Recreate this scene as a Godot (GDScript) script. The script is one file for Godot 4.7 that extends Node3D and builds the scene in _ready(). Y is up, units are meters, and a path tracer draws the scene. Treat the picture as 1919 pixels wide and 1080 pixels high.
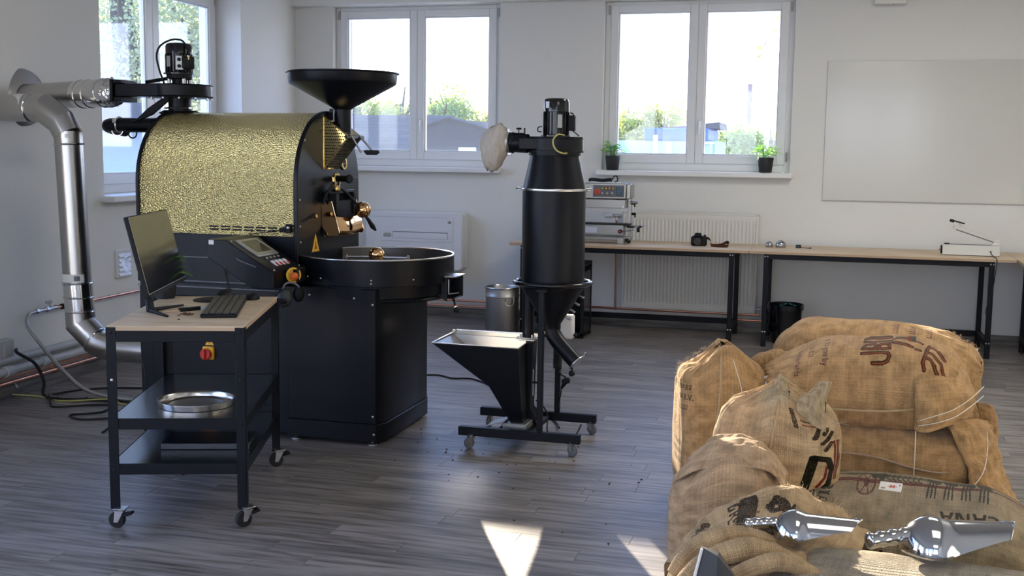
extends Node3D

# ---------------------------------------------------------------- mesh builder
class MB:
	var v := PackedVector3Array()
	var n := PackedVector3Array()
	var t := PackedVector2Array()
	var xf := Transform3D()

	func tri(a: Vector3, b: Vector3, c: Vector3, ua := Vector2.ZERO, ub := Vector2.ZERO, uc := Vector2.ZERO) -> void:
		v.append(xf * a); v.append(xf * b); v.append(xf * c)
		t.append(ua); t.append(ub); t.append(uc)
		n.append(Vector3.ZERO); n.append(Vector3.ZERO); n.append(Vector3.ZERO)

	func quad(a: Vector3, b: Vector3, c: Vector3, d: Vector3) -> void:
		tri(a, b, c, Vector2(0, 0), Vector2(1, 0), Vector2(1, 1))
		tri(a, c, d, Vector2(0, 0), Vector2(1, 1), Vector2(0, 1))

	func otri(a: Vector3, b: Vector3, c: Vector3, o: Vector3) -> void:
		if (c - a).cross(b - a).dot((a + b + c) / 3.0 - o) >= 0.0: tri(a, b, c)
		else: tri(a, c, b)

	func oquad(a: Vector3, b: Vector3, c: Vector3, d: Vector3, o: Vector3) -> void:
		if (c - a).cross(b - a).dot((a + b + c + d) / 4.0 - o) >= 0.0: quad(a, b, c, d)
		else: quad(a, d, c, b)

	# box by centre and size, edges chamfered by b
	func box(c: Vector3, s: Vector3, b := 0.0, bas := Basis()) -> void:
		var h := s / 2.0
		if b <= 0.0:
			for ax in 3:
				var u := (ax + 1) % 3
				var w := (ax + 2) % 3
				for sg: float in [-1.0, 1.0]:
					var q := []
					for k in [[-1, -1], [1, -1], [1, 1], [-1, 1]]:
						var p := Vector3.ZERO
						p[ax] = sg * h[ax]; p[u] = k[0] * h[u]; p[w] = k[1] * h[w]
						q.append(c + bas * p)
					oquad(q[0], q[1], q[2], q[3], c)
			return
		b = minf(b, minf(h.x, minf(h.y, h.z)) * 0.99)
		var P := func(sx: float, sy: float, sz: float, ax: int) -> Vector3:
			var p := Vector3(sx * (h.x - b), sy * (h.y - b), sz * (h.z - b))
			p[ax] = signf(p[ax]) * h[ax] if h[ax] - b > 1e-6 else [sx, sy, sz][ax] * h[ax]
			return c + bas * p
		for ax in 3:
			var u := (ax + 1) % 3
			var w := (ax + 2) % 3
			for sg: float in [-1.0, 1.0]:
				var q := []
				for k in [[-1, -1], [1, -1], [1, 1], [-1, 1]]:
					var s3 := [0.0, 0.0, 0.0]
					s3[ax] = sg; s3[u] = float(k[0]); s3[w] = float(k[1])
					q.append(P.call(s3[0], s3[1], s3[2], ax))
				oquad(q[0], q[1], q[2], q[3], c)
			for su: float in [-1.0, 1.0]:
				for sw: float in [-1.0, 1.0]:
					var e := []
					for sa: float in [-1.0, 1.0]:
						var s4 := [0.0, 0.0, 0.0]
						s4[ax] = sa; s4[u] = su; s4[w] = sw
						e.append([P.call(s4[0], s4[1], s4[2], u), P.call(s4[0], s4[1], s4[2], w)])
					oquad(e[0][0], e[0][1], e[1][1], e[1][0], c)
		for sx: float in [-1.0, 1.0]:
			for sy: float in [-1.0, 1.0]:
				for sz: float in [-1.0, 1.0]:
					otri(P.call(sx, sy, sz, 0), P.call(sx, sy, sz, 1), P.call(sx, sy, sz, 2), c)

	# box by its two corners
	func bx(x0: float, x1: float, y0: float, y1: float, z0: float, z1: float, b := 0.0) -> void:
		box(Vector3(x0 + x1, y0 + y1, z0 + z1) / 2.0, Vector3(absf(x1 - x0), absf(y1 - y0), absf(z1 - z0)), b)

	# profile of Vector2(radius, height), turned about the local y axis of at
	func lathe(prof: Array, seg := 32, at := Transform3D(), a0 := 0.0, a1 := TAU) -> void:
		for i in prof.size() - 1:
			var p: Vector2 = prof[i]
			var q: Vector2 = prof[i + 1]
			for k in seg:
				var s0 := a0 + (a1 - a0) * k / seg
				var s1 := a0 + (a1 - a0) * (k + 1) / seg
				var A := at * Vector3(p.x * cos(s0), p.y, p.x * sin(s0))
				var B := at * Vector3(p.x * cos(s1), p.y, p.x * sin(s1))
				var C := at * Vector3(q.x * cos(s1), q.y, q.x * sin(s1))
				var D := at * Vector3(q.x * cos(s0), q.y, q.x * sin(s0))
				var u0 := float(k) / seg
				var u1 := float(k + 1) / seg
				var v0 := float(i) / (prof.size() - 1)
				var v1 := float(i + 1) / (prof.size() - 1)
				if p.x > 1e-6: tri(A, B, C, Vector2(u0, v0), Vector2(u1, v0), Vector2(u1, v1))
				if q.x > 1e-6: tri(A, C, D, Vector2(u0, v0), Vector2(u1, v1), Vector2(u0, v1))

	func cyl(a: Vector3, b: Vector3, r: float, seg := 16, bev := 0.0) -> void:
		var l := a.distance_to(b)
		var pr := [Vector2(0, 0), Vector2(r, 0), Vector2(r, l), Vector2(0, l)]
		if bev > 0.0:
			pr = [Vector2(0, 0), Vector2(r - bev, 0), Vector2(r, bev), Vector2(r, l - bev), Vector2(r - bev, l), Vector2(0, l)]
		lathe(pr, seg, along(a, b))

	static func along(a: Vector3, b: Vector3) -> Transform3D:
		var y := (b - a).normalized()
		var x := y.cross(Vector3.UP if absf(y.y) < 0.9 else Vector3.RIGHT).normalized()
		return Transform3D(Basis(x, y, x.cross(y)), a)

	func ring(c: Vector3, axis: Vector3, R: float, r: float, seg := 32, m := 8) -> void:
		var pr := []
		for i in m + 1:
			pr.append(Vector2(R + r * cos(TAU * i / m), -r * sin(TAU * i / m)))
		lathe(pr, seg, along(c, c + axis))

	func ball(c: Vector3, r: Vector3, seg := 20, rows := 12, bas := Basis()) -> void:
		var pr := []
		for i in rows + 1:
			pr.append(Vector2(sin(PI * i / rows), -cos(PI * i / rows)))
		lathe(pr, seg, Transform3D(bas * Basis.from_scale(r), c))

	# tube along points; r is a number or one radius per point
	func tube(pts: Array, r: Variant, seg := 8, caps := true) -> void:
		var m := pts.size()
		var rings := []
		var side := Vector3.ZERO
		for i in m:
			var d0: Vector3 = (pts[i] - pts[maxi(i - 1, 0)]).normalized()
			var d1: Vector3 = (pts[mini(i + 1, m - 1)] - pts[i]).normalized()
			if i == 0: d0 = d1
			if i == m - 1: d1 = d0
			var d := (d0 + d1).normalized()
			if side == Vector3.ZERO:
				side = d.cross(Vector3.UP if absf(d.y) < 0.9 else Vector3.RIGHT).normalized()
			side = (side - d * side.dot(d)).normalized()
			var up := side.cross(d)
			var stretch := 1.0 / maxf(0.5, d.dot(d0))
			var bend := (d1 - d0)
			bend = bend.normalized() if bend.length() > 1e-4 else Vector3.ZERO
			var rr: float = r[i] if r is Array else r
			var ring_ := PackedVector3Array()
			for k in seg:
				var o := (side * cos(TAU * k / seg) + up * sin(TAU * k / seg)) * rr
				o += bend * o.dot(bend) * (stretch - 1.0)
				ring_.append(pts[i] + o)
			rings.append(ring_)
		for i in m - 1:
			for k in seg:
				var k2 := (k + 1) % seg
				var c: Vector3 = (pts[i] + pts[i + 1]) / 2.0
				oquad(rings[i][k], rings[i][k2], rings[i + 1][k2], rings[i + 1][k], c)
		if caps:
			for k in seg:
				otri(pts[0], rings[0][k], rings[0][(k + 1) % seg], pts[1])
				otri(pts[m - 1], rings[m - 1][k], rings[m - 1][(k + 1) % seg], pts[m - 2])

	# polygon in the local xy plane of at, pushed out along local z by h
	func prism(poly: Array, h: float, at := Transform3D(), chamfer := 0.0) -> void:
		var pv := PackedVector2Array(poly)
		var inner := pv
		if chamfer > 0.0:
			var off := Geometry2D.offset_polygon(pv, -chamfer, Geometry2D.JOIN_MITER)
			if off.size() == 1 and off[0].size() == pv.size():
				inner = off[0]
				var best := 0
				for s in pv.size():
					if inner[s].distance_to(pv[0]) < inner[best].distance_to(pv[0]): best = s
				var turned := PackedVector2Array()
				for s in pv.size(): turned.append(inner[(best + s) % pv.size()])
				if turned.size() > 2 and turned[1].distance_to(pv[1]) > turned[turned.size() - 1].distance_to(pv[1]):
					turned.reverse()
					turned = PackedVector2Array([turned[turned.size() - 1]] + Array(turned.slice(0, turned.size() - 1)))
				inner = turned
			else: chamfer = 0.0
		var ids := Geometry2D.triangulate_polygon(inner)
		for i in range(0, ids.size(), 3):
			var a := inner[ids[i]]; var b := inner[ids[i + 1]]; var c := inner[ids[i + 2]]
			var lo := at * Vector3(0, 0, 1e3)
			otri(at * Vector3(a.x, a.y, 0), at * Vector3(b.x, b.y, 0), at * Vector3(c.x, c.y, 0), lo)
			lo = at * Vector3(0, 0, -1e3)
			otri(at * Vector3(a.x, a.y, h), at * Vector3(b.x, b.y, h), at * Vector3(c.x, c.y, h), lo)
		var area := 0.0
		for i in pv.size():
			area += pv[i].cross(pv[(i + 1) % pv.size()])
		for i in pv.size():
			var j := (i + 1) % pv.size()
			var p := pv[i]; var q := pv[j]; var pi_ := inner[i]; var qi := inner[j]
			var nn := Vector2(q.y - p.y, p.x - q.x) * signf(area)
			var mid := (p + q) / 2.0 - nn.normalized() * 0.001
			var o := at * Vector3(mid.x, mid.y, h / 2.0)
			oquad(at * Vector3(p.x, p.y, chamfer), at * Vector3(q.x, q.y, chamfer), at * Vector3(q.x, q.y, h - chamfer), at * Vector3(p.x, p.y, h - chamfer), o)
			if chamfer > 0.0:
				oquad(at * Vector3(pi_.x, pi_.y, 0), at * Vector3(qi.x, qi.y, 0), at * Vector3(q.x, q.y, chamfer), at * Vector3(p.x, p.y, chamfer), o)
				oquad(at * Vector3(pi_.x, pi_.y, h), at * Vector3(qi.x, qi.y, h), at * Vector3(q.x, q.y, h - chamfer), at * Vector3(p.x, p.y, h - chamfer), o)

	# a surface f(u, v), smooth, with texture coordinates g(u, v) when given
	func sheet(nu: int, nv: int, f: Callable, flip := false, wrap_u := false, uvs: Variant = null) -> void:
		var P := []
		for j in nv + 1:
			var row := PackedVector3Array()
			for i in nu + 1: row.append(xf * (f.call(float(i) / nu, float(j) / nv) as Vector3))
			P.append(row)
		var N := []
		for j in nv + 1:
			var row := PackedVector3Array()
			for i in nu + 1:
				var i0 := i - 1; var i1 := i + 1
				if wrap_u:
					i0 = posmod(i - 1, nu); i1 = posmod(i + 1, nu)
				i0 = maxi(i0, 0); i1 = mini(i1, nu)
				var du: Vector3 = P[j][i1] - P[j][i0]
				var dv: Vector3 = P[mini(j + 1, nv)][i] - P[maxi(j - 1, 0)][i]
				var nn := dv.cross(du)
				if nn.length() < 1e-10:
					var j2 := 1 if j == 0 else (nv - 1 if j == nv else j)
					du = P[j2][i1] - P[j2][i0]
					nn = dv.cross(du)
				row.append(nn.normalized() * (-1.0 if flip else 1.0))
			N.append(row)
		for j in nv:
			for i in nu:
				var ids := [[i, j], [i + 1, j], [i + 1, j + 1], [i, j], [i + 1, j + 1], [i, j + 1]]
				if flip: ids = [[i, j], [i + 1, j + 1], [i + 1, j], [i, j], [i, j + 1], [i + 1, j + 1]]
				for k in ids:
					v.append(P[k[1]][k[0]]); n.append(N[k[1]][k[0]])
					var uv := Vector2(float(k[0]) / nu, float(k[1]) / nv)
					t.append(uvs.call(uv.x, uv.y) if uvs != null else uv)

	func mesh(deg := 40.0, inv := Transform3D()) -> ArrayMesh:
		var m := v.size()
		var lim := cos(deg_to_rad(deg))
		var fn := PackedVector3Array()
		fn.resize(m / 3)
		var near := {}
		for f in m / 3:
			var w := (v[f * 3 + 2] - v[f * 3]).cross(v[f * 3 + 1] - v[f * 3])
			fn[f] = w.normalized()
			if n[f * 3] == Vector3.ZERO:
				for k in 3:
					var key := Vector3i((v[f * 3 + k] * 20000.0).round())
					if near.has(key): near[key].append(f)
					else: near[key] = [f]
		var nn := PackedVector3Array()
		nn.resize(m)
		var pv := PackedVector3Array()
		pv.resize(m)
		for i in m:
			var s := n[i]
			if s == Vector3.ZERO:
				var f := i / 3
				s = Vector3.ZERO
				for g: int in near[Vector3i((v[i] * 20000.0).round())]:
					if fn[g].dot(fn[f]) > lim: s += fn[g]
				s = s.normalized() if s.length() > 1e-6 else fn[f]
			nn[i] = (inv.basis * s).normalized()
			pv[i] = inv * v[i]
		var a := []
		a.resize(Mesh.ARRAY_MAX)
		a[Mesh.ARRAY_VERTEX] = pv
		a[Mesh.ARRAY_NORMAL] = nn
		a[Mesh.ARRAY_TEX_UV] = t
		var out := ArrayMesh.new()
		out.add_surface_from_arrays(Mesh.PRIMITIVE_TRIANGLES, a)
		return out

var M := {}
var rng := RandomNumberGenerator.new()

# ---------------------------------------------------------------- naming and placing
func tag(o: Node, label: String, category := "", group := "") -> Node:
	o.set_meta("label", label)
	if category: o.set_meta("category", category)
	if group: o.set_meta("group", group)
	return o

var used := {}
func numbered(called: String) -> String:
	if not used.has(called):
		used[called] = 0
		return called
	used[called] += 1
	return "%s_%03d" % [called, used[called]]

func thing(called: String, label: String, category: String, at: Vector3, turn := 0.0, group := "") -> Node3D:
	var o := Node3D.new()
	o.name = numbered(called)
	add_child(o)
	o.position = at
	o.rotation.y = turn
	tag(o, label, category, group)
	return o

# commits what mb holds (in world places) as one mesh under parent
func part(parent: Node3D, called: String, mb: MB, m: Material, deg := 40.0) -> MeshInstance3D:
	var o := MeshInstance3D.new()
	o.name = called
	parent.add_child(o, true)
	o.mesh = mb.mesh(deg, parent.global_transform.affine_inverse() if parent != self else Transform3D())
	o.material_override = m
	return o

func solo(called: String, label: String, category: String, mb: MB, m: Material, group := "", deg := 40.0) -> MeshInstance3D:
	var lo := Vector3(1e9, 1e9, 1e9)
	var hi := -lo
	for p in mb.v:
		lo = lo.min(p); hi = hi.max(p)
	var o := MeshInstance3D.new()
	o.name = numbered(called)
	add_child(o)
	var base := Vector3((lo.x + hi.x) / 2.0, lo.y, (lo.z + hi.z) / 2.0)
	o.position = base
	o.mesh = mb.mesh(deg, Transform3D(Basis(), -base))
	o.material_override = m
	tag(o, label, category, group)
	return o

func struct(called: String, mb: MB, m: Material, parent: Node3D = self, deg := 30.0) -> MeshInstance3D:
	var o := part(parent, called, mb, m, deg)
	if parent == self: o.set_meta("kind", "structure")
	return o

func smooth(pts: Array, k := 6) -> Array:
	var out := []
	for i in pts.size() - 1:
		var a: Vector3 = pts[maxi(i - 1, 0)]
		var b: Vector3 = pts[i]
		var c: Vector3 = pts[i + 1]
		var d: Vector3 = pts[mini(i + 2, pts.size() - 1)]
		for j in k: out.append(b.cubic_interpolate(c, a, d, float(j) / k))
	out.append(pts[-1])
	return out

func V(x: float, y: float, z: float) -> Vector3: return Vector3(x, y, z)

# raised or printed lettering as a thin mesh; right and up give its plane
func letters(parent: Node3D, called: String, text: String, at: Vector3, right: Vector3, up: Vector3, height: float, m: Material, bold := true, depth := 0.0006) -> MeshInstance3D:
	var tm := TextMesh.new()
	var f := SystemFont.new()
	f.font_names = PackedStringArray(["Droid Sans"])
	f.font_weight = 700 if bold else 400
	tm.font = f
	tm.text = text
	tm.font_size = 32
	tm.pixel_size = height / 23.0
	tm.depth = depth
	var o := MeshInstance3D.new()
	o.name = called
	parent.add_child(o, true)
	o.mesh = tm
	o.material_override = m
	var r := right.normalized()
	var u := up.normalized()
	var w := Transform3D(Basis(r, u, r.cross(u)), at)
	o.transform = parent.global_transform.affine_inverse() * w if parent != self else w
	return o

# ---------------------------------------------------------------- materials
func mat(c: Color, rough := 0.5, metal := 0.0, spec := 0.5) -> StandardMaterial3D:
	var m := StandardMaterial3D.new()
	m.albedo_color = c.linear_to_srgb()
	m.roughness = rough
	m.metallic = metal
	m.metallic_specular = spec
	return m

func noise_tex(freq: float, seed_: int, w := 512, h := 512, kind := FastNoiseLite.TYPE_SIMPLEX_SMOOTH, normal := false, bump := 4.0, lo := Color(0, 0, 0), hi := Color(1, 1, 1), stretch := Vector3.ONE) -> ImageTexture:
	var f := FastNoiseLite.new()
	f.noise_type = kind
	f.frequency = freq
	f.seed = seed_
	f.fractal_octaves = 4
	if kind == FastNoiseLite.TYPE_CELLULAR:
		f.fractal_type = FastNoiseLite.FRACTAL_NONE
		f.cellular_return_type = FastNoiseLite.RETURN_DISTANCE
	var w2 := int(w / stretch.x)
	var h2 := int(h / stretch.y)
	var im := f.get_seamless_image(w2, h2)
	im.resize(w, h, Image.INTERPOLATE_CUBIC)
	if normal:
		im.convert(Image.FORMAT_RGBA8)
		im.bump_map_to_normal_map(bump)
	else:
		im.convert(Image.FORMAT_RGBA8)
		var d := im.get_data()
		for i in w * h:
			var k := d[i * 4] / 255.0
			var c := lo.lerp(hi, k)
			d[i * 4] = int(clampf(c.r, 0, 1) * 255); d[i * 4 + 1] = int(clampf(c.g, 0, 1) * 255); d[i * 4 + 2] = int(clampf(c.b, 0, 1) * 255)
		im = Image.create_from_data(w, h, false, Image.FORMAT_RGBA8, d)
	return ImageTexture.create_from_image(im)

func tri_tex(m: StandardMaterial3D, tex: Texture2D, scale: Vector3, world := true) -> StandardMaterial3D:
	m.albedo_texture = tex
	m.uv1_triplanar = true
	m.uv1_world_triplanar = world
	m.uv1_scale = scale
	return m

func materials() -> void:
	var plaster_n := noise_tex(0.02, 3, 512, 512, FastNoiseLite.TYPE_SIMPLEX_SMOOTH, true, 1.2)
	M.wall = mat(Color(0.74, 0.735, 0.70), 0.85, 0.0, 0.3)
	M.wall.normal_enabled = true
	M.wall.normal_texture = plaster_n
	M.wall.uv1_triplanar = true
	M.wall.uv1_world_triplanar = true
	M.wall.uv1_scale = Vector3(0.8, 0.8, 0.8)
	M.wall.normal_scale = 0.35
	M.ceiling = mat(Color(0.78, 0.77, 0.74), 0.9)
	M.pvc = mat(Color(0.76, 0.77, 0.77), 0.35)
	M.sill = mat(Color(0.78, 0.78, 0.77), 0.4)
	M.black_gap = mat(Color(0.015, 0.015, 0.016), 0.8)
	M.glass = mat(Color(0.75, 0.8, 0.85), 0.02)
	M.glass.transparency = BaseMaterial3D.TRANSPARENCY_ALPHA
	M.glass.albedo_color.a = 0.07
	M.glass_dusty = mat(Color(0.72, 0.78, 0.85), 0.04)
	M.glass_dusty.transparency = BaseMaterial3D.TRANSPARENCY_ALPHA
	M.glass_dusty.albedo_color.a = 0.10
	# floor planks: streaky grain, a few tones
	for i in 8:
		var k: float = [0.90, 1.02, 0.96, 1.12, 0.82, 1.06, 1.0, 0.92][i]
		var m := mat(Color(0.235, 0.217, 0.208) * k, 0.40, 0.0, 0.5)
		m.albedo_color.a = 1.0
		if i < 3:
			M["grain%d" % i] = noise_tex(0.022, 31 + i, 1024, 512, FastNoiseLite.TYPE_SIMPLEX, false, 4.0, Color(0.62, 0.61, 0.60), Color(1.2, 1.19, 1.18), Vector3(9, 1, 1))
		tri_tex(m, M["grain%d" % (i % 3)], Vector3(0.62, 0.9, 1.9))
		m.uv1_offset = Vector3(0.37 * i, 0, 0.29 * i)
		M["plank%d" % i] = m
	M.base_board = tri_tex(mat(Color(0.17, 0.16, 0.15), 0.4), M.grain1, Vector3(0.6, 1.2, 0.6))
	M.slab = mat(Color(0.06, 0.055, 0.05), 0.9)
	M.ply = tri_tex(mat(Color(0.62, 0.49, 0.35), 0.5), noise_tex(0.012, 77, 512, 512, FastNoiseLite.TYPE_SIMPLEX, false, 4.0, Color(0.90, 0.88, 0.85), Color(1.08, 1.07, 1.05), Vector3(6, 1, 1)), Vector3(1.3, 1.3, 1.3))
	M.ply_edge = mat(Color(0.50, 0.36, 0.23), 0.6)
	M.ply_dark = mat(Color(0.36, 0.25, 0.16), 0.6)
	# painted steel
	M.black = mat(Color(0.0035, 0.0048, 0.0075), 0.34, 0.0, 0.33)
	var orange_peel := noise_tex(0.12, 9, 256, 256, FastNoiseLite.TYPE_SIMPLEX_SMOOTH, true, 1.5)
	M.black.normal_enabled = true
	M.black.normal_texture = orange_peel
	M.black.normal_scale = 0.12
	M.black.uv1_triplanar = true
	M.black.uv1_scale = Vector3(6, 6, 6)
	M.black_matt = mat(Color(0.006, 0.007, 0.009), 0.55, 0.0, 0.35)
	M.black_gloss = mat(Color(0.003, 0.0035, 0.005), 0.14)
	M.rubber = mat(Color(0.006, 0.006, 0.006), 0.75)
	M.frame = mat(Color(0.0045, 0.0058, 0.0085), 0.42, 0.0, 0.3)
	M.shelf = mat(Color(0.006, 0.008, 0.011), 0.27, 0.0, 0.9)
	M.steel = mat(Color(0.62, 0.61, 0.59), 0.24, 1.0)
	M.steel_dull = mat(Color(0.42, 0.41, 0.39), 0.42, 1.0)
	M.duct = mat(Color(0.50, 0.49, 0.47), 0.28, 1.0)
	M.duct_shiny = mat(Color(0.72, 0.72, 0.71), 0.12, 1.0)
	M.mirror = mat(Color(0.43, 0.44, 0.46), 0.09, 1.0)
	M.case_grey = mat(Color(0.028, 0.03, 0.032), 0.45)
	M.steel_soft = mat(Color(0.40, 0.39, 0.36), 0.3, 1.0)
	M.fibre = mat(Color(0.55, 0.42, 0.26), 0.95)
	M.zinc = mat(Color(0.55, 0.55, 0.55), 0.35, 1.0)
	M.brass = mat(Color(0.72, 0.56, 0.26), 0.18, 1.0)
	M.bronze = mat(Color(0.78, 0.47, 0.22), 0.08, 1.0)
	M.copper = mat(Color(0.72, 0.36, 0.24), 0.3, 1.0)
	M.copper_dark = mat(Color(0.42, 0.20, 0.14), 0.35, 1.0)
	M.gold = mat(Color(0.90, 0.75, 0.34), 0.2, 1.0)
	M.gold.normal_enabled = true
	M.gold.normal_texture = hammered()
	M.gold.normal_scale = 0.62
	M.gold.uv1_scale = Vector3(1, 1, 1)
	M.gold_flat = mat(Color(0.62, 0.47, 0.20), 0.14, 1.0)
	M.white_plastic = mat(Color(0.72, 0.73, 0.74), 0.35)
	M.white_paint = mat(Color(0.68, 0.67, 0.63), 0.4)
	M.cream = mat(Color(0.60, 0.60, 0.55), 0.4)
	M.grey_paint = mat(Color(0.42, 0.42, 0.41), 0.5)
	M.grey_panel = mat(Color(0.13, 0.135, 0.145), 0.4)
	M.red = mat(Color(0.55, 0.03, 0.02), 0.3)
	M.orange = mat(Color(0.75, 0.14, 0.02), 0.35)
	M.yellow = mat(Color(0.78, 0.42, 0.03), 0.4)
	M.amber = mat(Color(0.75, 0.42, 0.08), 0.3)
	M.green_cable = mat(Color(0.45, 0.42, 0.12), 0.5)
	M.fill_lamp = mat(Color(0.8, 0.8, 0.8), 0.5)  # glowing face of the added ceiling fill panels
	M.fill_lamp.emission_enabled = true
	M.fill_lamp.emission = Color(1.0, 0.96, 0.88)
	M.fill_lamp.emission_energy_multiplier = 2.0
	M.lcd = mat(Color(0.02, 0.06, 0.10), 0.15)
	M.lcd_glow = mat(Color(0.02, 0.05, 0.08), 0.2)
	M.lcd_glow.emission_enabled = true
	M.lcd_glow.emission = Color(0.08, 0.35, 0.6)
	M.lcd_glow.emission_energy_multiplier = 0.5
	M.screen = mat(Color(0.006, 0.006, 0.007), 0.16, 0.0, 0.7)
	M.liner = mat(Color(0.16, 0.155, 0.145), 0.45, 1.0)
	M.silver_paint = mat(Color(0.42, 0.42, 0.41), 0.35, 0.6)
	M.cloth = mat(Color(0.50, 0.46, 0.40), 0.95)
	M.leaf = mat(Color(0.035, 0.11, 0.022), 0.38)
	M.leaf.backlight_enabled = true
	M.leaf.backlight = Color(0.5, 0.8, 0.2)
	M.leaf_light = mat(Color(0.14, 0.30, 0.03), 0.38)
	M.leaf_light.backlight_enabled = true
	M.leaf_light.backlight = Color(0.7, 0.95, 0.25)
	M.pot = mat(Color(0.012, 0.013, 0.016), 0.6)
	M.soil = mat(Color(0.03, 0.02, 0.014), 0.95)
	M.turquoise = mat(Color(0.02, 0.22, 0.22), 0.4)
	M.bean = mat(Color(0.018, 0.011, 0.008), 0.35)
	M.bean_brown = mat(Color(0.10, 0.035, 0.015), 0.35)
	M.paper = mat(Color(0.72, 0.71, 0.68), 0.7)
	M.paper_blue = mat(Color(0.5, 0.53, 0.62), 0.6)
	M.ink = mat(Color(0.02, 0.02, 0.025), 0.8)
	M.strap = mat(Color(0.10, 0.035, 0.02), 0.7)
	M.thread = mat(Color(0.42, 0.29, 0.15), 0.95)
	M.thread_white = mat(Color(0.72, 0.66, 0.55), 0.95)
	M.board = mat(Color(0.62, 0.61, 0.565), 0.13, 0.0, 0.5)
	M.board_edge = mat(Color(0.5, 0.5, 0.47), 0.4, 0.4)
	# out of doors
	M.tree_leaf = mat(Color(0.13, 0.19, 0.06), 0.6)
	M.tree_leaf.backlight_enabled = true
	M.tree_leaf.backlight = Color(0.55, 0.6, 0.18)
	M.tree_leaf2 = mat(Color(0.20, 0.22, 0.06), 0.6)
	M.tree_leaf2.backlight_enabled = true
	M.tree_leaf2.backlight = Color(0.65, 0.66, 0.2)
	M.tree_pale = mat(Color(0.22, 0.25, 0.17), 0.8)
	M.tree_pale.backlight_enabled = true
	M.tree_pale.backlight = Color(0.75, 0.78, 0.5)
	M.bark = mat(Color(0.07, 0.055, 0.04), 0.9)
	M.roof = mat(Color(0.055, 0.054, 0.055), 1.0, 0.0, 0.0)
	M.roof_tile = mat(Color(0.068, 0.066, 0.066), 1.0, 0.0, 0.0)
	M.render_blue = mat(Color(0.34, 0.43, 0.56), 0.8)
	M.blue = mat(Color(0.02, 0.09, 0.50), 0.5)
	M.render_pink = mat(Color(0.34, 0.27, 0.25), 0.85)
	M.outside_ground = mat(Color(0.40, 0.40, 0.37), 0.95)
	M.brick_far = mat(Color(0.24, 0.17, 0.15), 0.9)
	burlap()

var weave: Image
var weave_n: ImageTexture
func hammered() -> ImageTexture:
	# flat dimples wider than tall, over the whole cover without a repeat
	var f := FastNoiseLite.new()
	f.noise_type = FastNoiseLite.TYPE_CELLULAR
	f.fractal_type = FastNoiseLite.FRACTAL_NONE
	f.cellular_return_type = FastNoiseLite.RETURN_DISTANCE
	f.cellular_jitter = 0.8
	f.frequency = 0.075
	f.domain_warp_enabled = true
	f.domain_warp_amplitude = 14.0
	f.domain_warp_frequency = 0.012
	var im := f.get_image(1024, 4096)
	im.resize(1024, 2048, Image.INTERPOLATE_CUBIC)
	im.convert(Image.FORMAT_RGBA8)
	im.bump_map_to_normal_map(9.0)
	return ImageTexture.create_from_image(im)

func burlap() -> void:
	# woven threads, about 3 pixels each, with slubs
	var w := 512
	var d := PackedByteArray()
	d.resize(w * w * 4)
	var hh := PackedByteArray()
	hh.resize(w * w * 4)
	var r := RandomNumberGenerator.new()
	r.seed = 12
	var tu := PackedFloat32Array()
	var tv := PackedFloat32Array()
	for i in w:
		tu.append(r.randf_range(0.90, 1.06)); tv.append(r.randf_range(0.90, 1.06))
	var f := FastNoiseLite.new()
	f.frequency = 0.012
	f.fractal_octaves = 4
	var big := f.get_seamless_image(w, w)
	var fine := FastNoiseLite.new()
	fine.frequency = 0.2
	var fi := fine.get_seamless_image(w, w)
	big.convert(Image.FORMAT_L8); fi.convert(Image.FORMAT_L8)
	var bd := big.get_data(); var fd := fi.get_data()
	for y in w:
		for x in w:
			var a := (x / 4 + y / 4) % 2
			var su := absf(fposmod(x + 0.5, 4.0) - 2.0) / 2.0
			var sv := absf(fposmod(y + 0.5, 4.0) - 2.0) / 2.0
			var hgt := 1.0 - (su * su if a == 0 else sv * sv) * 0.75
			var k := (tu[x / 4] if a == 0 else tv[y / 4]) * (0.62 + 0.38 * hgt)
			k *= 0.95 + 0.35 * (bd[y * w + x] / 255.0 - 0.5) + 0.22 * (fd[y * w + x] / 255.0 - 0.5)
			var i := (y * w + x) * 4
			d[i] = int(clampf(k, 0, 1) * 255); d[i + 1] = int(clampf(k * 0.985, 0, 1) * 255); d[i + 2] = int(clampf(k * 0.96, 0, 1) * 255); d[i + 3] = 255
			var q := int(clampf(hgt * 0.8 + 0.3 * (fd[y * w + x] / 255.0), 0, 1) * 255)
			hh[i] = q; hh[i + 1] = q; hh[i + 2] = q; hh[i + 3] = 255
	weave = Image.create_from_data(w, w, false, Image.FORMAT_RGBA8, d)
	var ni := Image.create_from_data(w, w, false, Image.FORMAT_RGBA8, hh)
	ni.bump_map_to_normal_map(2.0)
	var n2 := Image.create(1024, 1024, false, Image.FORMAT_RGBA8)
	for q in 4: n2.blit_rect(ni, Rect2i(0, 0, w, w), Vector2i((q % 2) * w, (q / 2) * w))
	weave_n = ImageTexture.create_from_image(n2)

func sack_image() -> Image:
	var im := Image.create(1024, 1024, false, Image.FORMAT_RGBA8)
	for q in 4: im.blit_rect(weave, Rect2i(0, 0, 512, 512), Vector2i((q % 2) * 512, (q / 2) * 512))
	return im

func sack_mat(im: Image, tint: Color, through := 0.0) -> StandardMaterial3D:
	var m := mat(tint, 0.95, 0.0, 0.2)
	m.albedo_texture = ImageTexture.create_from_image(im)
	m.normal_enabled = true
	m.normal_texture = weave_n
	m.normal_scale = 0.8
	m.rim_enabled = true
	m.rim = 0.45
	m.rim_tint = 0.4
	if through > 0.0:
		m.backlight_enabled = true
		m.backlight = Color(through, through * 0.86, through * 0.62)
	return m

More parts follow.
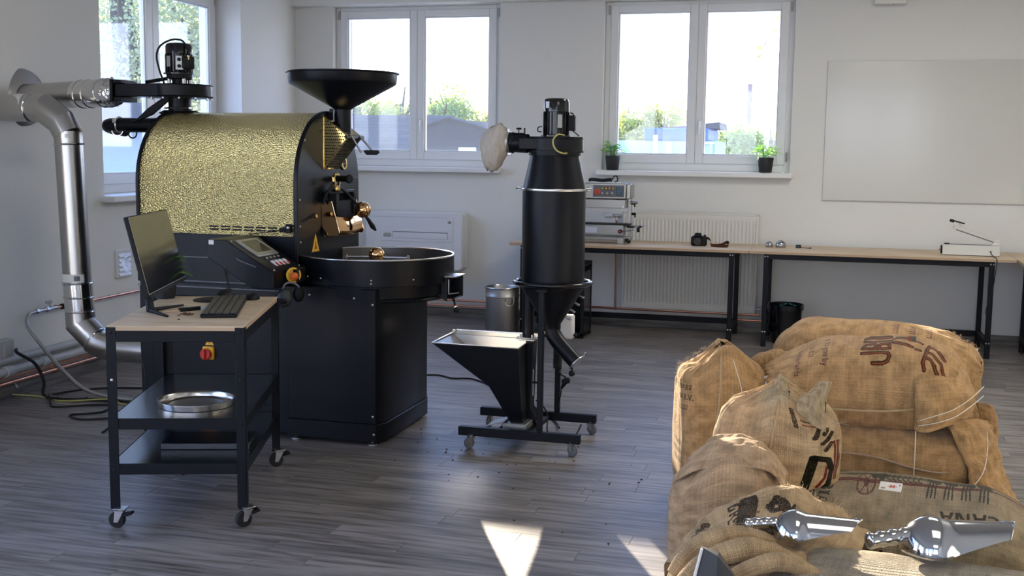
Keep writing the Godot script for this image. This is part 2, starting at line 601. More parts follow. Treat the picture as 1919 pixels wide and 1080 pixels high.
# one inked pixel, worn where the weave is high
func ink(im: Image, x: int, y: int, c: Color, wear := 0.25) -> void:
	if x < 0 or y < 0 or x >= im.get_width() or y >= im.get_height(): return
	var h := fposmod(sin(x * 12.9898 + y * 78.233) * 43758.5, 1.0)
	if h < wear * 0.6: return
	var o := im.get_pixel(x, y)
	im.set_pixel(x, y, o.lerp(Color(c.r * (0.6 + 0.5 * o.r), c.g * (0.6 + 0.5 * o.r), c.b * (0.6 + 0.5 * o.r)), 0.92 - wear * 0.4 * h))

# strokes of a pen of radius r along points
func stroke(im: Image, pts: Array, r: float, c: Color, wear := 0.2) -> void:
	var done := {}
	for i in pts.size() - 1:
		var a: Vector2 = pts[i]; var b: Vector2 = pts[i + 1]
		var m := maxi(1, int(a.distance_to(b) / maxf(1.0, r * 0.5)))
		for k in m + 1:
			var p := a.lerp(b, float(k) / m)
			for y in range(int(p.y - r), int(p.y + r) + 1):
				for x in range(int(p.x - r), int(p.x + r) + 1):
					var id := Vector2i(x, y)
					if not done.has(id) and Vector2(x, y).distance_to(p) <= r:
						done[id] = true
						ink(im, x, y, c, wear)

# text printed into an image: at is the start of the base line, along its direction; squash stretches the height
func print_text(im: Image, text: String, at: Vector2, along_: Vector2, height: float, c: Color, flip := false, wear := 0.25, wide := 1.0) -> void:
	var tm := TextMesh.new()
	var f := SystemFont.new()
	f.font_names = PackedStringArray(["Droid Sans"])
	f.font_weight = 700
	tm.font = f
	tm.text = text
	tm.font_size = 32
	tm.pixel_size = 1.0 / 23.0
	tm.depth = 0.0
	tm.horizontal_alignment = HORIZONTAL_ALIGNMENT_LEFT
	tm.vertical_alignment = VERTICAL_ALIGNMENT_BOTTOM
	var ar := tm.get_mesh_arrays()
	var vs: PackedVector3Array = ar[Mesh.ARRAY_VERTEX]
	var idx: PackedInt32Array = ar[Mesh.ARRAY_INDEX] if ar[Mesh.ARRAY_INDEX] != null else PackedInt32Array(range(vs.size()))
	var r := along_.normalized() * height * wide
	var u := Vector2(along_.y, -along_.x).normalized() * height * (-1.0 if flip else 1.0)
	for i in range(0, idx.size(), 3):
		var p := []
		for k in 3: p.append(at + r * vs[idx[i + k]].x + u * vs[idx[i + k]].y)
		var lo: Vector2 = p[0].min(p[1]).min(p[2])
		var hi: Vector2 = p[0].max(p[1]).max(p[2])
		for y in range(int(floor(lo.y)), int(ceil(hi.y)) + 1):
			for x in range(int(floor(lo.x)), int(ceil(hi.x)) + 1):
				if Geometry2D.point_is_inside_triangle(Vector2(x + 0.5, y + 0.5), p[0], p[1], p[2]): ink(im, x, y, c, wear)

# ---------------------------------------------------------------- the view
const FILL_ENERGY := 5.0  # strength of the added ceiling fill lamps
const SUN_DIR := Vector3(0.497, -0.266, 1.0)
var cam: Camera3D
var LW := Transform3D(Basis(Vector3.UP, deg_to_rad(1.8385)), Vector3(-5.31, 0, -10.8))

func view() -> void:
	cam = Camera3D.new()
	cam.name = "viewpoint"
	cam.fov = rad_to_deg(2.0 * atan(540.0 / 2144.06))
	cam.near = 0.05
	cam.far = 400.0
	add_child(cam)
	cam.position = Vector3(0, 1.65, 0)
	cam.basis = Basis.from_euler(Vector3(-0.118673893, 0.27053696, 0.0128253))
	var we := WorldEnvironment.new()
	we.name = "world"
	var e := Environment.new()
	e.background_mode = Environment.BG_SKY
	var sky := Sky.new()
	var sm := ProceduralSkyMaterial.new()
	sm.sky_top_color = Color(0.50, 0.66, 0.95)
	sm.sky_horizon_color = Color(0.93, 0.96, 1.0)
	sm.sky_curve = 0.12
	sm.ground_bottom_color = Color(0.30, 0.29, 0.27)
	sm.ground_horizon_color = Color(0.62, 0.62, 0.62)
	sm.sun_angle_max = 40.0
	sm.sun_curve = 0.15
	sky.sky_material = sm
	e.sky = sky
	e.background_energy_multiplier = 7.0
	e.tonemap_mode = Environment.TONE_MAPPER_LINEAR
	e.tonemap_exposure = 1.12
	e.sdfgi_enabled = true
	e.ssao_enabled = true
	e.ssil_enabled = true
	we.environment = e
	add_child(we)
	var sun := DirectionalLight3D.new()
	sun.name = "sun"
	sun.light_color = Color(1.0, 0.94, 0.85)
	sun.light_energy = 9.0
	sun.light_angular_distance = 0.53
	sun.shadow_enabled = true
	sun.sky_mode = DirectionalLight3D.SKY_MODE_LIGHT_ONLY
	add_child(sun)
	sun.look_at_from_position(Vector3.ZERO, SUN_DIR)

func in_view(p: Vector3) -> Vector3:   # picture place and depth of a point
	var c := cam.basis.inverse() * (p - cam.position)
	return Vector3(959.5 - c.x / c.z * 2144.06, 540 + c.y / c.z * 2144.06, -c.z)

# ---------------------------------------------------------------- room
func window_unit(n: int, at: Transform3D, w: float, h: float, pane_w: float, glass_lo: float, glass_hi: float, seam: float, glass: Material) -> void:
	# local x runs along the wall, y up, z out of the wall into the room; origin at the foot of the opening's left side
	var root := thing("window_%d" % n, "", "", at.origin, 0.0)
	root.basis = at.basis
	root.remove_meta("label")
	root.set_meta("kind", "structure")
	var m := MB.new()
	m.xf = at
	var fd := -0.085   # face of the fixed frame
	for s in [0.0, w - 0.06]: m.bx(s, s + 0.06, 0, h, fd - 0.07, fd, 0.004)
	m.bx(0.06, w - 0.06, 0, 0.075, fd - 0.07, fd, 0.004)
	m.bx(0.06, w - 0.06, h - 0.045, h, fd - 0.07, fd, 0.004)
	struct("window_frame", m, M.pvc, root)
	var mid := w / 2.0
	for k in 2:
		var x0 := 0.052 if k == 0 else mid + 0.001
		var x1 := mid - 0.001 if k == 0 else w - 0.052
		var g0: float = (mid - seam / 2.0 - pane_w) if k == 0 else mid + seam / 2.0
		var g1: float = g0 + pane_w
		m = MB.new(); m.xf = at
		var y0 := 0.07; var y1 := h - 0.035
		var zf := fd + 0.018
		for q in [[x0, g0, y0, y1], [g1, x1, y0, y1], [g0, g1, y0, glass_lo], [g0, g1, glass_hi, y1]]:
			m.bx(q[0], q[1], q[2], q[3], zf - 0.06, zf, 0.005)
		# glazing beads
		for q in [[g0, g0 + 0.012, glass_lo, glass_hi], [g1 - 0.012, g1, glass_lo, glass_hi], [g0, g1, glass_lo, glass_lo + 0.012], [g0, g1, glass_hi - 0.012, glass_hi]]:
			m.bx(q[0], q[1], q[2], q[3], zf - 0.05, zf - 0.012, 0.003)
		var sash := struct("sash", m, M.pvc, root)
		m = MB.new(); m.xf = at
		m.bx(g0 + 0.002, g1 - 0.002, glass_lo + 0.002, glass_hi - 0.002, zf - 0.042, zf - 0.036)
		struct("pane", m, glass, sash)
		m = MB.new(); m.xf = at
		m.bx(g0 - 0.004, g0 + 0.004, glass_lo, glass_hi, zf - 0.036, zf - 0.03)
		m.bx(g1 - 0.004, g1 + 0.004, glass_lo, glass_hi, zf - 0.036, zf - 0.03)
		struct("gasket", m, M.rubber, sash)
	m = MB.new(); m.xf = at
	var hx := mid + 0.035
	m.bx(hx - 0.014, hx + 0.014, 0.40, 0.475, fd + 0.018, fd + 0.03, 0.004)
	m.tube([V(hx, 0.455, fd + 0.03), V(hx, 0.455, fd + 0.05), V(hx, 0.44, fd + 0.055), V(hx, 0.345, fd + 0.05)], [0.011, 0.011, 0.011, 0.008], 8)
	struct("window_handle", m, M.white_plastic, root)
	for hh in [0.1, h - 0.12]:
		for hx2 in [0.035, w - 0.035]:
			m = MB.new(); m.xf = at
			m.cyl(V(hx2, hh, fd + 0.012), V(hx2, hh + 0.085, fd + 0.012), 0.008, 10)
			struct("hinge", m, M.silver_paint, root)
	m = MB.new(); m.xf = at
	m.bx(-0.035, w + 0.03, -0.052, 0.0, 0.0, 0.105, 0.008)
	m.bx(0.0, w, -0.03, 0.0, -0.09, 0.01)
	struct("window_sill", m, M.sill, root)

func wall_with_holes(called: String, at: Transform3D, x0: float, x1: float, y1: float, th: float, holes: Array, m: Material) -> void:
	var b := MB.new()
	b.xf = at
	var x := x0
	for h in holes:   # [xa, xb, ya, yb]
		b.bx(x, h[0], 0, y1, -th, 0)
		b.bx(h[0], h[1], 0, h[2], -th, 0)
		if h[3] < y1: b.bx(h[0], h[1], h[3], y1, -th, 0)
		x = h[1]
	b.bx(x, x1, 0, y1, -th, 0)
	struct(called, b, m, self, 10.0)

func room() -> void:
	var top := 3.5
	# back wall; x counts from the corner
	var back := Transform3D(Basis(), V(-5.31, 0, -10.8))
	wall_with_holes("wall_back", back, -0.35, 7.95, top, 0.32, [[0.416, 2.162, 1.455, 3.066], [3.182, 4.93, 1.455, 3.066]], M.wall)
	# left wall; its x runs from the corner towards the camera, so turn it
	var lw := LW * Transform3D(Basis(Vector3(0, 0, -1), Vector3.UP, Vector3(1, 0, 0)), Vector3.ZERO)
	# in lw: local x = -z of the wall frame, local z = out of the wall
	wall_with_holes("wall_left", lw, -16.2, 0.0, top, 0.42, [[-13.6, -10.8, 0.1, 3.066], [-10.2, -6.6, 0.1, 3.066], [-3.41, -1.19, 1.245, 3.066]], M.wall)
	var right := Transform3D(Basis(Vector3.UP, -PI / 2), V(2.3, 0, -10.8))
	wall_with_holes("wall_right", right, 0.0, 15.6, top, 0.3, [], M.wall)
	var rear := Transform3D(Basis(Vector3.UP, PI), V(2.6, 0, 4.6))
	wall_with_holes("wall_rear", rear, 0.0, 8.1, top, 0.3, [[0.6, 2.9, 0.7, 3.2], [3.2, 5.2, 0.7, 3.2], [5.5, 7.5, 0.7, 3.2]], M.wall)
	var b := MB.new()
	b.bx(-5.9, 2.7, top, top + 0.25, -11.2, 5.0)
	struct("ceiling", b, M.ceiling)
	b = MB.new()
	b.bx(-5.36, 2.3, 3.07, top, -10.80, -10.69, 0.006)
	struct("trim_1", b, M.wall).set_meta("kind", "structure")
	window_unit(1, Transform3D(Basis(), V(-4.894, 1.49, -10.8)), 1.746, 1.576, 0.672, 0.15, 1.472, 0.15, M.glass_dusty)
	window_unit(2, Transform3D(Basis(), V(-2.128, 1.49, -10.8)), 1.748, 1.576, 0.672, 0.15, 1.472, 0.15, M.glass)
	window_unit(3, lw * Transform3D(Basis(), V(-3.41, 1.285, -0.165)), 2.22, 1.78, 0.86, 0.15, 1.63, 0.20, M.glass_dusty)
	window_unit(7, lw * Transform3D(Basis(), V(-10.2, 0.13, -0.165)), 3.6, 2.936, 1.55, 0.15, 2.8, 0.20, M.glass)  # out of view, placed to brighten the gold drum cover by reflection
	window_unit(8, lw * Transform3D(Basis(), V(-13.6, 0.13, -0.165)), 2.8, 2.936, 1.15, 0.15, 2.8, 0.20, M.glass)  # out of view too, placed to bring daylight in from the left
	# the deeper reveal's own sill board
	b = MB.new(); b.xf = lw
	b.bx(-3.45, -1.15, 1.238, 1.285, -0.16, 0.11, 0.008)
	struct("trim_2", b, M.sill)
	for k in 3:
		var wx: float = [0.6, 3.2, 5.5][k]
		var ww: float = [2.3, 2.0, 2.0][k]
		window_unit(4 + k, rear * Transform3D(Basis(), V(wx, 0.72, 0)), ww, 2.48, ww / 2.0 - 0.16, 0.15, 2.36, 0.15, M.glass)  # unseen windows behind the camera, placed to light surfaces that face it
	# skirting: short plank lengths
	b = MB.new()
	b.bx(-5.3, 2.3, 0.0, 0.092, -10.80, -10.782, 0.003)
	struct("baseboard_back", b, M.base_board)
	b = MB.new(); b.xf = LW
	b.bx(0.0, 0.02, 0.0, 0.092, 0.0, 14.0, 0.003)
	struct("baseboard_left", b, M.base_board)
	# floor: slab and planks
	b = MB.new()
	b.bx(-5.9, 2.7, -0.25, -0.008, -11.2, 5.0)
	var fl := struct("floor", b, M.slab)
	var lens := [0.62, 0.86, 1.08, 1.25]
	var meshes := []
	var pw := 0.128
	for l in lens:
		var q := MB.new()
		q.bx(0, l - 0.0012, -0.008, 0, 0, pw - 0.0012, 0.0006)
		meshes.append(q.mesh(20.0))
	rng.seed = 7
	var all := []
	for r in 122:
		var z := -10.8 + r * pw
		var x := -5.45 - rng.randf_range(0.0, 1.2)
		var last := -1
		while x < 2.3:
			var li := rng.randi_range(0, 3)
			var t := rng.randi_range(0, 7)
			if t == last: t = (t + 3) % 8
			last = t
			var p := V(x, 0, z)
			x += lens[li]
			if x < -5.4: continue
			var c := p + V(lens[li] / 2, 0, pw / 2)
			var s := in_view(c)
			var seen: bool = s.z > 0.5 and s.x > -250 and s.x < 2200 and s.y < 1130
			all.append([s.z if seen else 1000.0 - z, p, li, t])
	all.sort_custom(func(a, bb): return a[0] < bb[0])
	var rest := []
	for t in 8: rest.append(MB.new())
	for i in all.size():
		var a: Array = all[i]
		if i < 300 and a[0] < 900.0:
			var o := MeshInstance3D.new()
			o.name = "plank"
			fl.add_child(o, true)
			o.mesh = meshes[a[2]]
			o.material_override = M["plank%d" % a[3]]
			o.position = a[1]
		else:
			var p: Vector3 = a[1]
			rest[a[3]].bx(p.x, p.x + lens[a[2]] - 0.0012, -0.008, 0, p.z, p.z + pw - 0.0012)
	for t in 8:
		var o := part(fl, "planks_beyond", rest[t], M["plank%d" % t], 20.0)
		o.set_meta("kind", "stuff")

func added_ceiling_lights() -> void:  # added fill panels, unseen above the view, to brighten the whole room
	for col in 1:
		for r in 3:
			var p := V(0.75, 3.47, [-7.4, -2.4, 2.2][r])
			var t := thing("added_ceiling_light", ["added square fill light panel, unseen on the ceiling above the long bench", "added square fill light panel, unseen on the ceiling above the nearest sacks", "added square fill light panel, unseen on the ceiling in the rear of the room"][r], "ceiling light", p, 0.0, "added ceiling lights")
			var b := MB.new(); b.bx(p.x - 0.77, p.x + 0.77, 3.46, 3.50, p.z - 0.77, p.z + 0.77, 0.004); part(t, "housing", b, M.white_paint)
			b = MB.new(); b.bx(p.x - 0.75, p.x + 0.75, 3.452, 3.461, p.z - 0.75, p.z + 0.75); part(t, "fill_lamp_diffuser", b, M.fill_lamp)
			var l := AreaLight3D.new()
			l.name = "fill_lamp"
			t.add_child(l)
			l.area_size = Vector2(1.5, 1.5)
			l.area_normalize_energy = true
			l.light_color = Color(1.0, 0.985, 0.95)
			l.light_energy = FILL_ENERGY * [1.1, 0.15, 1.0][r]
			l.shadow_enabled = true
			l.area_range = 30.0
			l.position = V(0, -0.025, 0)
			l.rotation.x = -PI / 2

# ---------------------------------------------------------------- out of doors
func leafy(parent: Node3D, called: String, c: Vector3, r: Vector3, count: int, size: float, m: Material, seed_: int, lumps := 7) -> void:
	# leaf cards gathered in lumps through a crown
	rng.seed = seed_
	var heads := []
	for i in lumps:
		var d := Vector3(rng.randfn(), rng.randfn(), rng.randfn()).normalized()
		heads.append([c + d * r * rng.randf_range(0.25, 0.7), rng.randf_range(0.35, 0.6)])
	var mm := MultiMesh.new()
	mm.transform_format = MultiMesh.TRANSFORM_3D
	var b := MB.new()
	b.tri(V(-0.5, 0, 0), V(0, 0.05, 0.32), V(0.5, 0, 0))
	b.tri(V(-0.5, 0, 0), V(0.5, 0, 0), V(0, 0.05, -0.32))
	mm.mesh = b.mesh(80.0)
	mm.instance_count = count
	for i in count:
		var h: Array = heads[i % lumps]
		var d := Vector3(rng.randfn(), rng.randfn(), rng.randfn()).normalized() * pow(rng.randf(), 0.4)
		var p: Vector3 = h[0] + d * r * h[1]
		var bas := Basis.from_euler(Vector3(rng.randf() * TAU, rng.randf() * TAU, rng.randf() * TAU)) * Basis.from_scale(Vector3.ONE * size * rng.randf_range(0.6, 1.3))
		mm.set_instance_transform(i, Transform3D(bas, p - parent.global_position))
	var o := MultiMeshInstance3D.new()
	o.name = called
	parent.add_child(o, true)
	o.multimesh = mm
	o.material_override = m
	o.set_meta("kind", "stuff")

func tree(label: String, at: Vector3, crown: Vector3, r: Vector3, count: int, size: float, m: Material, seed_: int, lumps := 7) -> void:
	var t := thing("tree", label, "tree", at, 0.0, "trees outside the windows")
	var b := MB.new()
	var tw := (crown - at).length() * 0.02 + 0.08
	b.tube(smooth([at, at.lerp(crown, 0.4) + V(0.1, 0, 0), crown + V(0, r.y * 0.3, 0)], 4), tw, 8)
	rng.seed = seed_ + 5
	for i in 5:
		var d := Vector3(rng.randfn(), absf(rng.randfn()) * 0.7, rng.randfn()).normalized()
		var s := at.lerp(crown, 0.65)
		b.tube([s, s.lerp(crown + d * r * 0.6, 0.55) + V(0, 0.2, 0), crown + d * r * 0.75], [tw * 0.5, tw * 0.35, tw * 0.12], 6)
	part(t, "trunk", b, M.bark)
	leafy(t, "crown", crown, r, count, size, m, seed_, lumps)

func outdoors() -> void:
	var g := -1.2
	var b := MB.new()
	b.bx(-120, 60, g - 0.5, g, -200, 60)
	struct("ground", b, M.outside_ground)
	# seen through the window over the machine's exhaust: big tree, pale building, roof, pinkish wall
	tree("tall dense tree filling the window behind the roaster's exhaust", V(-9.7, g, -14.6), V(-9.7, 3.0, -14.3), V(2.2, 2.3, 2.0), 24000, 0.06, M.tree_pale, 21, 16)
	tree("second dense tree, standing between the tall tree and the pinkish wall", V(-8.3, g, -15.6), V(-8.7, 3.2, -15.2), V(1.5, 2.1, 1.3), 14000, 0.06, M.tree_pale, 24, 11)
	var t := thing("outbuilding", "pale blue rendered outbuilding under a grey shingled roof, below the tall tree", "building", V(-7.2, g, -10.2))
	b = MB.new(); b.bx(-8.6, -6.35, g, 1.80, -11.2, -9.75); part(t, "wall", b, M.render_blue)
	b = MB.new()
	b.xf = Transform3D(Basis(Vector3.UP, 0.0), V(-7.52, 1.80, -10.5))
	b.prism([Vector2(-1.15, 0), Vector2(1.1, 0), Vector2(1.0, 0.05), Vector2(0.0, 0.34), Vector2(-1.1, 0.05)], 2.1, Transform3D(Basis(), V(0, 0, -1.05)))
	var rf := part(t, "roof", b, M.roof)
	for r in 7:
		b = MB.new()
		var f := r / 7.0
		b.box(V(-7.52 + 1.02 * (1 - f) - 0.07, 1.87 + 0.28 * f, -10.5), V(0.17, 0.014, 2.1), 0.0, Basis(Vector3(0, 0, 1), -0.28))
		part(rf, "shingle_row", b, M.roof_tile)
	t = thing("house", "pinkish rendered house corner beside the leafy trees", "building", V(-7.4, g, -12.8))
	b = MB.new(); b.bx(-6.97, -5.9, g, 5.2, -13.6, -11.85); part(t, "wall", b, M.render_pink)
	b = MB.new(); b.bx(-7.05, -5.85, 5.2, 5.32, -13.7, -11.75, 0.02); part(t, "roof_edge", b, M.roof)
	# seen through the first window of the back wall: roofs and trees
	t = thing("long_roofed_house", "long house with grey tiled roof outside the window beside the machine's hopper", "building", V(-9.2, g, -22.5))
	b = MB.new(); b.bx(-12.6, -7.7, g, 0.9, -24.5, -20.9); part(t, "wall", b, M.brick_far)
	b = MB.new()
	b.prism([Vector2(-20.5, 0.85), Vector2(-22.6, 2.36), Vector2(-24.8, 0.85)], 5.2, Transform3D(Basis(Vector3(0, 0, 1), Vector3.UP, Vector3(-1, 0, 0)), V(-7.55, 0, 0)))
	rf = part(t, "roof", b, M.roof)
	for r in 22:
		b = MB.new()
		var f := (r + 0.5) / 22.0
		b.box(V(-10.15, lerpf(0.87, 2.37, f), lerpf(-20.5, -22.6, f)), V(5.2, 0.014, 0.118), 0.0, Basis(Vector3.RIGHT, 0.60))
		part(rf, "tile_row", b, M.roof_tile if r % 2 else M.roof)
	t = thing("gabled_house", "dark gabled house end outside the window beside the machine's hopper", "building", V(-7.0, g, -22.5))
	b = MB.new()
	b.prism([Vector2(-7.9, g), Vector2(-5.6, g), Vector2(-5.6, 1.86), Vector2(-7.14, 2.27), Vector2(-7.9, 2.06)], 3.0, Transform3D(Basis(), V(0, 0, -24.1)))
	part(t, "wall", b, M.roof)
	b = MB.new()
	b.tube([V(-7.95, 2.05, -21.05), V(-7.14, 2.29, -21.05), V(-5.5, 1.85, -21.05)], 0.035, 4)
	part(t, "verge", b, M.roof_tile)
	b = MB.new(); b.bx(-6.95, -6.6, 1.2, 1.72, -21.12, -21.06, 0.01); part(t, "window", b, M.white_plastic)
	var spots := [[-15.6, 2.75, -33.5, 1.3, 1.3], [-14.2, 2.55, -33.0, 1.2, 1.3], [-13.0, 2.7, -33.5, 1.1, 1.25], [-11.7, 2.55, -33.2, 1.3, 1.25], [-10.2, 2.35, -34.0, 1.1, 1.1], [-9.0, 2.45, -33.5, 1.1, 1.15]]
	var says := ["distant hazy tree, first from the machine's side, beyond the tiled roof", "distant hazy tree, second from the machine's side, beyond the tiled roof", "distant tree beyond the tiled roof, just before the window's mullion", "distant tree directly behind the gable's peak", "low distant tree where the gable roof slopes down", "distant tree at the window's edge beside the white dust bag"]
	for i in spots.size():
		var s: Array = spots[i]
		tree(says[i], V(s[0], g, s[2]), V(s[0], s[1], s[2]), V(s[3], s[4], 1.2), 5000, 0.09, M.tree_leaf if i % 2 else M.tree_leaf2, 60 + i)
	# seen through the second window: blue-banded building, trees, chimney
	t = thing("blue_building", "pale blue flat building with a bright blue fascia, outside the potted plants' window", "building", V(-3.4, g, -26.0))
	b = MB.new(); b.bx(-4.75, -2.45, g, 1.93, -27.5, -25.0); part(t, "wall", b, M.render_blue)
	b = MB.new(); b.bx(-3.98, -2.6, 1.93, 2.2, -27.2, -24.94, 0.02); part(t, "fascia", b, M.blue)
	b = MB.new(); b.prism([Vector2(-3.6, 2.2), Vector2(-2.4, 2.2), Vector2(-2.4, 2.34)], 2.0, Transform3D(Basis(), V(0, 0, -27.1))); part(t, "roof", b, M.roof_tile)
	for k in 5:
		b = MB.new()
		var x: float = [-4.55, -4.2, -3.78, -3.5, -3.2][k]
		b.bx(x, x + [0.14, 0.16, 0.1, 0.12, 0.22][k], 1.3, [1.75, 1.6, 2.05, 1.9, 1.62][k], -24.99, -24.93, 0.01)
		part(t, "window" if k % 2 else "post", b, M.white_plastic)
	t = thing("small_blue_building", "little blue building end beside the bushy yellow-green tree", "building", V(-2.55, g, -24.6))
	b = MB.new(); b.bx(-2.9, -2.5, g, 1.86, -25.4, -24.4); part(t, "wall", b, M.render_blue)
	b = MB.new(); b.bx(-2.95, -2.47, 1.86, 1.9, -25.45, -24.35, 0.01); part(t, "roof_edge", b, M.white_plastic)
	tree("yellow-green tree behind the darker-leaved potted plant", V(-7.0, g, -40), V(-6.95, 2.35, -40), V(1.15, 1.25, 1.0), 4500, 0.1, M.tree_leaf2, 41)
	tree("yellow-green tree rising over the bright blue fascia", V(-5.8, g, -40.3), V(-5.75, 2.35, -40.3), V(1.05, 1.2, 1.0), 4500, 0.1, M.tree_leaf2, 42)
	tree("bushy round tree between the window's mullion and the chimney", V(-2.6, g, -31), V(-2.6, 1.75, -30.7), V(0.95, 1.15, 0.9), 6000, 0.08, M.tree_leaf, 43, 10)
	tree("small low tree behind the brighter potted plant", V(-1.75, g, -35), V(-1.75, 1.85, -35), V(0.75, 0.85, 0.8), 3000, 0.09, M.tree_leaf2, 44)
	t = thing("chimney", "tall slim factory chimney above the trees outside the window", "chimney", V(-4.3, g, -62))
	b = MB.new(); b.lathe([Vector2(0.2, 0), Vector2(0.115, 6.45), Vector2(0.125, 6.45), Vector2(0.125, 6.53), Vector2(0.0, 6.53)], 14, Transform3D(Basis(), V(-4.36, g, -62))); part(t, "stack", b, M.brick_far)
	# twigs of a nearer tree hanging into the second window
	t = thing("hanging_twigs", "sparse leafy twigs hanging down at the window's edge above the brighter potted plant", "twig", V(-0.7, g, -14.5))
	b = MB.new()
	rng.seed = 90
	var leaves := MB.new()
	for k in 5:
		var s0 := V(-0.48 + rng.randf_range(-0.03, 0.1), 3.9, -14.5 + rng.randf_range(-0.2, 0.2))
		var e0 := V(-0.98 + 0.1 * k, [2.75, 2.95, 2.62, 3.05, 2.45][k], -14.5)
		var pts := smooth([s0, s0.lerp(e0, 0.5) + V(0.05, 0.05, 0), e0], 6)
		b.tube(pts, 0.003, 4)
		for q in 9:
			var p: Vector3 = pts[int(rng.randf_range(4, pts.size() - 1))]
			leaves.xf = Transform3D(Basis.from_euler(Vector3(rng.randf() * 1.5, rng.randf() * TAU, rng.randf() * 2.0)), p)
			leaves.tri(V(0, 0, 0), V(0.05, 0, 0.016), V(0.11, 0, 0)); leaves.tri(V(0, 0, 0), V(0.11, 0, 0), V(0.05, 0, -0.016))
	b.tube([V(-0.45, g, -14.7), V(-0.3, 2.5, -14.6), V(-0.42, 3.95, -14.5)], 0.03, 6)
	part(t, "twig", b, M.bark)
	part(t, "leaves", leaves, M.tree_leaf).set_meta("kind", "stuff")

# ---------------------------------------------------------------- along the walls
func plant(at: Vector3, label: String, pot_r: float, pot_h: float, spread: float, tall: float, count: int, seed_: int, light_share: float, group := "potted coffee plants on the sill") -> void:
	var t := thing("potted_plant", label, "plant", at, 0.0, group)
	var b := MB.new()
	b.lathe([Vector2(0, 0), Vector2(pot_r * 0.76, 0), Vector2(pot_r * 0.8, 0.006), Vector2(pot_r, pot_h - 0.004), Vector2(pot_r * 0.97, pot_h), Vector2(pot_r * 0.9, pot_h), Vector2(pot_r * 0.88, pot_h - 0.02)], 24, Transform3D(Basis(), at))
	part(t, "pot", b, M.pot)
	b = MB.new()
	b.lathe([Vector2(pot_r * 0.89, pot_h - 0.02), Vector2(0, pot_h - 0.012)], 16, Transform3D(Basis(), at))
	part(t, "soil", b, M.soil)
	rng.seed = seed_
	var stems := MB.new()
	for k in count:
		var a := TAU * k / count * 2.618 + rng.randf() * 0.5
		var f := float(k) / count
		var root := at + V(0, pot_h - 0.015, 0) + V(cos(a), 0, sin(a)) * pot_r * 0.25
		var reach := spread * rng.randf_range(0.35, 1.0) * (1.0 - 0.35 * f)
		var h := tall * (0.25 + 0.75 * f) * rng.randf_range(0.8, 1.1)
		var tip := at + V(cos(a) * reach * 0.45, pot_h + h * 0.8, sin(a) * reach * 0.45)
		stems.tube(smooth([root, root.lerp(tip, 0.5) + V(0, h * 0.12, 0), tip], 3), 0.0018, 5)
		var d := V(cos(a), rng.randf_range(-0.15, 0.5), sin(a)).normalized()
		var side := d.cross(Vector3.UP).normalized()
		var up := side.cross(d)
		var l := reach * 0.6 + 0.03
		var w := l * 0.24
		var lf := MB.new()
		var curl := rng.randf_range(0.1, 0.4)
		lf.sheet(4, 8, func(u: float, q: float) -> Vector3:
			var ww := w * pow(sin(PI * clampf(q * 0.96 + 0.02, 0, 1)), 0.8) * (1.0 - 0.35 * q)
			var x := (u - 0.5) * 2.0
			return tip + d * l * q + side * x * ww + up * (absf(x) * ww * 0.35 - curl * l * q * q + 0.004 * sin(q * 22.0) * absf(x)))
		part(t, "leaf", lf, M.leaf_light if rng.randf() < light_share else M.leaf)
	part(t, "stems", stems, M.leaf)

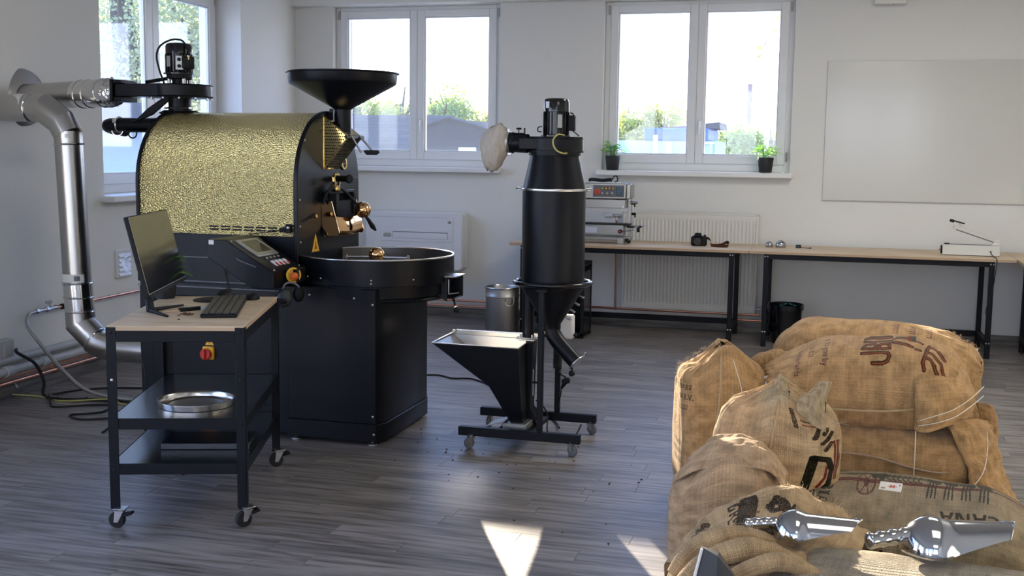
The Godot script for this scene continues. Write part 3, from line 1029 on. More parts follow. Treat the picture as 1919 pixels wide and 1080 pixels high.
func radiator() -> void:
	var x0 := -1.892; var x1 := -0.632; var y0 := 0.185; var y1 := 1.105
	var zf := -10.70
	var t := thing("radiator", "large white ribbed panel radiator under the potted plants' window", "radiator", V(-1.262, y0, -10.75))
	var b := MB.new()
	var nr := 36
	# pressed front: flat margin, raised ribs
	b.sheet(nr * 8, 24, func(u: float, v: float) -> Vector3:
		var x := lerpf(x0 + 0.02, x1 - 0.02, u)
		var ph := absf(fposmod(u * nr, 1.0) - 0.5) * 2.0
		var rib := smoothstep(0.25, 0.6, ph) * 0.011
		var y := lerpf(y0 + 0.02, y1 - 0.015, v)
		var e := smoothstep(0.0, 0.03, y - (y0 + 0.055)) * smoothstep(0.0, 0.03, (y1 - 0.05) - y)
		return V(x, y, zf - rib * e))
	part(t, "front_panel", b, M.white_paint)
	b = MB.new()
	b.bx(x0, x0 + 0.022, y0, y1, zf - 0.07, zf + 0.004, 0.006)
	part(t, "side_panel", b, M.white_paint)
	b = MB.new()
	b.bx(x1 - 0.022, x1, y0, y1, zf - 0.07, zf + 0.004, 0.006)
	part(t, "side_panel", b, M.white_paint)
	b = MB.new()
	b.bx(x0, x1, y1 - 0.018, y1, zf - 0.07, zf + 0.004, 0.005)
	for k in 50:
		var x := lerpf(x0 + 0.03, x1 - 0.03, k / 49.0)
		b.bx(x - 0.004, x + 0.004, y1, y1 + 0.001, zf - 0.06, zf - 0.012)
	part(t, "top_grille", b, M.white_paint)
	b = MB.new()
	b.bx(x0, x1, y0, y0 + 0.022, zf - 0.02, zf + 0.004, 0.005)
	b.bx(x0 + 0.02, x1 - 0.02, y0 + 0.02, y1 - 0.02, zf - 0.07, zf - 0.03)
	part(t, "back_panel", b, M.white_paint)
	b = MB.new()
	b.cyl(V(x1 - 0.01, y0 + 0.045, zf - 0.03), V(x1 + 0.05, y0 + 0.045, zf - 0.03), 0.011, 10)
	b.cyl(V(x1 + 0.05, y0 + 0.08, zf - 0.03), V(x1 + 0.05, y0 - 0.03, zf - 0.03), 0.012, 10)
	b.ring(V(x1 + 0.05, y0 + 0.0, zf - 0.03), Vector3.UP, 0.012, 0.005, 12)
	part(t, "return_valve", b, M.zinc)
	# thermostat head and its copper riser beside the radiator
	t = thing("thermostat_valve", "white thermostat head on a brass valve seen through the bag sealer's frame", "valve", V(-1.95, 1.05, -10.7))
	b = MB.new(); b.cyl(V(-2.06, 1.06, -10.68), V(-1.985, 1.06, -10.68), 0.023, 14, 0.004); part(t, "thermostat_head", b, M.white_plastic)
	b = MB.new(); b.cyl(V(-1.985, 1.06, -10.68), V(-1.90, 1.06, -10.68), 0.014, 12); b.cyl(V(-1.945, 1.08, -10.68), V(-1.945, 1.02, -10.68), 0.012, 12); part(t, "valve_body", b, M.zinc)
	b = MB.new(); b.tube([V(-1.945, 1.03, -10.68), V(-1.945, 0.16, -10.72)], 0.0095, 10); part(t, "riser_pipe", b, M.copper_dark)

func pipes() -> void:
	for k in 2:
		var y: float = [0.172, 0.118][k]
		var b := MB.new()
		b.tube([V(-4.6, y, -10.745), V(-0.55 if k == 0 else -0.52, y, -10.745)], 0.011, 10)
		for x in [-3.5, -2.2, -1.55, -0.75]: b.ring(V(x, y, -10.745), Vector3.RIGHT, 0.011, 0.004, 12, 6)
		solo("copper_pipe", ["upper copper pipe along the skirting of the window wall, passing under the radiator", "lower copper pipe along the skirting of the window wall, passing under the radiator"][k], "pipe", b, M.copper, "copper pipes along the window wall")
	var b2 := MB.new()
	b2.tube([V(-0.50, 0.15, -10.73), V(-0.02, 0.15, -10.735)], 0.016, 10)
	b2.box(V(-0.01, 0.15, -10.735), V(0.05, 0.04, 0.04), 0.006)
	b2.cyl(V(-0.45, 0.15, -10.73), V(-0.36, 0.15, -10.73), 0.02, 10)
	solo("copper_pipe", "short capped copper pipe end on the skirting beside the black waste bin", "pipe", b2, M.copper_dark, "copper pipes along the window wall")
	# left wall: two painted heating pipes, two bare copper ones
	var defs := [[0.262, 0.026, 0.05, M.grey_paint, "upper grey painted heating pipe low on the side wall"], [0.195, 0.03, 0.075, M.grey_paint, "lower, thicker grey painted heating pipe low on the side wall"], [0.152, 0.013, 0.05, M.copper, "upper bare copper pipe below the grey pipes on the side wall"], [0.112, 0.014, 0.055, M.copper, "lowest bare copper pipe just above the skirting of the side wall"]]
	for k in 4:
		var d: Array = defs[k]
		var b := MB.new()
		b.xf = LW
		b.tube([V(d[2], d[0], 0.05), V(d[2], d[0], 9.0)], d[1], 12)
		if k == 1:
			for z in [4.25, 4.62, 3.2]: b.cyl(V(d[2], d[0], z), V(d[2], d[0], z + 0.07), d[1] + 0.008, 12, 0.004)
		elif k > 1:
			for z in [4.12, 3.5, 5.0]:
				b.cyl(V(d[2], d[0], z), V(d[2], d[0], z + 0.014), d[1] + 0.006, 12, 0.002)
				b.bx(0.0, d[2], d[0] - 0.004, d[0] + 0.004, z + 0.003, z + 0.011)
		solo("heating_pipe" if k < 2 else "copper_pipe", d[4], "pipe", b, d[3], "pipes along the side wall")
	# gas line with valve and braided hose
	var t := thing("gas_pipe", "thin copper gas pipe with a valve running along the side wall behind the silver duct", "pipe", LW * V(0.06, 0.54, 3.4))
	var b := MB.new(); b.xf = LW
	b.tube([V(0.06, 0.541, 4.12), V(0.06, 0.538, 2.2)], 0.0105, 10)
	part(t, "pipe", b, M.copper)
	b = MB.new(); b.xf = LW
	b.cyl(V(0.06, 0.541, 4.11), V(0.06, 0.541, 4.20), 0.014, 12)
	b.cyl(V(0.06, 0.541, 4.20), V(0.06, 0.541, 4.225), 0.02, 6, 0.003)
	b.cyl(V(0.06, 0.541, 4.225), V(0.06, 0.541, 4.30), 0.013, 12)
	b.cyl(V(0.06, 0.541, 4.30), V(0.06, 0.541, 4.33), 0.018, 6, 0.003)
	part(t, "valve_body", b, M.steel)
	b = MB.new(); b.xf = LW
	b.cyl(V(0.06, 0.55, 4.18), V(0.06, 0.58, 4.18), 0.007, 8)
	b.box(V(0.06, 0.59, 4.19), V(0.012, 0.022, 0.07), 0.004)
	part(t, "valve_lever", b, M.grey_paint)
	b = MB.new(); b.xf = LW
	b.cyl(V(0.06, 0.541, 4.03), V(0.06, 0.541, 4.055), 0.02, 12, 0.004)
	b.bx(0.0, 0.06, 0.535, 0.547, 4.035, 4.05)
	part(t, "pipe_clip", b, M.rubber)
	b = MB.new()
	var h0 := LW * V(0.06, 0.541, 4.33)
	b.tube(smooth([h0, LW * V(0.07, 0.53, 4.42), LW * V(0.10, 0.46, 4.47), V(-4.92, 0.33, -6.3), V(-4.72, 0.21, -6.22), V(-4.45, 0.12, -6.1), V(-4.1, 0.10, -6.05), V(-3.89, 0.14, -6.05)], 8), 0.0125, 10)
	solo("gas_hose", "grey braided gas hose looping from the wall valve down past the silver duct", "hose", b, M.steel_dull)

func wall_things() -> void:
	# air conditioner
	var t := thing("air_conditioner", "flat white wall air conditioner under the window behind the cooling tray", "air conditioner", V(-3.94, 0.485, -10.7))
	var b := MB.new()
	var zf := -10.60
	b.xf = Transform3D(Basis(), V(-3.96, 0.765, 0))
	var rp := []
	for k in 24:
		var a := TAU * k / 24.0
		rp.append(Vector2(signf(cos(a)) * 0.46 + cos(a) * 0.05, signf(sin(a)) * 0.235 + sin(a) * 0.05))
	b.prism(rp, 0.19, Transform3D(Basis(), V(0, 0, zf - 0.19)), 0.012)
	part(t, "housing", b, M.white_plastic, 35)
	b = MB.new()
	b.bx(-4.30, -3.56, 0.755, 0.875, zf - 0.004, zf + 0.004, 0.003)
	part(t, "recess_panel", b, M.white_plastic)
	b = MB.new()
	b.bx(-4.17, -3.60, 0.785, 0.846, zf + 0.002, zf + 0.008, 0.002)
	part(t, "louver", b, M.white_plastic)
	b = MB.new()
	b.bx(-4.17, -3.60, 0.846, 0.853, zf + 0.002, zf + 0.005)
	b.bx(-4.173, -4.17, 0.785, 0.85, zf + 0.002, zf + 0.006)
	b.bx(-3.60, -3.597, 0.785, 0.85, zf + 0.002, zf + 0.006)
	part(t, "slot", b, M.grey_panel)
	b = MB.new()
	for s in [0.0, 0.05]: b.cyl(V(-4.255 + s, 0.815, zf), V(-4.255 + s, 0.815, zf + 0.007), 0.02, 16, 0.002)
	b.bx(-4.255, -4.205, 0.795, 0.835, zf, zf + 0.0068)
	part(t, "control_window", b, M.silver_paint)
	b = MB.new()
	b.bx(-3.60, -3.564, 0.94, 0.968, zf + 0.0, zf + 0.002)
	part(t, "badge", b, M.silver_paint)
	b = MB.new()
	b.bx(-3.597, -3.567, 0.943, 0.948, zf + 0.002, zf + 0.003); b.bx(-3.588, -3.576, 0.952, 0.964, zf + 0.002, zf + 0.003)
	part(t, "badge_mark", b, M.grey_panel)
	b = MB.new()
	b.bx(-4.44, -3.6, 0.995, 0.998, zf - 0.001, zf + 0.001); b.bx(-3.545, -3.542, 0.52, 1.0, zf - 0.001, zf + 0.001)
	part(t, "panel_joint", b, M.silver_paint)
	# whiteboard
	t = thing("whiteboard", "large frameless white glass board on the wall above the bench", "whiteboard", V(1.0, 1.25, -10.79))
	b = MB.new(); b.bx(-0.08, 2.05, 1.252, 2.49, -10.795, -10.782, 0.002); part(t, "board", b, M.board)
	b = MB.new(); b.bx(-0.082, 2.052, 1.248, 1.253, -10.797, -10.781, 0.001); part(t, "bottom_edge", b, M.board_edge)
	# fitting near the ceiling above the board
	t = thing("wall_fitting", "small pale box fitting on the wall high above the whiteboard", "fitting", V(0.42, 2.965, -10.75))
	b = MB.new(); b.bx(0.287, 0.56, 2.972, 3.10, -10.80, -10.71, 0.006); part(t, "housing", b, M.white_paint)
	b = MB.new(); b.cyl(V(0.45, 2.968, -10.74), V(0.45, 2.974, -10.74), 0.008, 10); part(t, "screw", b, M.grey_panel)
	# louvred vent on the side wall
	t = thing("wall_vent", "small white louvred vent on the side wall between the duct and the monitor", "vent", LW * V(0.01, 0.655, 3.2))
	b = MB.new(); b.xf = LW
	b.bx(0.0, 0.02, 0.655, 0.87, 3.10, 3.30, 0.004)
	part(t, "frame", b, M.white_plastic)
	for k in 5:
		b = MB.new(); b.xf = LW
		b.box(V(0.022, 0.685 + k * 0.036, 3.2), V(0.006, 0.034, 0.155), 0.001, Basis(Vector3(0, 0, 1), 0.5))
		part(t, "slat", b, M.white_plastic)
	# socket box at the left edge
	t = thing("socket_box", "grey surface socket box low on the side wall where a black cable comes out", "socket", LW * V(0.03, 0.19, 4.65))
	b = MB.new(); b.xf = LW
	b.bx(0.0, 0.07, 0.27, 0.40, 4.57, 4.78, 0.008)
	part(t, "box", b, M.grey_paint)
	b = MB.new(); b.xf = LW
	b.bx(0.07, 0.076, 0.29, 0.38, 4.6, 4.68, 0.003)
	part(t, "lid", b, M.grey_paint)
	# floor cables
	var p0 := LW * V(0.08, 0.325, 4.57)
	b = MB.new()
	b.tube(smooth([p0, p0 + V(0.06, -0.01, 0.06), V(-5.02, 0.22, -6.33), V(-4.98, 0.10, -6.36), V(-4.96, 0.015, -6.33), V(-4.8, 0.011, -6.26), V(-4.5, 0.011, -6.34), V(-4.2, 0.011, -6.35), V(-3.9, 0.012, -6.3)], 8), 0.011, 8)
	for q in [[-4.8, -6.26], [-4.62, -6.31], [-4.4, -6.345]]: b.ring(V(q[0], 0.011, q[1]), V(1, 0, -0.2).normalized(), 0.013, 0.003, 10, 6)
	solo("power_cable", "thick black power cable from the socket box across the floor to the roaster", "cable", b, M.rubber, "cables on the floor")
	b = MB.new()
	b.tube(smooth([V(-5.25, 0.03, -6.2), V(-5.0, 0.006, -6.31), V(-4.75, 0.006, -6.24), V(-4.45, 0.022, -6.32), V(-4.32, 0.006, -6.28), V(-4.15, 0.006, -6.38), V(-3.92, 0.02, -6.4)], 8), 0.005, 6)
	solo("earth_wire", "thin yellow-green earth wire tied along the thick black cable", "cable", b, M.green_cable, "cables on the floor")
	b = MB.new()
	b.tube(smooth([V(-4.94, 0.008, -6.36), V(-4.78, 0.006, -6.16), V(-4.68, 0.006, -6.08), V(-4.5, 0.006, -6.2), V(-4.38, 0.006, -6.22), V(-4.32, 0.006, -6.05), V(-4.45, 0.006, -5.92), V(-4.32, 0.006, -5.84), V(-4.15, 0.006, -5.92), V(-4.05, 0.006, -5.75), V(-4.0, 0.006, -5.6)], 8), 0.006, 6)
	solo("loose_cable", "thin black cable lying in a wide S on the floor near the trolley", "cable", b, M.rubber, "cables on the floor")
	b = MB.new()
	b.tube(smooth([V(-4.92, 0.012, -6.37), V(-4.86, 0.006, -6.55), V(-4.72, 0.006, -6.68), V(-4.45, 0.006, -6.78), V(-4.3, 0.006, -6.95), V(-4.15, 0.006, -7.0), V(-3.9, 0.006, -7.02)], 8), 0.0065, 6)
	solo("loose_cable", "thin black cable curving across the floor under the silver duct's elbow", "cable", b, M.rubber, "cables on the floor")
	b = MB.new()
	b.tube(smooth([V(-2.95, 0.006, -7.75), V(-2.75, 0.006, -7.86), V(-2.6, 0.006, -7.78), V(-2.45, 0.006, -7.8), V(-2.2, 0.006, -7.55), V(-1.9, 0.006, -7.2), V(-1.6, 0.006, -6.75), V(-1.5, 0.02, -6.5)], 8), 0.006, 6)
	solo("loose_cable", "black cable running over the floor from behind the roaster to the destoner", "cable", b, M.rubber, "cables on the floor")
	b = MB.new(); b.xf = Transform3D(Basis.from_euler(Vector3(0.5, 0.4, 0.3)), V(-5.16, 0.05, -6.3))
	b.bx(-0.025, 0.025, 0.0, 0.05, -0.001, 0.001)
	solo("cable_tag", "small white paper tag hanging on the yellow-green wire by the side wall", "tag", b, M.paper)
	# plants on the sill
	plant(V(-2.007, 1.49, -10.735), "bushy dark-leaved plant in a black pot at the sill's end near the bag sealer", 0.07, 0.135, 0.16, 0.15, 26, 14, 0.12)
	plant(V(-0.592, 1.49, -10.735), "bright green backlit plant in a black pot at the sill's end near the whiteboard", 0.072, 0.135, 0.14, 0.13, 26, 19, 0.6)

# ---------------------------------------------------------------- the benches at the back
func bench_frame(label: String, x0: float, x1: float, z0: float, z1: float, top: float, group: String) -> Node3D:
	var t := thing("workbench", label, "bench", V((x0 + x1) / 2, 0, (z0 + z1) / 2), 0.0, group)
	var s := 0.042
	for x in [x0, x1]:
		for z in [z0, z1]:
			var b := MB.new()
			b.box(V(x, top / 2, z), V(s, top, s), 0.004)
			var leg := part(t, "leg", b, M.frame)
			if z == z1:
				for y in [top - 0.022, 0.13]:
					for dx in [-0.011, 0.011]:
						b = MB.new(); b.ball(V(x + dx, y, z + s / 2), V(0.0075, 0.0075, 0.005), 10, 6)
						part(leg, "bolt", b, M.zinc)
			b = MB.new(); b.cyl(V(x, -0.0, z), V(x, 0.02, z), 0.022, 12); part(leg, "foot", b, M.rubber)
	for z in [z0, z1]:
		var b := MB.new(); b.bx(x0 + s * 0.5, x1 - s * 0.5, top - 0.045, top, z - s / 2 + 0.002, z + s / 2 - 0.002, 0.003)
		part(t, "rail", b, M.frame)
	for x in [x0, x1]:
		var b := MB.new(); b.bx(x - s / 2, x + s / 2, top - 0.045, top, z0 + s / 2, z1 - s / 2, 0.003); part(t, "rail", b, M.frame)
		b = MB.new(); b.bx(x - s / 2, x + s / 2, 0.10, 0.148, z0 + s / 2, z1 - s / 2, 0.003); part(t, "stretcher", b, M.frame)
	var b3 := MB.new(); b3.bx(x0 + s * 0.5, x1 - s * 0.5, 0.09, 0.14, z0 - s / 2 + 0.002, z0 + s / 2 - 0.002, 0.003); part(t, "stretcher", b3, M.frame)
	return t

func bench_top(label: String, x0: float, x1: float, z0: float, z1: float, y0: float, y1: float) -> void:
	var t := thing("worktop", label, "worktop", V((x0 + x1) / 2, y0, (z0 + z1) / 2), 0.0, "plywood worktops")
	var b := MB.new(); b.bx(x0, x1, y1 - 0.006, y1, z0, z1, 0.001); part(t, "face_veneer", b, M.ply)
	for k in 4:
		b = MB.new()
		var h := (y1 - 0.006 - y0) / 4.0
		b.bx(x0 + 0.0008, x1 - 0.0008, y0 + h * k, y0 + h * (k + 1), z0 + 0.0008, z1 - 0.0008)
		part(t, "ply_layer", b, M.ply_edge if k % 2 else M.ply_dark)

func benches() -> void:
	var y0 := 0.806; var y1 := 0.833
	bench_frame("black steel bench frame standing in front of the radiator", -2.68, -0.81, -10.66, -10.03, y0, "bench frames")
	bench_frame("black steel bench frame beneath the whiteboard, with the waste bin under it", -0.515, 1.29, -10.66, -10.03, y0, "bench frames")
	bench_frame("black steel bench frame at the corner, running towards the room along the side wall", 1.62, 2.2, -10.46, -8.9, y0, "bench frames")
	bench_top("plywood worktop carrying the bag sealer and the camera", -2.80, -0.662, -10.74, -9.99, y0, y1)
	bench_top("plywood worktop carrying the silver domes and the white heat sealer", -0.659, 1.472, -10.74, -9.99, y0, y1)
	bench_top("plywood worktop meeting the long bench at the corner", 1.476, 2.27, -10.74, -8.7, y0, y1)
	# things under the benches
	var t := thing("crate", "black open-sided crate cabinet on the floor behind the destoner", "crate", V(-2.25, 0, -10.03))
	var b := MB.new()
	for x in [-2.43, -2.09]:
		for z in [-10.2, -9.88]: b.bx(x - 0.015, x + 0.015, 0.0, 0.665, z - 0.015, z + 0.015, 0.003)
	part(t, "post", b, M.black_matt)
	b = MB.new(); b.bx(-2.445, -2.075, 0.645, 0.675, -10.215, -9.865, 0.003); part(t, "top", b, M.black_matt)
	b = MB.new(); b.bx(-2.445, -2.075, 0.02, 0.05, -10.215, -9.865, 0.003); part(t, "base", b, M.black_matt)
	b = MB.new(); b.bx(-2.445, -2.075, 0.02, 0.66, -10.21, -10.2); b.bx(-2.44, -2.43, 0.05, 0.65, -10.2, -9.88); part(t, "panel", b, M.black_matt)
	b = MB.new(); b.bx(-2.43, -2.09, 0.22, 0.30, -9.89, -9.875, 0.004); part(t, "drawer_front", b, M.black_gloss)
	b = MB.new(); b.bx(-2.1, -2.08, 0.05, 0.6, -10.2, -9.9, 0.003); part(t, "side_panel", b, M.black_gloss)
	# waste bin with a turquoise bag
	t = thing("waste_bin", "round black waste bin under the bench with a turquoise bag showing", "bin", V(-0.345, 0, -10.28))
	var at := Transform3D(Basis(), V(-0.345, 0, -10.28))
	b = MB.new(); b.lathe([Vector2(0, 0.003), Vector2(0.105, 0.0), Vector2(0.112, 0.006), Vector2(0.147, 0.30), Vector2(0.157, 0.302), Vector2(0.157, 0.345), Vector2(0.152, 0.35), Vector2(0.146, 0.345), Vector2(0.13, 0.10), Vector2(0, 0.09)], 36, at); part(t, "bin_body", b, M.black_gloss)
	b = MB.new()
	b.sheet(14, 8, func(u: float, v: float) -> Vector3: return V(-0.345 + lerpf(-0.06, 0.10, u), 0.315 + 0.045 * sin(PI * u) * (0.4 + 0.6 * v) + 0.008 * sin(u * 23.0 + v * 9.0), -10.28 + lerpf(-0.11, 0.05, v)))
	part(t, "bag", b, M.turquoise)
	# steel can
	t = thing("steel_drum", "brushed stainless steel drum with a bail handle on the floor behind the hopper", "drum", V(-2.873, 0, -10.03))
	at = Transform3D(Basis(), V(-2.873, 0, -10.03))
	b = MB.new(); b.lathe([Vector2(0, 0.004), Vector2(0.15, 0.0), Vector2(0.153, 0.004), Vector2(0.153, 0.325), Vector2(0.160, 0.33), Vector2(0.160, 0.345), Vector2(0.156, 0.35), Vector2(0.156, 0.405), Vector2(0.162, 0.41), Vector2(0.162, 0.418), Vector2(0.155, 0.42), Vector2(0.150, 0.41), Vector2(0.148, 0.05), Vector2(0, 0.045)], 44, at); part(t, "drum_body", b, M.steel_dull)
	b = MB.new(); b.ring(V(-2.873, 0.415, -10.03), Vector3.UP, 0.157, 0.006, 40, 8); part(t, "rim", b, M.steel)
	b = MB.new(); b.tube(smooth([V(-2.80, 0.30, -9.888), V(-2.79, 0.27, -9.874), V(-2.762, 0.262, -9.885), V(-2.74, 0.275, -9.92), V(-2.738, 0.32, -9.945)], 5), 0.0035, 6); part(t, "handle", b, M.zinc)
	b = MB.new(); b.box(V(-2.80, 0.315, -9.893), V(0.02, 0.03, 0.012), 0.003); b.box(V(-2.742, 0.33, -9.945), V(0.014, 0.03, 0.018), 0.003); part(t, "handle_lug", b, M.zinc)

func bench_things() -> void:
	var y := 0.833
	# continuous bag sealer
	var t := thing("bag_sealer", "stainless steel band sealer with yellow buttons standing on the bench behind the destoner", "sealer", V(-2.0, y, -10.3))
	var b := MB.new(); b.bx(-2.36, -1.782, 1.237, 1.376, -10.42, -10.23, 0.006); part(t, "control_box", b, M.steel_soft)
	b = MB.new(); b.bx(-1.783, -1.745, 1.24, 1.372, -10.46, -10.25, 0.005); part(t, "end_plate", b, M.steel_soft)
	var p := V(0, 0, 0)
	b = MB.new(); b.bx(-2.085, -1.80, 1.252, 1.36, -10.231, -10.226, 0.002); var panel := part(t, "control_panel", b, M.grey_panel)
	b = MB.new(); b.cyl(V(-2.047, 1.298, -10.227), V(-2.047, 1.298, -10.205), 0.021, 18, 0.004); part(panel, "emergency_stop", b, M.red)
	b = MB.new(); b.ring(V(-2.047, 1.298, -10.225), V(0, 0, 1), 0.023, 0.004, 20, 6); part(panel, "stop_collar", b, M.orange)
	for k in 4:
		b = MB.new(); b.box(V(-1.994 + k * 0.0315, 1.331, -10.222), V(0.021, 0.023, 0.012), 0.002); part(panel, "lamp_housing", b, M.ink)
		b = MB.new(); b.box(V(-1.994 + k * 0.0315, 1.331, -10.217), V(0.015, 0.017, 0.012), 0.002); part(panel, "yellow_button", b, M.amber)
	for k in 3:
		b = MB.new(); b.cyl(V(-1.997 + k * 0.045, 1.288, -10.226), V(-1.997 + k * 0.045, 1.288, -10.208), 0.0095, 14, 0.002); part(panel, "knob", b, M.silver_paint)
	b = MB.new(); b.bx(-1.873, -1.815, 1.268, 1.345, -10.227, -10.221, 0.002); part(panel, "temperature_display", b, M.lcd)
	b = MB.new(); b.bx(-1.86, -1.832, 1.303, 1.309, -10.2212, -10.2205); b.bx(-1.86, -1.836, 1.283, 1.287, -10.2212, -10.2205); part(panel, "display_digits", b, M.lcd_glow)
	b = MB.new(); b.bx(-2.36, -1.79, 1.152, 1.232, -10.40, -10.24, 0.004); part(t, "belt_guard", b, M.steel_soft)
	b = MB.new(); b.prism([Vector2(-0.014, 0), Vector2(0.014, 0), Vector2(0, 0.024)], 0.001, Transform3D(Basis(), V(-1.808, 1.156, -10.2395))); part(t, "warning_sticker", b, M.paper)
	b = MB.new(); b.bx(-1.785, -1.755, 0.90, 1.24, -10.40, -10.36, 0.003); part(t, "pillar", b, M.steel_soft)
	b = MB.new(); b.bx(-2.4, -1.80, 0.905, 1.005, -10.36, -10.25, 0.005); part(t, "conveyor_body", b, M.steel_soft)
	b = MB.new(); b.bx(-2.42, -1.75, 1.0, 1.012, -10.40, -10.22, 0.004); part(t, "conveyor_belt", b, M.rubber)
	b = MB.new(); b.bx(-2.4, -1.74, 0.866, 0.895, -10.38, -10.20, 0.004); part(t, "base_plate", b, M.steel_soft)
	for x in [-2.34, -1.815]:
		b = MB.new(); b.bx(x - 0.028, x + 0.032, y, 0.895, -10.235, -10.17, 0.004); part(t, "foot", b, M.steel_soft)
	b = MB.new(); b.bx(-1.78, -1.755, y, 0.89, -10.38, -10.33, 0.003); b.bx(-1.775, -1.745, 0.855, 0.885, -10.2, -10.17, 0.003); part(t, "foot_clamp", b, M.black_matt)
	b = MB.new(); b.tube([V(-1.83, 0.945, -10.24), V(-1.70, 0.963, -10.2)], 0.006, 8); b.tube([V(-1.80, 0.99, -10.28), V(-1.61, 1.0, -10.24)], 0.005, 8); part(t, "guide_rod", b, M.steel_soft)
	b = MB.new(); b.cyl(V(-1.828, 0.945, -10.24), V(-1.828, 0.945, -10.2), 0.019, 8, 0.004); part(t, "black_knob", b, M.black_matt)
	b = MB.new(); b.cyl(V(-1.828, 0.945, -10.2), V(-1.828, 0.945, -10.197), 0.009, 12); part(t, "knob_cap", b, M.red)
	b = MB.new(); b.box(V(-1.665, 0.965, -10.24), V(0.024, 0.045, 0.02), 0.003); b.cyl(V(-1.66, 0.99, -10.24), V(-1.635, 0.99, -10.24), 0.008, 8); b.cyl(V(-1.77, 0.987, -10.24), V(-1.70, 0.987, -10.24), 0.008, 8); part(t, "guide_clamp", b, M.black_matt)
	for q in [[-1.735, 1.195], [-1.73, 1.10]]:
		b = MB.new(); b.cyl(V(q[0] - 0.02, q[1], -10.36), V(q[0] + 0.02, q[1], -10.36), 0.012, 8, 0.003); b.box(V(q[0] + 0.012, q[1] - 0.015, -10.36), V(0.012, 0.035, 0.012), 0.003); part(t, "wing_knob", b, M.black_matt)
	b = MB.new(); b.cyl(V(-1.76, 1.205, -10.33), V(-1.69, 1.205, -10.33), 0.014, 12, 0.003); part(t, "adjuster", b, M.steel_soft)
	b = MB.new(); b.bx(-2.2, -2.045, 0.925, 0.985, -10.2505, -10.2485); part(t, "label_plate", b, M.paper_blue)
	# cable on the sealer
	b = MB.new()
	var pts := []
	for k in 40:
		var a := TAU * k / 13.0
		pts.append(V(-2.04 + 0.105 * cos(a), 1.392 + 0.004 * sin(k * 1.7) + 0.0006 * k, -10.32 + 0.03 * sin(a)))
	pts.append_array([V(-1.93, 1.405, -10.3), V(-1.905, 1.44, -10.3), V(-1.88, 1.435, -10.3), V(-1.875, 1.40, -10.3), V(-1.90, 1.388, -10.3)])
	b.tube(smooth(pts, 3), 0.0055, 6)
	solo("coiled_cable", "black power cable coiled on top of the band sealer", "cable", b, M.rubber)
	b = MB.new(); b.bx(-2.12, -1.855, 1.376, 1.382, -10.4, -10.26, 0.002)
	solo("plastic_tray", "thin white sheet lying under the coiled cable on the sealer", "sheet", b, M.white_plastic)
	# camera
	t = thing("camera", "black camera with a dark strap lying on the plywood bench in front of the radiator", "camera", V(-1.12, y, -10.3))
	b = MB.new(); b.bx(-1.195, -1.055, y, y + 0.088, -10.335, -10.275, 0.012); part(t, "body", b, M.black_matt)
	b = MB.new(); b.prism([Vector2(-0.036, 0), Vector2(0.036, 0), Vector2(0.022, 0.03), Vector2(-0.022, 0.03)], 0.06, Transform3D(Basis(), V(-1.135, y + 0.085, -10.335)), 0.005); part(t, "viewfinder_hump", b, M.black_matt)
	b = MB.new(); b.cyl(V(-1.13, y + 0.045, -10.28), V(-1.13, y + 0.045, -10.225), 0.036, 20, 0.003); part(t, "lens", b, M.black_gloss)
	b = MB.new(); b.cyl(V(-1.075, y + 0.086, -10.31), V(-1.075, y + 0.099, -10.31), 0.012, 12, 0.002); part(t, "dial", b, M.black_matt)
	b = MB.new()
	var path := smooth([V(-1.055, y + 0.075, -10.3), V(-1.025, y + 0.06, -10.28), V(-1.01, y + 0.015, -10.26), V(-0.97, y + 0.012, -10.24), V(-0.92, y + 0.02, -10.26), V(-0.885, y + 0.04, -10.3), V(-0.86, y + 0.035, -10.28), V(-0.865, y + 0.012, -10.22), V(-0.92, y + 0.008, -10.2), V(-0.99, y + 0.008, -10.23)], 6)
	for i in path.size() - 1:
		var a: Vector3 = path[i]; var c: Vector3 = path[i + 1]
		var d := (c - a).normalized()
		var s := V(0, 0.011, 0.008) if i < 12 else V(0.003, 0.014, 0.012)
		b.quad(a - s, a + s, c + s, c - s); b.quad(a - s + d.cross(s) * 0.25, c - s + d.cross(s) * 0.25, c + s + d.cross(s) * 0.25, a + s + d.cross(s) * 0.25)
	part(t, "strap", b, M.strap)
	# two chrome domes, a small black gadget
	for k in 2:
		var x: float = [-0.515, -0.415][k]
		var r: float = [0.034, 0.047][k]
		t = thing("chrome_dome", ["smaller chrome dome weight on the bench", "larger chrome dome weight on the bench"][k], "weight", V(x, y, -10.42), 0.0, "chrome domes on the bench")
		b = MB.new()
		var pr := [Vector2(0, 0), Vector2(r * 0.92, 0), Vector2(r, 0.006), Vector2(r, 0.02)]
		for i in 9: pr.append(Vector2(r * cos(PI / 2 * (i + 1) / 9.0), 0.02 + r * sin(PI / 2 * (i + 1) / 9.0)))
		b.lathe(pr, 24, Transform3D(Basis(), V(x, y, -10.42))); part(t, "dome", b, M.mirror)
		b = MB.new(); b.ring(V(x, y + 0.02, -10.42), Vector3.UP, r, 0.003, 24, 6); part(t, "rim", b, M.steel)
	t = thing("gadget", "tiny black boxy gadget with a short lead beside the chrome domes", "gadget", V(-0.25, y, -10.42))
	b = MB.new(); b.bx(-0.285, -0.24, y, y + 0.03, -10.435, -10.405, 0.003); part(t, "body", b, M.black_matt)
	b = MB.new(); b.tube(smooth([V(-0.24, y + 0.006, -10.42), V(-0.2, y + 0.005, -10.41), V(-0.165, y + 0.004, -10.4), V(-0.15, y + 0.006, -10.41), V(-0.165, y + 0.008, -10.42)], 4), 0.003, 6); part(t, "lead", b, M.rubber)
	b = MB.new(); b.bx(-0.282, -0.252, y + 0.006, y + 0.022, -10.4052, -10.4042); part(t, "display", b, M.lcd)
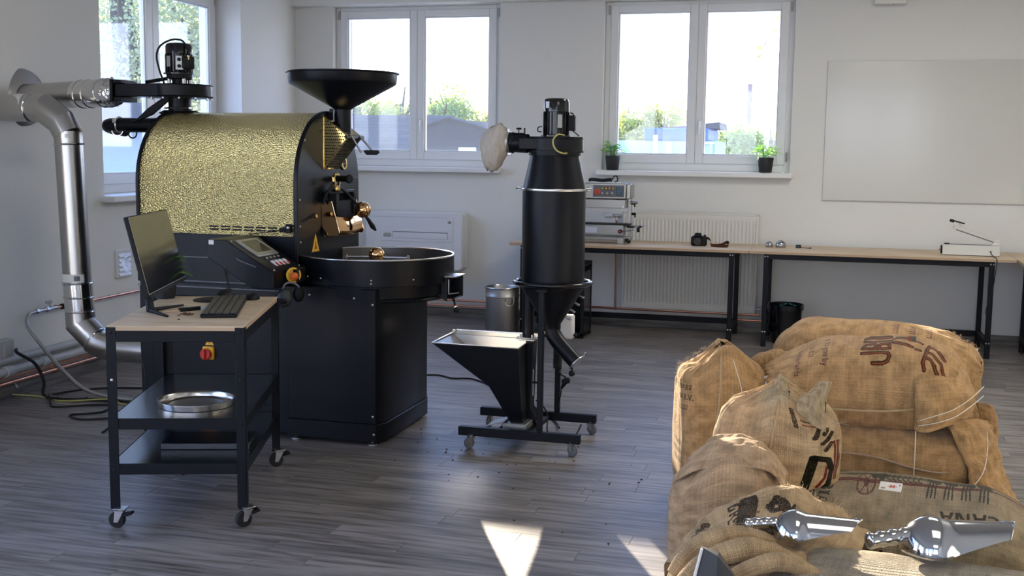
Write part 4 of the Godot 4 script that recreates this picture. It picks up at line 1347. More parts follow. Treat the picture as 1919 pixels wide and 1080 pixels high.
	# impulse heat sealer
	t = thing("heat_sealer", "white hand heat sealer with raised arm on the bench below the whiteboard", "sealer", V(1.14, y, -10.25))
	b = MB.new()
	b.prism([Vector2(-0.05, 0), Vector2(0.05, 0), Vector2(0.04, 0.083), Vector2(-0.04, 0.083)], 0.45, Transform3D(Basis(Vector3(0, 0, -1), Vector3.UP, Vector3(1, 0, 0)), V(0.918, y + 0.006, -10.25)), 0.004); part(t, "base", b, M.cream)
	b = MB.new(); b.bx(0.98, 1.30, y + 0.085, y + 0.094, -10.262, -10.238, 0.002); part(t, "sealing_strip", b, M.grey_panel)
	b = MB.new(); b.bx(0.935, 0.977, y + 0.089, y + 0.10, -10.27, -10.23, 0.002); part(t, "micro_switch", b, M.black_matt)
	b = MB.new(); b.box(V(0.912, y + 0.046, -10.25), V(0.008, 0.07, 0.07), 0.003); part(t, "end_cover", b, M.black_matt)
	b = MB.new(); b.cyl(V(0.91, y + 0.045, -10.25), V(0.893, y + 0.045, -10.25), 0.008, 12); part(t, "timer_knob", b, M.copper_dark)
	var ax := Vector3(-0.355, 0.117, 0).normalized()
	var bas := Basis(Vector3(0, 0, 1), atan2(-0.117, 0.355))
	b = MB.new(); b.box(V(1.178, 1.013, -10.25), V(0.375, 0.026, 0.04), 0.004, bas); part(t, "press_arm", b, M.cream)
	b = MB.new(); b.box(V(1.168, 0.998, -10.25), V(0.31, 0.006, 0.02), 0.001, bas); part(t, "press_pad", b, M.grey_panel)
	var hb := Basis(Vector3(0, 0, 1), atan2(-0.03, 0.12))
	b = MB.new(); b.box(V(1.03, 1.113, -10.25), V(0.115, 0.011, 0.03), 0.003, hb); b.box(V(0.985, 1.121, -10.25), V(0.036, 0.024, 0.034), 0.004, hb); part(t, "press_handle", b, M.black_matt)
	b = MB.new(); b.tube([V(1.05, 1.107, -10.25), V(1.06, 1.06, -10.25)], 0.008, 8); part(t, "handle_stem", b, M.cream)
	b = MB.new(); b.prism([Vector2(1.30, 0.925), Vector2(1.362, 0.925), Vector2(1.362, 0.975), Vector2(1.345, 0.975)], 0.036, Transform3D(Basis(), V(0, 0, -10.268))); part(t, "hinge", b, M.paper)
	b = MB.new(); b.tube(smooth([V(1.295, y + 0.04, -10.205), V(1.30, y + 0.02, -10.15), V(1.31, y + 0.006, -10.08), V(1.315, y + 0.004, -10.0), V(1.318, 0.80, -9.975), V(1.30, 0.6, -9.97), V(1.26, 0.42, -9.98), V(1.265, 0.36, -9.98), V(1.30, 0.2, -9.98)], 6), 0.0035, 6); part(t, "mains_lead", b, M.rubber)
	b = MB.new(); b.cyl(V(1.295, y + 0.04, -10.2), V(1.295, y + 0.04, -10.193), 0.007, 12); part(t, "lead_bush", b, M.rubber)
	b = MB.new(); b.tube(smooth([V(1.60, 0.80, -10.4), V(1.66, 0.55, -10.42), V(1.6, 0.4, -10.42), V(1.64, 0.2, -10.42), V(1.60, 0.01, -10.35), V(1.68, 0.006, -10.3), V(1.72, 0.006, -10.36)], 6), 0.004, 6)
	solo("hanging_cable", "thin black cable hanging down beside the corner bench's leg", "cable", b, M.rubber)

# ---------------------------------------------------------------- the roaster
func dshape(r: float, cy: float, y0: float, half: float) -> Array:
	# half-round top on straight sides, seen along x: local (z, y)
	var p := [Vector2(half, y0)]
	for i in 25:
		var a := PI * i / 24.0
		p.append(Vector2(half * cos(a), cy + r * sin(a)))
	p.append(Vector2(-half, y0))
	return p

func side_on(x: float, z: float) -> Transform3D:
	# local x to world -z ... a plane across the drum's axis; local z to world x
	return Transform3D(Basis(Vector3(0, 0, -1), Vector3.UP, Vector3(1, 0, 0)), V(x, 0, z))

func roaster() -> void:
	var cz := -6.355
	var t := thing("coffee_roaster", "large black coffee roaster with a hammered gold drum cover and a wide cooling tray", "coffee roaster", V(-3.15, 0, -6.3))
	var b := MB.new()
	# lower cabinet and feet
	b.bx(-3.885, -2.925, 0.03, 0.852, -6.76, -5.83, 0.006)
	var cab := part(t, "cabinet", b, M.black)
	b = MB.new(); b.bx(-3.80, -3.0, 0.19, 0.80, -5.835, -5.822, 0.003); part(cab, "door", b, M.black)
	b = MB.new(); b.bx(-3.885, -2.925, 0.848, 0.856, -6.76, -5.815, 0.002); b.bx(-3.945, -2.92, 0.868, 0.876, -6.76, -5.922, 0.002); part(cab, "ledge", b, M.grey_panel)
	var foot := []
	b = MB.new()
	b.prism([Vector2(-2.925, -5.82), Vector2(-2.395, -5.82), Vector2(-2.365, -5.90), Vector2(-2.365, -6.58), Vector2(-2.395, -6.66), Vector2(-2.925, -6.66)], 0.76, Transform3D(Basis(Vector3.RIGHT, Vector3(0, 0, 1), Vector3(0, -1, 0)).orthonormalized() if false else Basis(Vector3(1, 0, 0), Vector3(0, 0, 1), Vector3(0, 1, 0)), V(0, 0.125, 0)), 0.004)
	var ped := part(t, "tray_pedestal", b, M.black)
	b = MB.new()
	b.prism([Vector2(-2.935, -5.815), Vector2(-2.392, -5.815), Vector2(-2.36, -5.90), Vector2(-2.36, -6.58), Vector2(-2.392, -6.665), Vector2(-2.935, -6.665)], 0.10, Transform3D(Basis(Vector3(1, 0, 0), Vector3(0, 0, 1), Vector3(0, 1, 0)), V(0, 0.024, 0)), 0.003)
	part(ped, "plinth", b, M.black)
	for q in [[-2.41, 0.80, -5.818], [-2.41, 0.17, -5.818], [-2.402, 0.07, -5.812], [-2.79, 0.84, -5.818], [-2.52, 0.832, -5.818]]:
		b = MB.new(); b.ball(V(q[0], q[1], q[2]), V(0.007, 0.007, 0.005), 10, 6); part(ped, "screw", b, M.zinc)
	for q in [[-2.43, -5.86], [-2.41, -6.60], [-2.9, -5.86], [-3.85, -5.87], [-3.85, -6.70]]:
		b = MB.new(); b.lathe([Vector2(0, 0), Vector2(0.028, 0), Vector2(0.028, 0.007), Vector2(0.008, 0.012), Vector2(0.008, 0.03)], 16, Transform3D(Basis(), V(q[0], 0, q[1]))); part(t, "foot", b, M.zinc)
	# red main switch with its warning sign
	b = MB.new(); b.bx(-3.462, -3.392, 0.435, 0.51, -5.825, -5.803, 0.004); var sw := part(cab, "switch_plate", b, M.yellow)
	b = MB.new(); b.cyl(V(-3.432, 0.468, -5.803), V(-3.432, 0.468, -5.778), 0.033, 20, 0.004); b.box(V(-3.432, 0.468, -5.772), V(0.014, 0.058, 0.02), 0.004); part(t, "main_switch", b, M.red)
	b = MB.new(); b.prism([Vector2(-3.452, 0.517), Vector2(-3.396, 0.517), Vector2(-3.424, 0.567)], 0.0015, Transform3D(Basis(), V(0, 0, -5.822))); part(t, "warning_sign", b, M.yellow)
	b = MB.new(); b.prism([Vector2(-3.424, 0.553), Vector2(-3.431, 0.538), Vector2(-3.425, 0.538), Vector2(-3.43, 0.523), Vector2(-3.417, 0.541), Vector2(-3.422, 0.541), Vector2(-3.418, 0.553)], 0.001, Transform3D(Basis(), V(0, 0, -5.8205))); part(t, "bolt_symbol", b, M.ink)
	# drum body
	b = MB.new(); b.bx(-3.935, -2.93, 0.852, 1.155, -6.775, -5.93, 0.003); var body := part(t, "body", b, M.black)
	b = MB.new(); b.bx(-3.90, -3.25, 1.012, 1.017, -5.93, -5.926); part(body, "panel_joint", b, M.grey_panel)
	b = MB.new(); b.prism(dshape(0.437, 1.44, 0.86, 0.437), 0.022, side_on(-3.952, cz), 0.003); part(t, "rear_plate", b, M.black)
	b = MB.new(); b.prism(dshape(0.437, 1.44, 0.87, 0.437), 0.028, side_on(-2.935, cz), 0.004); var fp := part(t, "front_plate", b, M.black)
	b = MB.new()
	var arc := []
	for i in 8: arc.append(Vector2(0.425, lerpf(1.152, 1.44, i / 8.0)))
	for i in 49: arc.append(Vector2(0.425 * cos(PI * i / 48.0), 1.44 + 0.425 * sin(PI * i / 48.0)))
	for i in 8: arc.append(Vector2(-0.425, lerpf(1.44, 1.152, (i + 1) / 8.0)))
	var lenp := PackedFloat32Array([0.0])
	for i in arc.size() - 1: lenp.append(lenp[i] + (arc[i] as Vector2).distance_to(arc[i + 1]))
	b.sheet(20, arc.size() - 1, func(u: float, v: float) -> Vector3:
		var a: Vector2 = arc[int(round(v * (arc.size() - 1)))]
		return V(lerpf(-3.93, -2.935, u), a.y, cz + a.x), false, false, func(u: float, v: float) -> Vector2: return Vector2(0.002 + u * 0.99, lenp[int(round(v * (arc.size() - 1)))] / 1.96))
	var cover := part(t, "drum_cover", b, M.gold)
	for r in 2:
		for k in 7:
			b = MB.new(); b.bx(-3.475 + k * 0.075, -3.415 + k * 0.075, 1.177 + r * 0.017, 1.186 + r * 0.017, -5.933, -5.9285, 0.001); part(cover, "vent_slot", b, M.black_gap)
	b = MB.new(); b.bx(-3.93, -2.935, 1.146, 1.153, -5.936, -5.92, 0.001); part(cover, "lower_edge", b, M.black)
	# hopper
	var hc := Transform3D(Basis(), V(-2.82, 0, cz))
	b = MB.new()
	b.lathe([Vector2(0.05, 1.74), Vector2(0.05, 1.885), Vector2(0.062, 1.895), Vector2(0.312, 2.032), Vector2(0.319, 2.045), Vector2(0.324, 2.092), Vector2(0.336, 2.096), Vector2(0.336, 2.102), Vector2(0.322, 2.102), Vector2(0.314, 2.092), Vector2(0.31, 2.045), Vector2(0.055, 1.905), Vector2(0.042, 1.885), Vector2(0.042, 1.74)], 56, hc)
	part(t, "hopper", b, M.black, 35)
	b = MB.new(); b.bx(-2.905, -2.88, 1.80, 1.89, cz - 0.012, cz + 0.012, 0.004); part(t, "hopper_bracket", b, M.black)
	# bean inlet housing, a perforated wedge
	b = MB.new()
	b.prism([Vector2(-2.908, 1.845), Vector2(-2.908, 1.53), Vector2(-2.745, 1.725)], 0.21, Transform3D(Basis(), V(0, 0, -6.48)), 0.003)
	var wedge := part(t, "inlet_housing", b, M.gold_flat)
	b = MB.new()
	for i in 13:
		for j in 16:
			var y := 1.55 + j * 0.0175
			var x := -2.898 + i * 0.0125 + (0.006 if j % 2 else 0.0)
			var lim := -2.908 + (minf((y - 1.53) * 0.836, (1.845 - y) * 1.358)) - 0.012
			if x < lim: b.cyl(V(x, y, -6.2715), V(x, y, -6.269), 0.0045, 6)
	for i in 5:
		for j in 12:
			var f := 0.1 + j * 0.075
			var p := V(lerpf(-2.908, -2.745, f), lerpf(1.53, 1.725, f), -6.30 - i * 0.038)
			b.box(p, V(0.004, 0.007, 0.028), 0.0, Basis(Vector3(0, 0, 1), -0.88))
	var holes := part(wedge, "perforation", b, M.black_gap); holes.set_meta("kind", "stuff")
	b = MB.new(); b.tube([V(-2.908, 1.845, -6.268), V(-2.745, 1.725, -6.268), V(-2.908, 1.53, -6.268)], 0.005, 6); b.box(V(-2.908, 1.69, -6.268), V(0.008, 0.32, 0.012), 0.002); part(wedge, "edge_trim", b, M.brass)
	b = MB.new(); b.bx(-2.77, -2.738, 1.712, 1.735, -6.485, -6.265, 0.003); part(wedge, "hinge_bar", b, M.black)
	b = MB.new(); b.tube([V(-2.745, 1.735, -6.30), V(-2.68, 1.635, -6.30)], 0.006, 8); b.tube([V(-2.745, 1.735, -6.42), V(-2.66, 1.645, -6.42)], 0.006, 8); part(t, "lever_rod", b, M.steel)
	b = MB.new(); b.prism([Vector2(-0.05, 0.012), Vector2(-0.03, -0.012), Vector2(0.03, -0.012), Vector2(0.046, 0.0), Vector2(0.04, 0.016), Vector2(-0.03, 0.016)], 0.05, Transform3D(Basis(Vector3.UP, 0.45), V(-2.655, 1.632, -6.395)), 0.003); part(t, "lever_grip", b, M.black_matt)
	# sight glass, sampler, discharge
	for q in [[1.565, -6.55, 0.042], [1.463, -6.45, 0.048]]:
		b = MB.new(); b.lathe([Vector2(q[2], 0), Vector2(q[2], 0.006), Vector2(q[2] * 0.9, 0.012), Vector2(q[2] * 0.62, 0.012), Vector2(q[2] * 0.58, 0.004), Vector2(0, 0.004)], 28, MB.along(V(-2.908, q[0], q[1]), V(-2.8, q[0], q[1]))); var sg := part(fp, "sight_ring", b, M.brass)
		b = MB.new(); b.cyl(V(-2.905, q[0], q[1]), V(-2.902, q[0], q[1]), q[2] * 0.6, 24); part(t, "sight_glass", b, M.black_gloss)
	b = MB.new(); b.cyl(V(-2.905, 1.475, -6.44), V(-2.80, 1.475, -6.38), 0.019, 16, 0.004); b.cyl(V(-2.80, 1.475, -6.38), V(-2.78, 1.475, -6.37), 0.026, 16, 0.004); part(t, "tryer_handle", b, M.black_matt)
	b = MB.new(); b.box(V(-2.86, 1.422, -6.325), V(0.05, 0.045, 0.055), 0.008); b.cyl(V(-2.87, 1.46, -6.325), V(-2.87, 1.485, -6.325), 0.017, 14); part(t, "tryer_block", b, M.gold_flat)
	b = MB.new(); b.bx(-2.907, -2.895, 1.455, 1.478, -6.745, -6.60, 0.002); part(t, "catch_plate", b, M.black)
	b = MB.new(); b.bx(-2.907, -2.885, 1.27, 1.40, -6.62, -6.27, 0.004); b.bx(-2.89, -2.86, 1.385, 1.405, -6.62, -6.25, 0.003); part(t, "discharge_frame", b, M.black)
	for z in [-6.30, -6.56]:
		b = MB.new(); b.bx(-2.89, -2.83, 1.26, 1.39, z - 0.02, z + 0.02, 0.004); b.cyl(V(-2.86, 1.37, z - 0.03), V(-2.86, 1.37, z + 0.03), 0.012, 10); part(t, "door_hinge", b, M.black_matt)
	# bronze chute: two cheeks and a rounded lip
	var cheek := [Vector2(-2.905, 1.335), Vector2(-2.84, 1.345), Vector2(-2.79, 1.16), Vector2(-2.80, 1.14), Vector2(-2.865, 1.142), Vector2(-2.905, 1.20)]
	for z in [-6.235, -6.60]:
		b = MB.new(); b.prism(cheek, 0.004, Transform3D(Basis(), V(0, 0, z))); part(t, "chute_cheek", b, M.bronze)
	b = MB.new()
	b.sheet(12, 10, func(u: float, v: float) -> Vector3:
		var p := [Vector2(-2.90, 1.205), Vector2(-2.865, 1.146), Vector2(-2.83, 1.138), Vector2(-2.795, 1.155), Vector2(-2.80, 1.20), Vector2(-2.815, 1.255)]
		var f := v * 5.0
		var i := mini(int(f), 4)
		var q: Vector2 = (p[i] as Vector2).lerp(p[i + 1], f - i)
		return V(q.x + 0.012 * sin(PI * u) * v, q.y - 0.012 * sin(PI * u), lerpf(-6.235, -6.598, u)))
	part(t, "chute_lip", b, M.bronze)
	b = MB.new(); b.bx(-2.895, -2.845, 1.19, 1.345, -6.585, -6.25, 0.004); part(t, "discharge_door", b, M.black_matt)
	b = MB.new(); b.ball(V(-2.755, 1.285, -6.50), V(0.05, 0.05, 0.05), 28, 16); part(t, "counterweight", b, M.bronze)
	b = MB.new(); b.tube(smooth([V(-2.88, 1.33, -6.20), V(-2.87, 1.40, -6.24), V(-2.85, 1.425, -6.33), V(-2.83, 1.39, -6.42), V(-2.78, 1.315, -6.48)], 6), [0.009] + range(23).map(func(_i): return 0.009) + [0.006], 8); part(t, "lever_arm", b, M.black_matt)
	b = MB.new(); b.tube([V(-2.75, 1.25, -6.52), V(-2.735, 1.225, -6.535), V(-2.715, 1.18, -6.56), V(-2.70, 1.155, -6.575)], [0.006, 0.011, 0.016, 0.006], 10); part(t, "lever_handle", b, M.black_matt)
	for q in [[1.262, -6.128, 0.014], [1.098, -6.147, 0.0]]:
		if q[2] > 0.0:
			b = MB.new(); b.cyl(V(-2.907, q[0], q[1]), V(-2.885, q[0], q[1]), q[2], 16, 0.003); part(t, "brass_plug", b, M.brass)
	for q in [[1.70, -6.02], [1.21, -5.95], [1.12, -5.955], [1.16, -6.70], [1.13, -6.62], [1.30, -6.76], [1.36, -5.95], [1.135, -6.28]]:
		b = MB.new(); b.ball(V(-2.907, q[0], q[1]), V(0.004, 0.007, 0.007), 10, 6); part(fp, "screw", b, M.zinc)
	# yellow triangle on the front plate
	b = MB.new(); b.prism([Vector2(-0.05, -0.048), Vector2(0.05, -0.048), Vector2(0.0, 0.058)], 0.0015, Transform3D(Basis(Vector3(0, 0, -1), Vector3.UP, Vector3(1, 0, 0)), V(-2.907, 1.10, -6.15))); part(t, "warning_sign", b, M.yellow)
	b = MB.new(); b.prism([Vector2(-0.016, -0.026), Vector2(0.016, -0.026), Vector2(0.006, -0.016), Vector2(0.002, 0.018), Vector2(-0.002, 0.018), Vector2(-0.006, -0.016)], 0.001, Transform3D(Basis(Vector3(0, 0, -1), Vector3.UP, Vector3(1, 0, 0)), V(-2.9055, 1.095, -6.15))); part(t, "warning_symbol", b, M.ink)
	# probe block and its lead at the cover's end
	b = MB.new(); b.box(V(-2.985, 1.197, -5.91), V(0.06, 0.022, 0.03), 0.004, Basis(Vector3(0, 0, 1), 0.35)); b.box(V(-2.955, 1.20, -5.905), V(0.03, 0.05, 0.035), 0.004); part(t, "probe_block", b, M.black_matt)
	b = MB.new(); b.ball(V(-2.952, 1.205, -5.886), V(0.01, 0.01, 0.006), 10, 6); part(t, "probe_screw", b, M.zinc)
	b = MB.new(); b.tube(smooth([V(-2.94, 1.215, -5.9), V(-2.90, 1.24, -6.0), V(-2.895, 1.262, -6.12)], 5), 0.004, 6); b.tube(smooth([V(-3.01, 1.19, -5.91), V(-3.10, 1.175, -5.9), V(-3.2, 1.162, -5.885)], 5), 0.003, 6); part(t, "probe_lead", b, M.rubber)
	# cooling tray
	var tc := Transform3D(Basis(), V(-2.562, 0, -6.25))
	b = MB.new(); b.lathe([Vector2(0.40, 0.815), Vector2(0.435, 0.83), Vector2(0.437, 0.895), Vector2(0.455, 0.90), Vector2(0.455, 1.042), Vector2(0.451, 1.042)], 72, tc); var tr := part(t, "cooling_tray", b, M.black)
	b = MB.new(); b.lathe([Vector2(0, 0.945), Vector2(0.449, 0.945), Vector2(0.449, 1.042)], 72, tc); part(tr, "tray_liner", b, M.liner)
	b = MB.new(); b.ring(V(-2.562, 1.044, -6.25), Vector3.UP, 0.4535, 0.006, 80, 10); part(tr, "tray_rim", b, M.steel)
	b = MB.new(); b.lathe([Vector2(0, 0.80), Vector2(0.42, 0.80), Vector2(0.43, 0.812), Vector2(0.42, 0.83)], 60, tc); part(tr, "tray_base", b, M.black)
	b = MB.new(); b.cyl(V(-2.562, 0.945, -6.25), V(-2.562, 1.03, -6.25), 0.036, 20); b.ball(V(-2.562, 1.036, -6.25), V(0.047, 0.047, 0.047), 28, 16); part(t, "agitator_hub", b, M.bronze)
	for a in [0.12, PI + 0.05, PI / 2 + 0.2]:
		var d := V(cos(a), 0, -sin(a))
		var c := V(-2.562, 1.022, -6.25)
		b = MB.new(); b.cyl(c + d * 0.03, c + d * 0.20, 0.007, 10); b.cyl(c + d * 0.19 + V(0, 0.014, 0), c + d * 0.19 - V(0, 0.07, 0), 0.009, 10, 0.002); part(t, "agitator_arm", b, M.steel)
		b = MB.new(); b.box(c + d * 0.3 - V(0, 0.045, 0), V(0.22, 0.05, 0.004), 0.001, Basis(Vector3.UP, a + 0.3)); part(t, "agitator_blade", b, M.steel_dull)
	for a in [0.72, 1.25, 1.93, 2.2]:
		for dy in ([0.0] if a != 1.25 else [0.0, -0.018]):
			var c := V(-2.562 + 0.455 * cos(a), 0.935 + dy, -6.25 + 0.455 * sin(a))
			b = MB.new(); b.ball(c, V(0.0065, 0.0065, 0.0065), 10, 6); part(tr, "bolt", b, M.zinc)
	# outlet flap of the tray
	b = MB.new(); b.bx(-2.13, -2.06, 0.805, 0.812, -6.34, -6.18, 0.002); b.bx(-2.13, -2.055, 0.806, 0.93, -6.34, -6.334, 0.002); b.prism([Vector2(-2.18, 0.93), Vector2(-2.10, 0.93), Vector2(-2.10, 0.79), Vector2(-2.20, 0.85)], 0.006, Transform3D(Basis(), V(0, 0, -6.18)), 0.001); b.bx(-2.125, -2.12, 0.806, 0.93, -6.34, -6.18); part(t, "outlet_chute", b, M.black)
	b = MB.new(); b.bx(-2.15, -2.045, 0.93, 0.937, -6.35, -6.17, 0.002); part(t, "chute_top", b, M.silver_paint)
	b = MB.new(); b.cyl(V(-2.098, 0.915, -6.20), V(-2.098, 0.83, -6.20), 0.004, 8); b.cyl(V(-2.098, 0.83, -6.20), V(-2.05, 0.835, -6.24), 0.005, 8); part(t, "chute_rod", b, M.steel)
	b = MB.new(); b.ball(V(-2.155, 0.825, -6.175), V(0.012, 0.012, 0.008), 12, 8); part(t, "chute_bolt", b, M.zinc)
	b = MB.new(); b.tube([V(-2.085, 0.805, -6.25), V(-2.075, 0.76, -6.25)], 0.006, 8); b.ball(V(-2.066, 0.735, -6.25), V(0.019, 0.019, 0.019), 18, 12); b.ring(V(-2.083, 0.79, -6.25), V(0.2, 1, 0).normalized(), 0.007, 0.004, 12, 6); part(t, "chute_handle", b, M.black_matt)
	# control console
	b = MB.new()
	b.prism([Vector2(-3.258, 1.155), Vector2(-3.15, 1.155), Vector2(-2.866, 0.99), Vector2(-2.866, 0.897), Vector2(-2.995, 0.897), Vector2(-3.262, 1.055)], 0.36, Transform3D(Basis(), V(0, 0, -5.90)), 0.004)
	var con := part(t, "console", b, M.black)
	var dn := Vector3(-2.866 + 3.15, 0.99 - 1.155, 0).normalized()
	var nn := V(-dn.y, dn.x, 0)
	var o := V(-3.15, 1.155, -5.72)
	var cb := Basis(dn, nn, dn.cross(nn))
	b = MB.new(); b.box(o + dn * 0.105 + nn * 0.003, V(0.165, 0.012, 0.235), 0.004, cb); var scr := part(con, "display_bezel", b, M.silver_paint)
	b = MB.new(); b.box(o + dn * 0.10 + nn * 0.0098, V(0.11, 0.0015, 0.165), 0.0, cb); part(t, "display_screen", b, M.screen)
	for k in 4:
		b = MB.new(); b.box(o + dn * 0.262 + nn * 0.004 + V(0, 0, 0.06 - k * 0.045), V(0.05, 0.014, 0.026), 0.006, cb); var rk := part(con, "rocker_switch", b, M.white_plastic)
		b = MB.new(); b.box(o + dn * 0.276 + nn * 0.0085 + V(0, 0, 0.06 - k * 0.045), V(0.02, 0.009, 0.018), 0.003, cb); part(t, "rocker_lamp", b, M.red)
		b = MB.new(); b.cyl(o + dn * 0.212 + V(0, 0, 0.07 - k * 0.045), o + dn * 0.212 + nn * 0.012 + V(0, 0, 0.07 - k * 0.045), 0.008, 12, 0.002); part(con, "pilot_lamp", b, M.zinc)
	for q in [[0.02, 0.15], [0.315, 0.15], [0.315, -0.15]]:
		b = MB.new(); b.ball(o + dn * q[0] + nn * 0.001 + V(0, 0, q[1]), V(0.006, 0.006, 0.006), 10, 6); part(con, "screw", b, M.zinc)
	b = MB.new(); b.tube([V(-3.085, 1.058, -5.538), V(-3.06, 1.046, -5.533), V(-2.97, 1.015, -5.538)], 0.004, 6); part(con, "pull_bar", b, M.grey_panel)
	b = MB.new(); b.bx(-3.252, -3.222, 1.128, 1.152, -5.5405, -5.539); part(con, "white_sticker", b, M.paper)
	b = MB.new(); b.bx(-2.868, -2.80, 0.92, 1.0, -5.80, -5.70, 0.006); part(t, "stop_box", b, M.black_matt)
	b = MB.new(); b.lathe([Vector2(0, 0), Vector2(0.042, 0), Vector2(0.042, 0.012), Vector2(0.034, 0.014), Vector2(0.030, 0.004)], 24, MB.along(V(-2.83, 0.962, -5.70), V(-2.79, 0.962, -5.66))); part(t, "stop_collar", b, M.yellow)
	b = MB.new(); b.lathe([Vector2(0.014, 0), Vector2(0.014, 0.016), Vector2(0.021, 0.018), Vector2(0.021, 0.028), Vector2(0.016, 0.033), Vector2(0, 0.041)], 20, MB.along(V(-2.83, 0.957, -5.70), V(-2.79, 0.957, -5.66))); part(t, "emergency_stop", b, M.orange)
	b = MB.new(); b.tube(smooth([V(-3.17, 0.99, -5.56), V(-3.168, 0.9, -5.6), V(-3.16, 0.86, -5.62)], 4), 0.0025, 6); part(t, "console_lead", b, M.rubber)
	# ear defenders hung under the stop
	t2_ear()
	blower(t)

func t2_ear() -> void:
	var t := thing("ear_defenders", "dark ear defenders hanging under the console beside the cooling tray", "ear defenders", V(-2.83, 0.80, -5.66))
	var b := MB.new()
	b.tube(smooth([V(-2.86, 0.86, -5.62), V(-2.85, 0.91, -5.63), V(-2.825, 0.925, -5.65), V(-2.79, 0.91, -5.67), V(-2.77, 0.86, -5.68)], 5), 0.006, 6)
	part(t, "head_band", b, M.grey_panel)
	b = MB.new(); b.ball(V(-2.845, 0.842, -5.62), V(0.044, 0.052, 0.03), 22, 14, Basis(Vector3.UP, 0.4)); part(t, "ear_cup", b, M.case_grey)
	b = MB.new(); b.ball(V(-2.788, 0.86, -5.68), V(0.036, 0.044, 0.026), 22, 14, Basis(Vector3.UP, 1.2)); part(t, "ear_cup", b, M.black_matt)
	b = MB.new(); b.ball(V(-2.842, 0.83, -5.598), V(0.026, 0.018, 0.012), 16, 10, Basis(Vector3.UP, 0.4)); part(t, "cup_boss", b, M.black_matt)
	b = MB.new(); b.tube(smooth([V(-2.89, 0.89, -5.63), V(-2.90, 0.85, -5.62), V(-2.87, 0.80, -5.61), V(-2.84, 0.79, -5.6)], 4), 0.002, 5); part(t, "cord", b, M.rubber)

func motor(t: Node3D, c: Vector3, r: float, y0: float, y1: float, box_dir: Vector3, label_dir: Vector3) -> void:
	var h := y1 - y0
	var b := MB.new()
	b.lathe([Vector2(0, 0), Vector2(r * 1.15, 0), Vector2(r * 1.15, h * 0.04), Vector2(r * 0.9, h * 0.06), Vector2(r * 0.9, h * 0.64), Vector2(r * 0.98, h * 0.65), Vector2(r * 0.98, h * 0.9), Vector2(r * 0.90, h * 0.97), Vector2(r * 0.72, h), Vector2(0, h)], 36, Transform3D(Basis(), V(c.x, y0, c.z)))
	var m := part(t, "motor", b, M.black_gloss)
	for k in 22:
		var a := TAU * k / 22.0
		b = MB.new(); b.box(V(c.x, y0 + h * 0.35, c.z) + V(cos(a), 0, sin(a)) * r * 0.94, V(r * 0.14, h * 0.58, r * 0.07), 0.0008, Basis(Vector3.UP, -a)); part(m, "cooling_fin", b, M.black_gloss)
	var d := box_dir.normalized()
	var side := Vector3.UP.cross(d)
	b = MB.new(); b.box(V(c.x, y0 + h * 0.36, c.z) + d * r * 1.22, V(r * 0.55, h * 0.40, r * 0.95), r * 0.05, Basis(d, Vector3.UP, d.cross(Vector3.UP))); var tb := part(m, "terminal_box", b, M.black_matt)
	b = MB.new(); b.box(V(c.x, y0 + h * 0.40, c.z) + label_dir.normalized() * r * 1.04, V(0.003, h * 0.34, r * 0.36), 0.0, Basis(label_dir.normalized(), Vector3.UP, label_dir.normalized().cross(Vector3.UP))); part(m, "rating_plate", b, M.silver_paint)

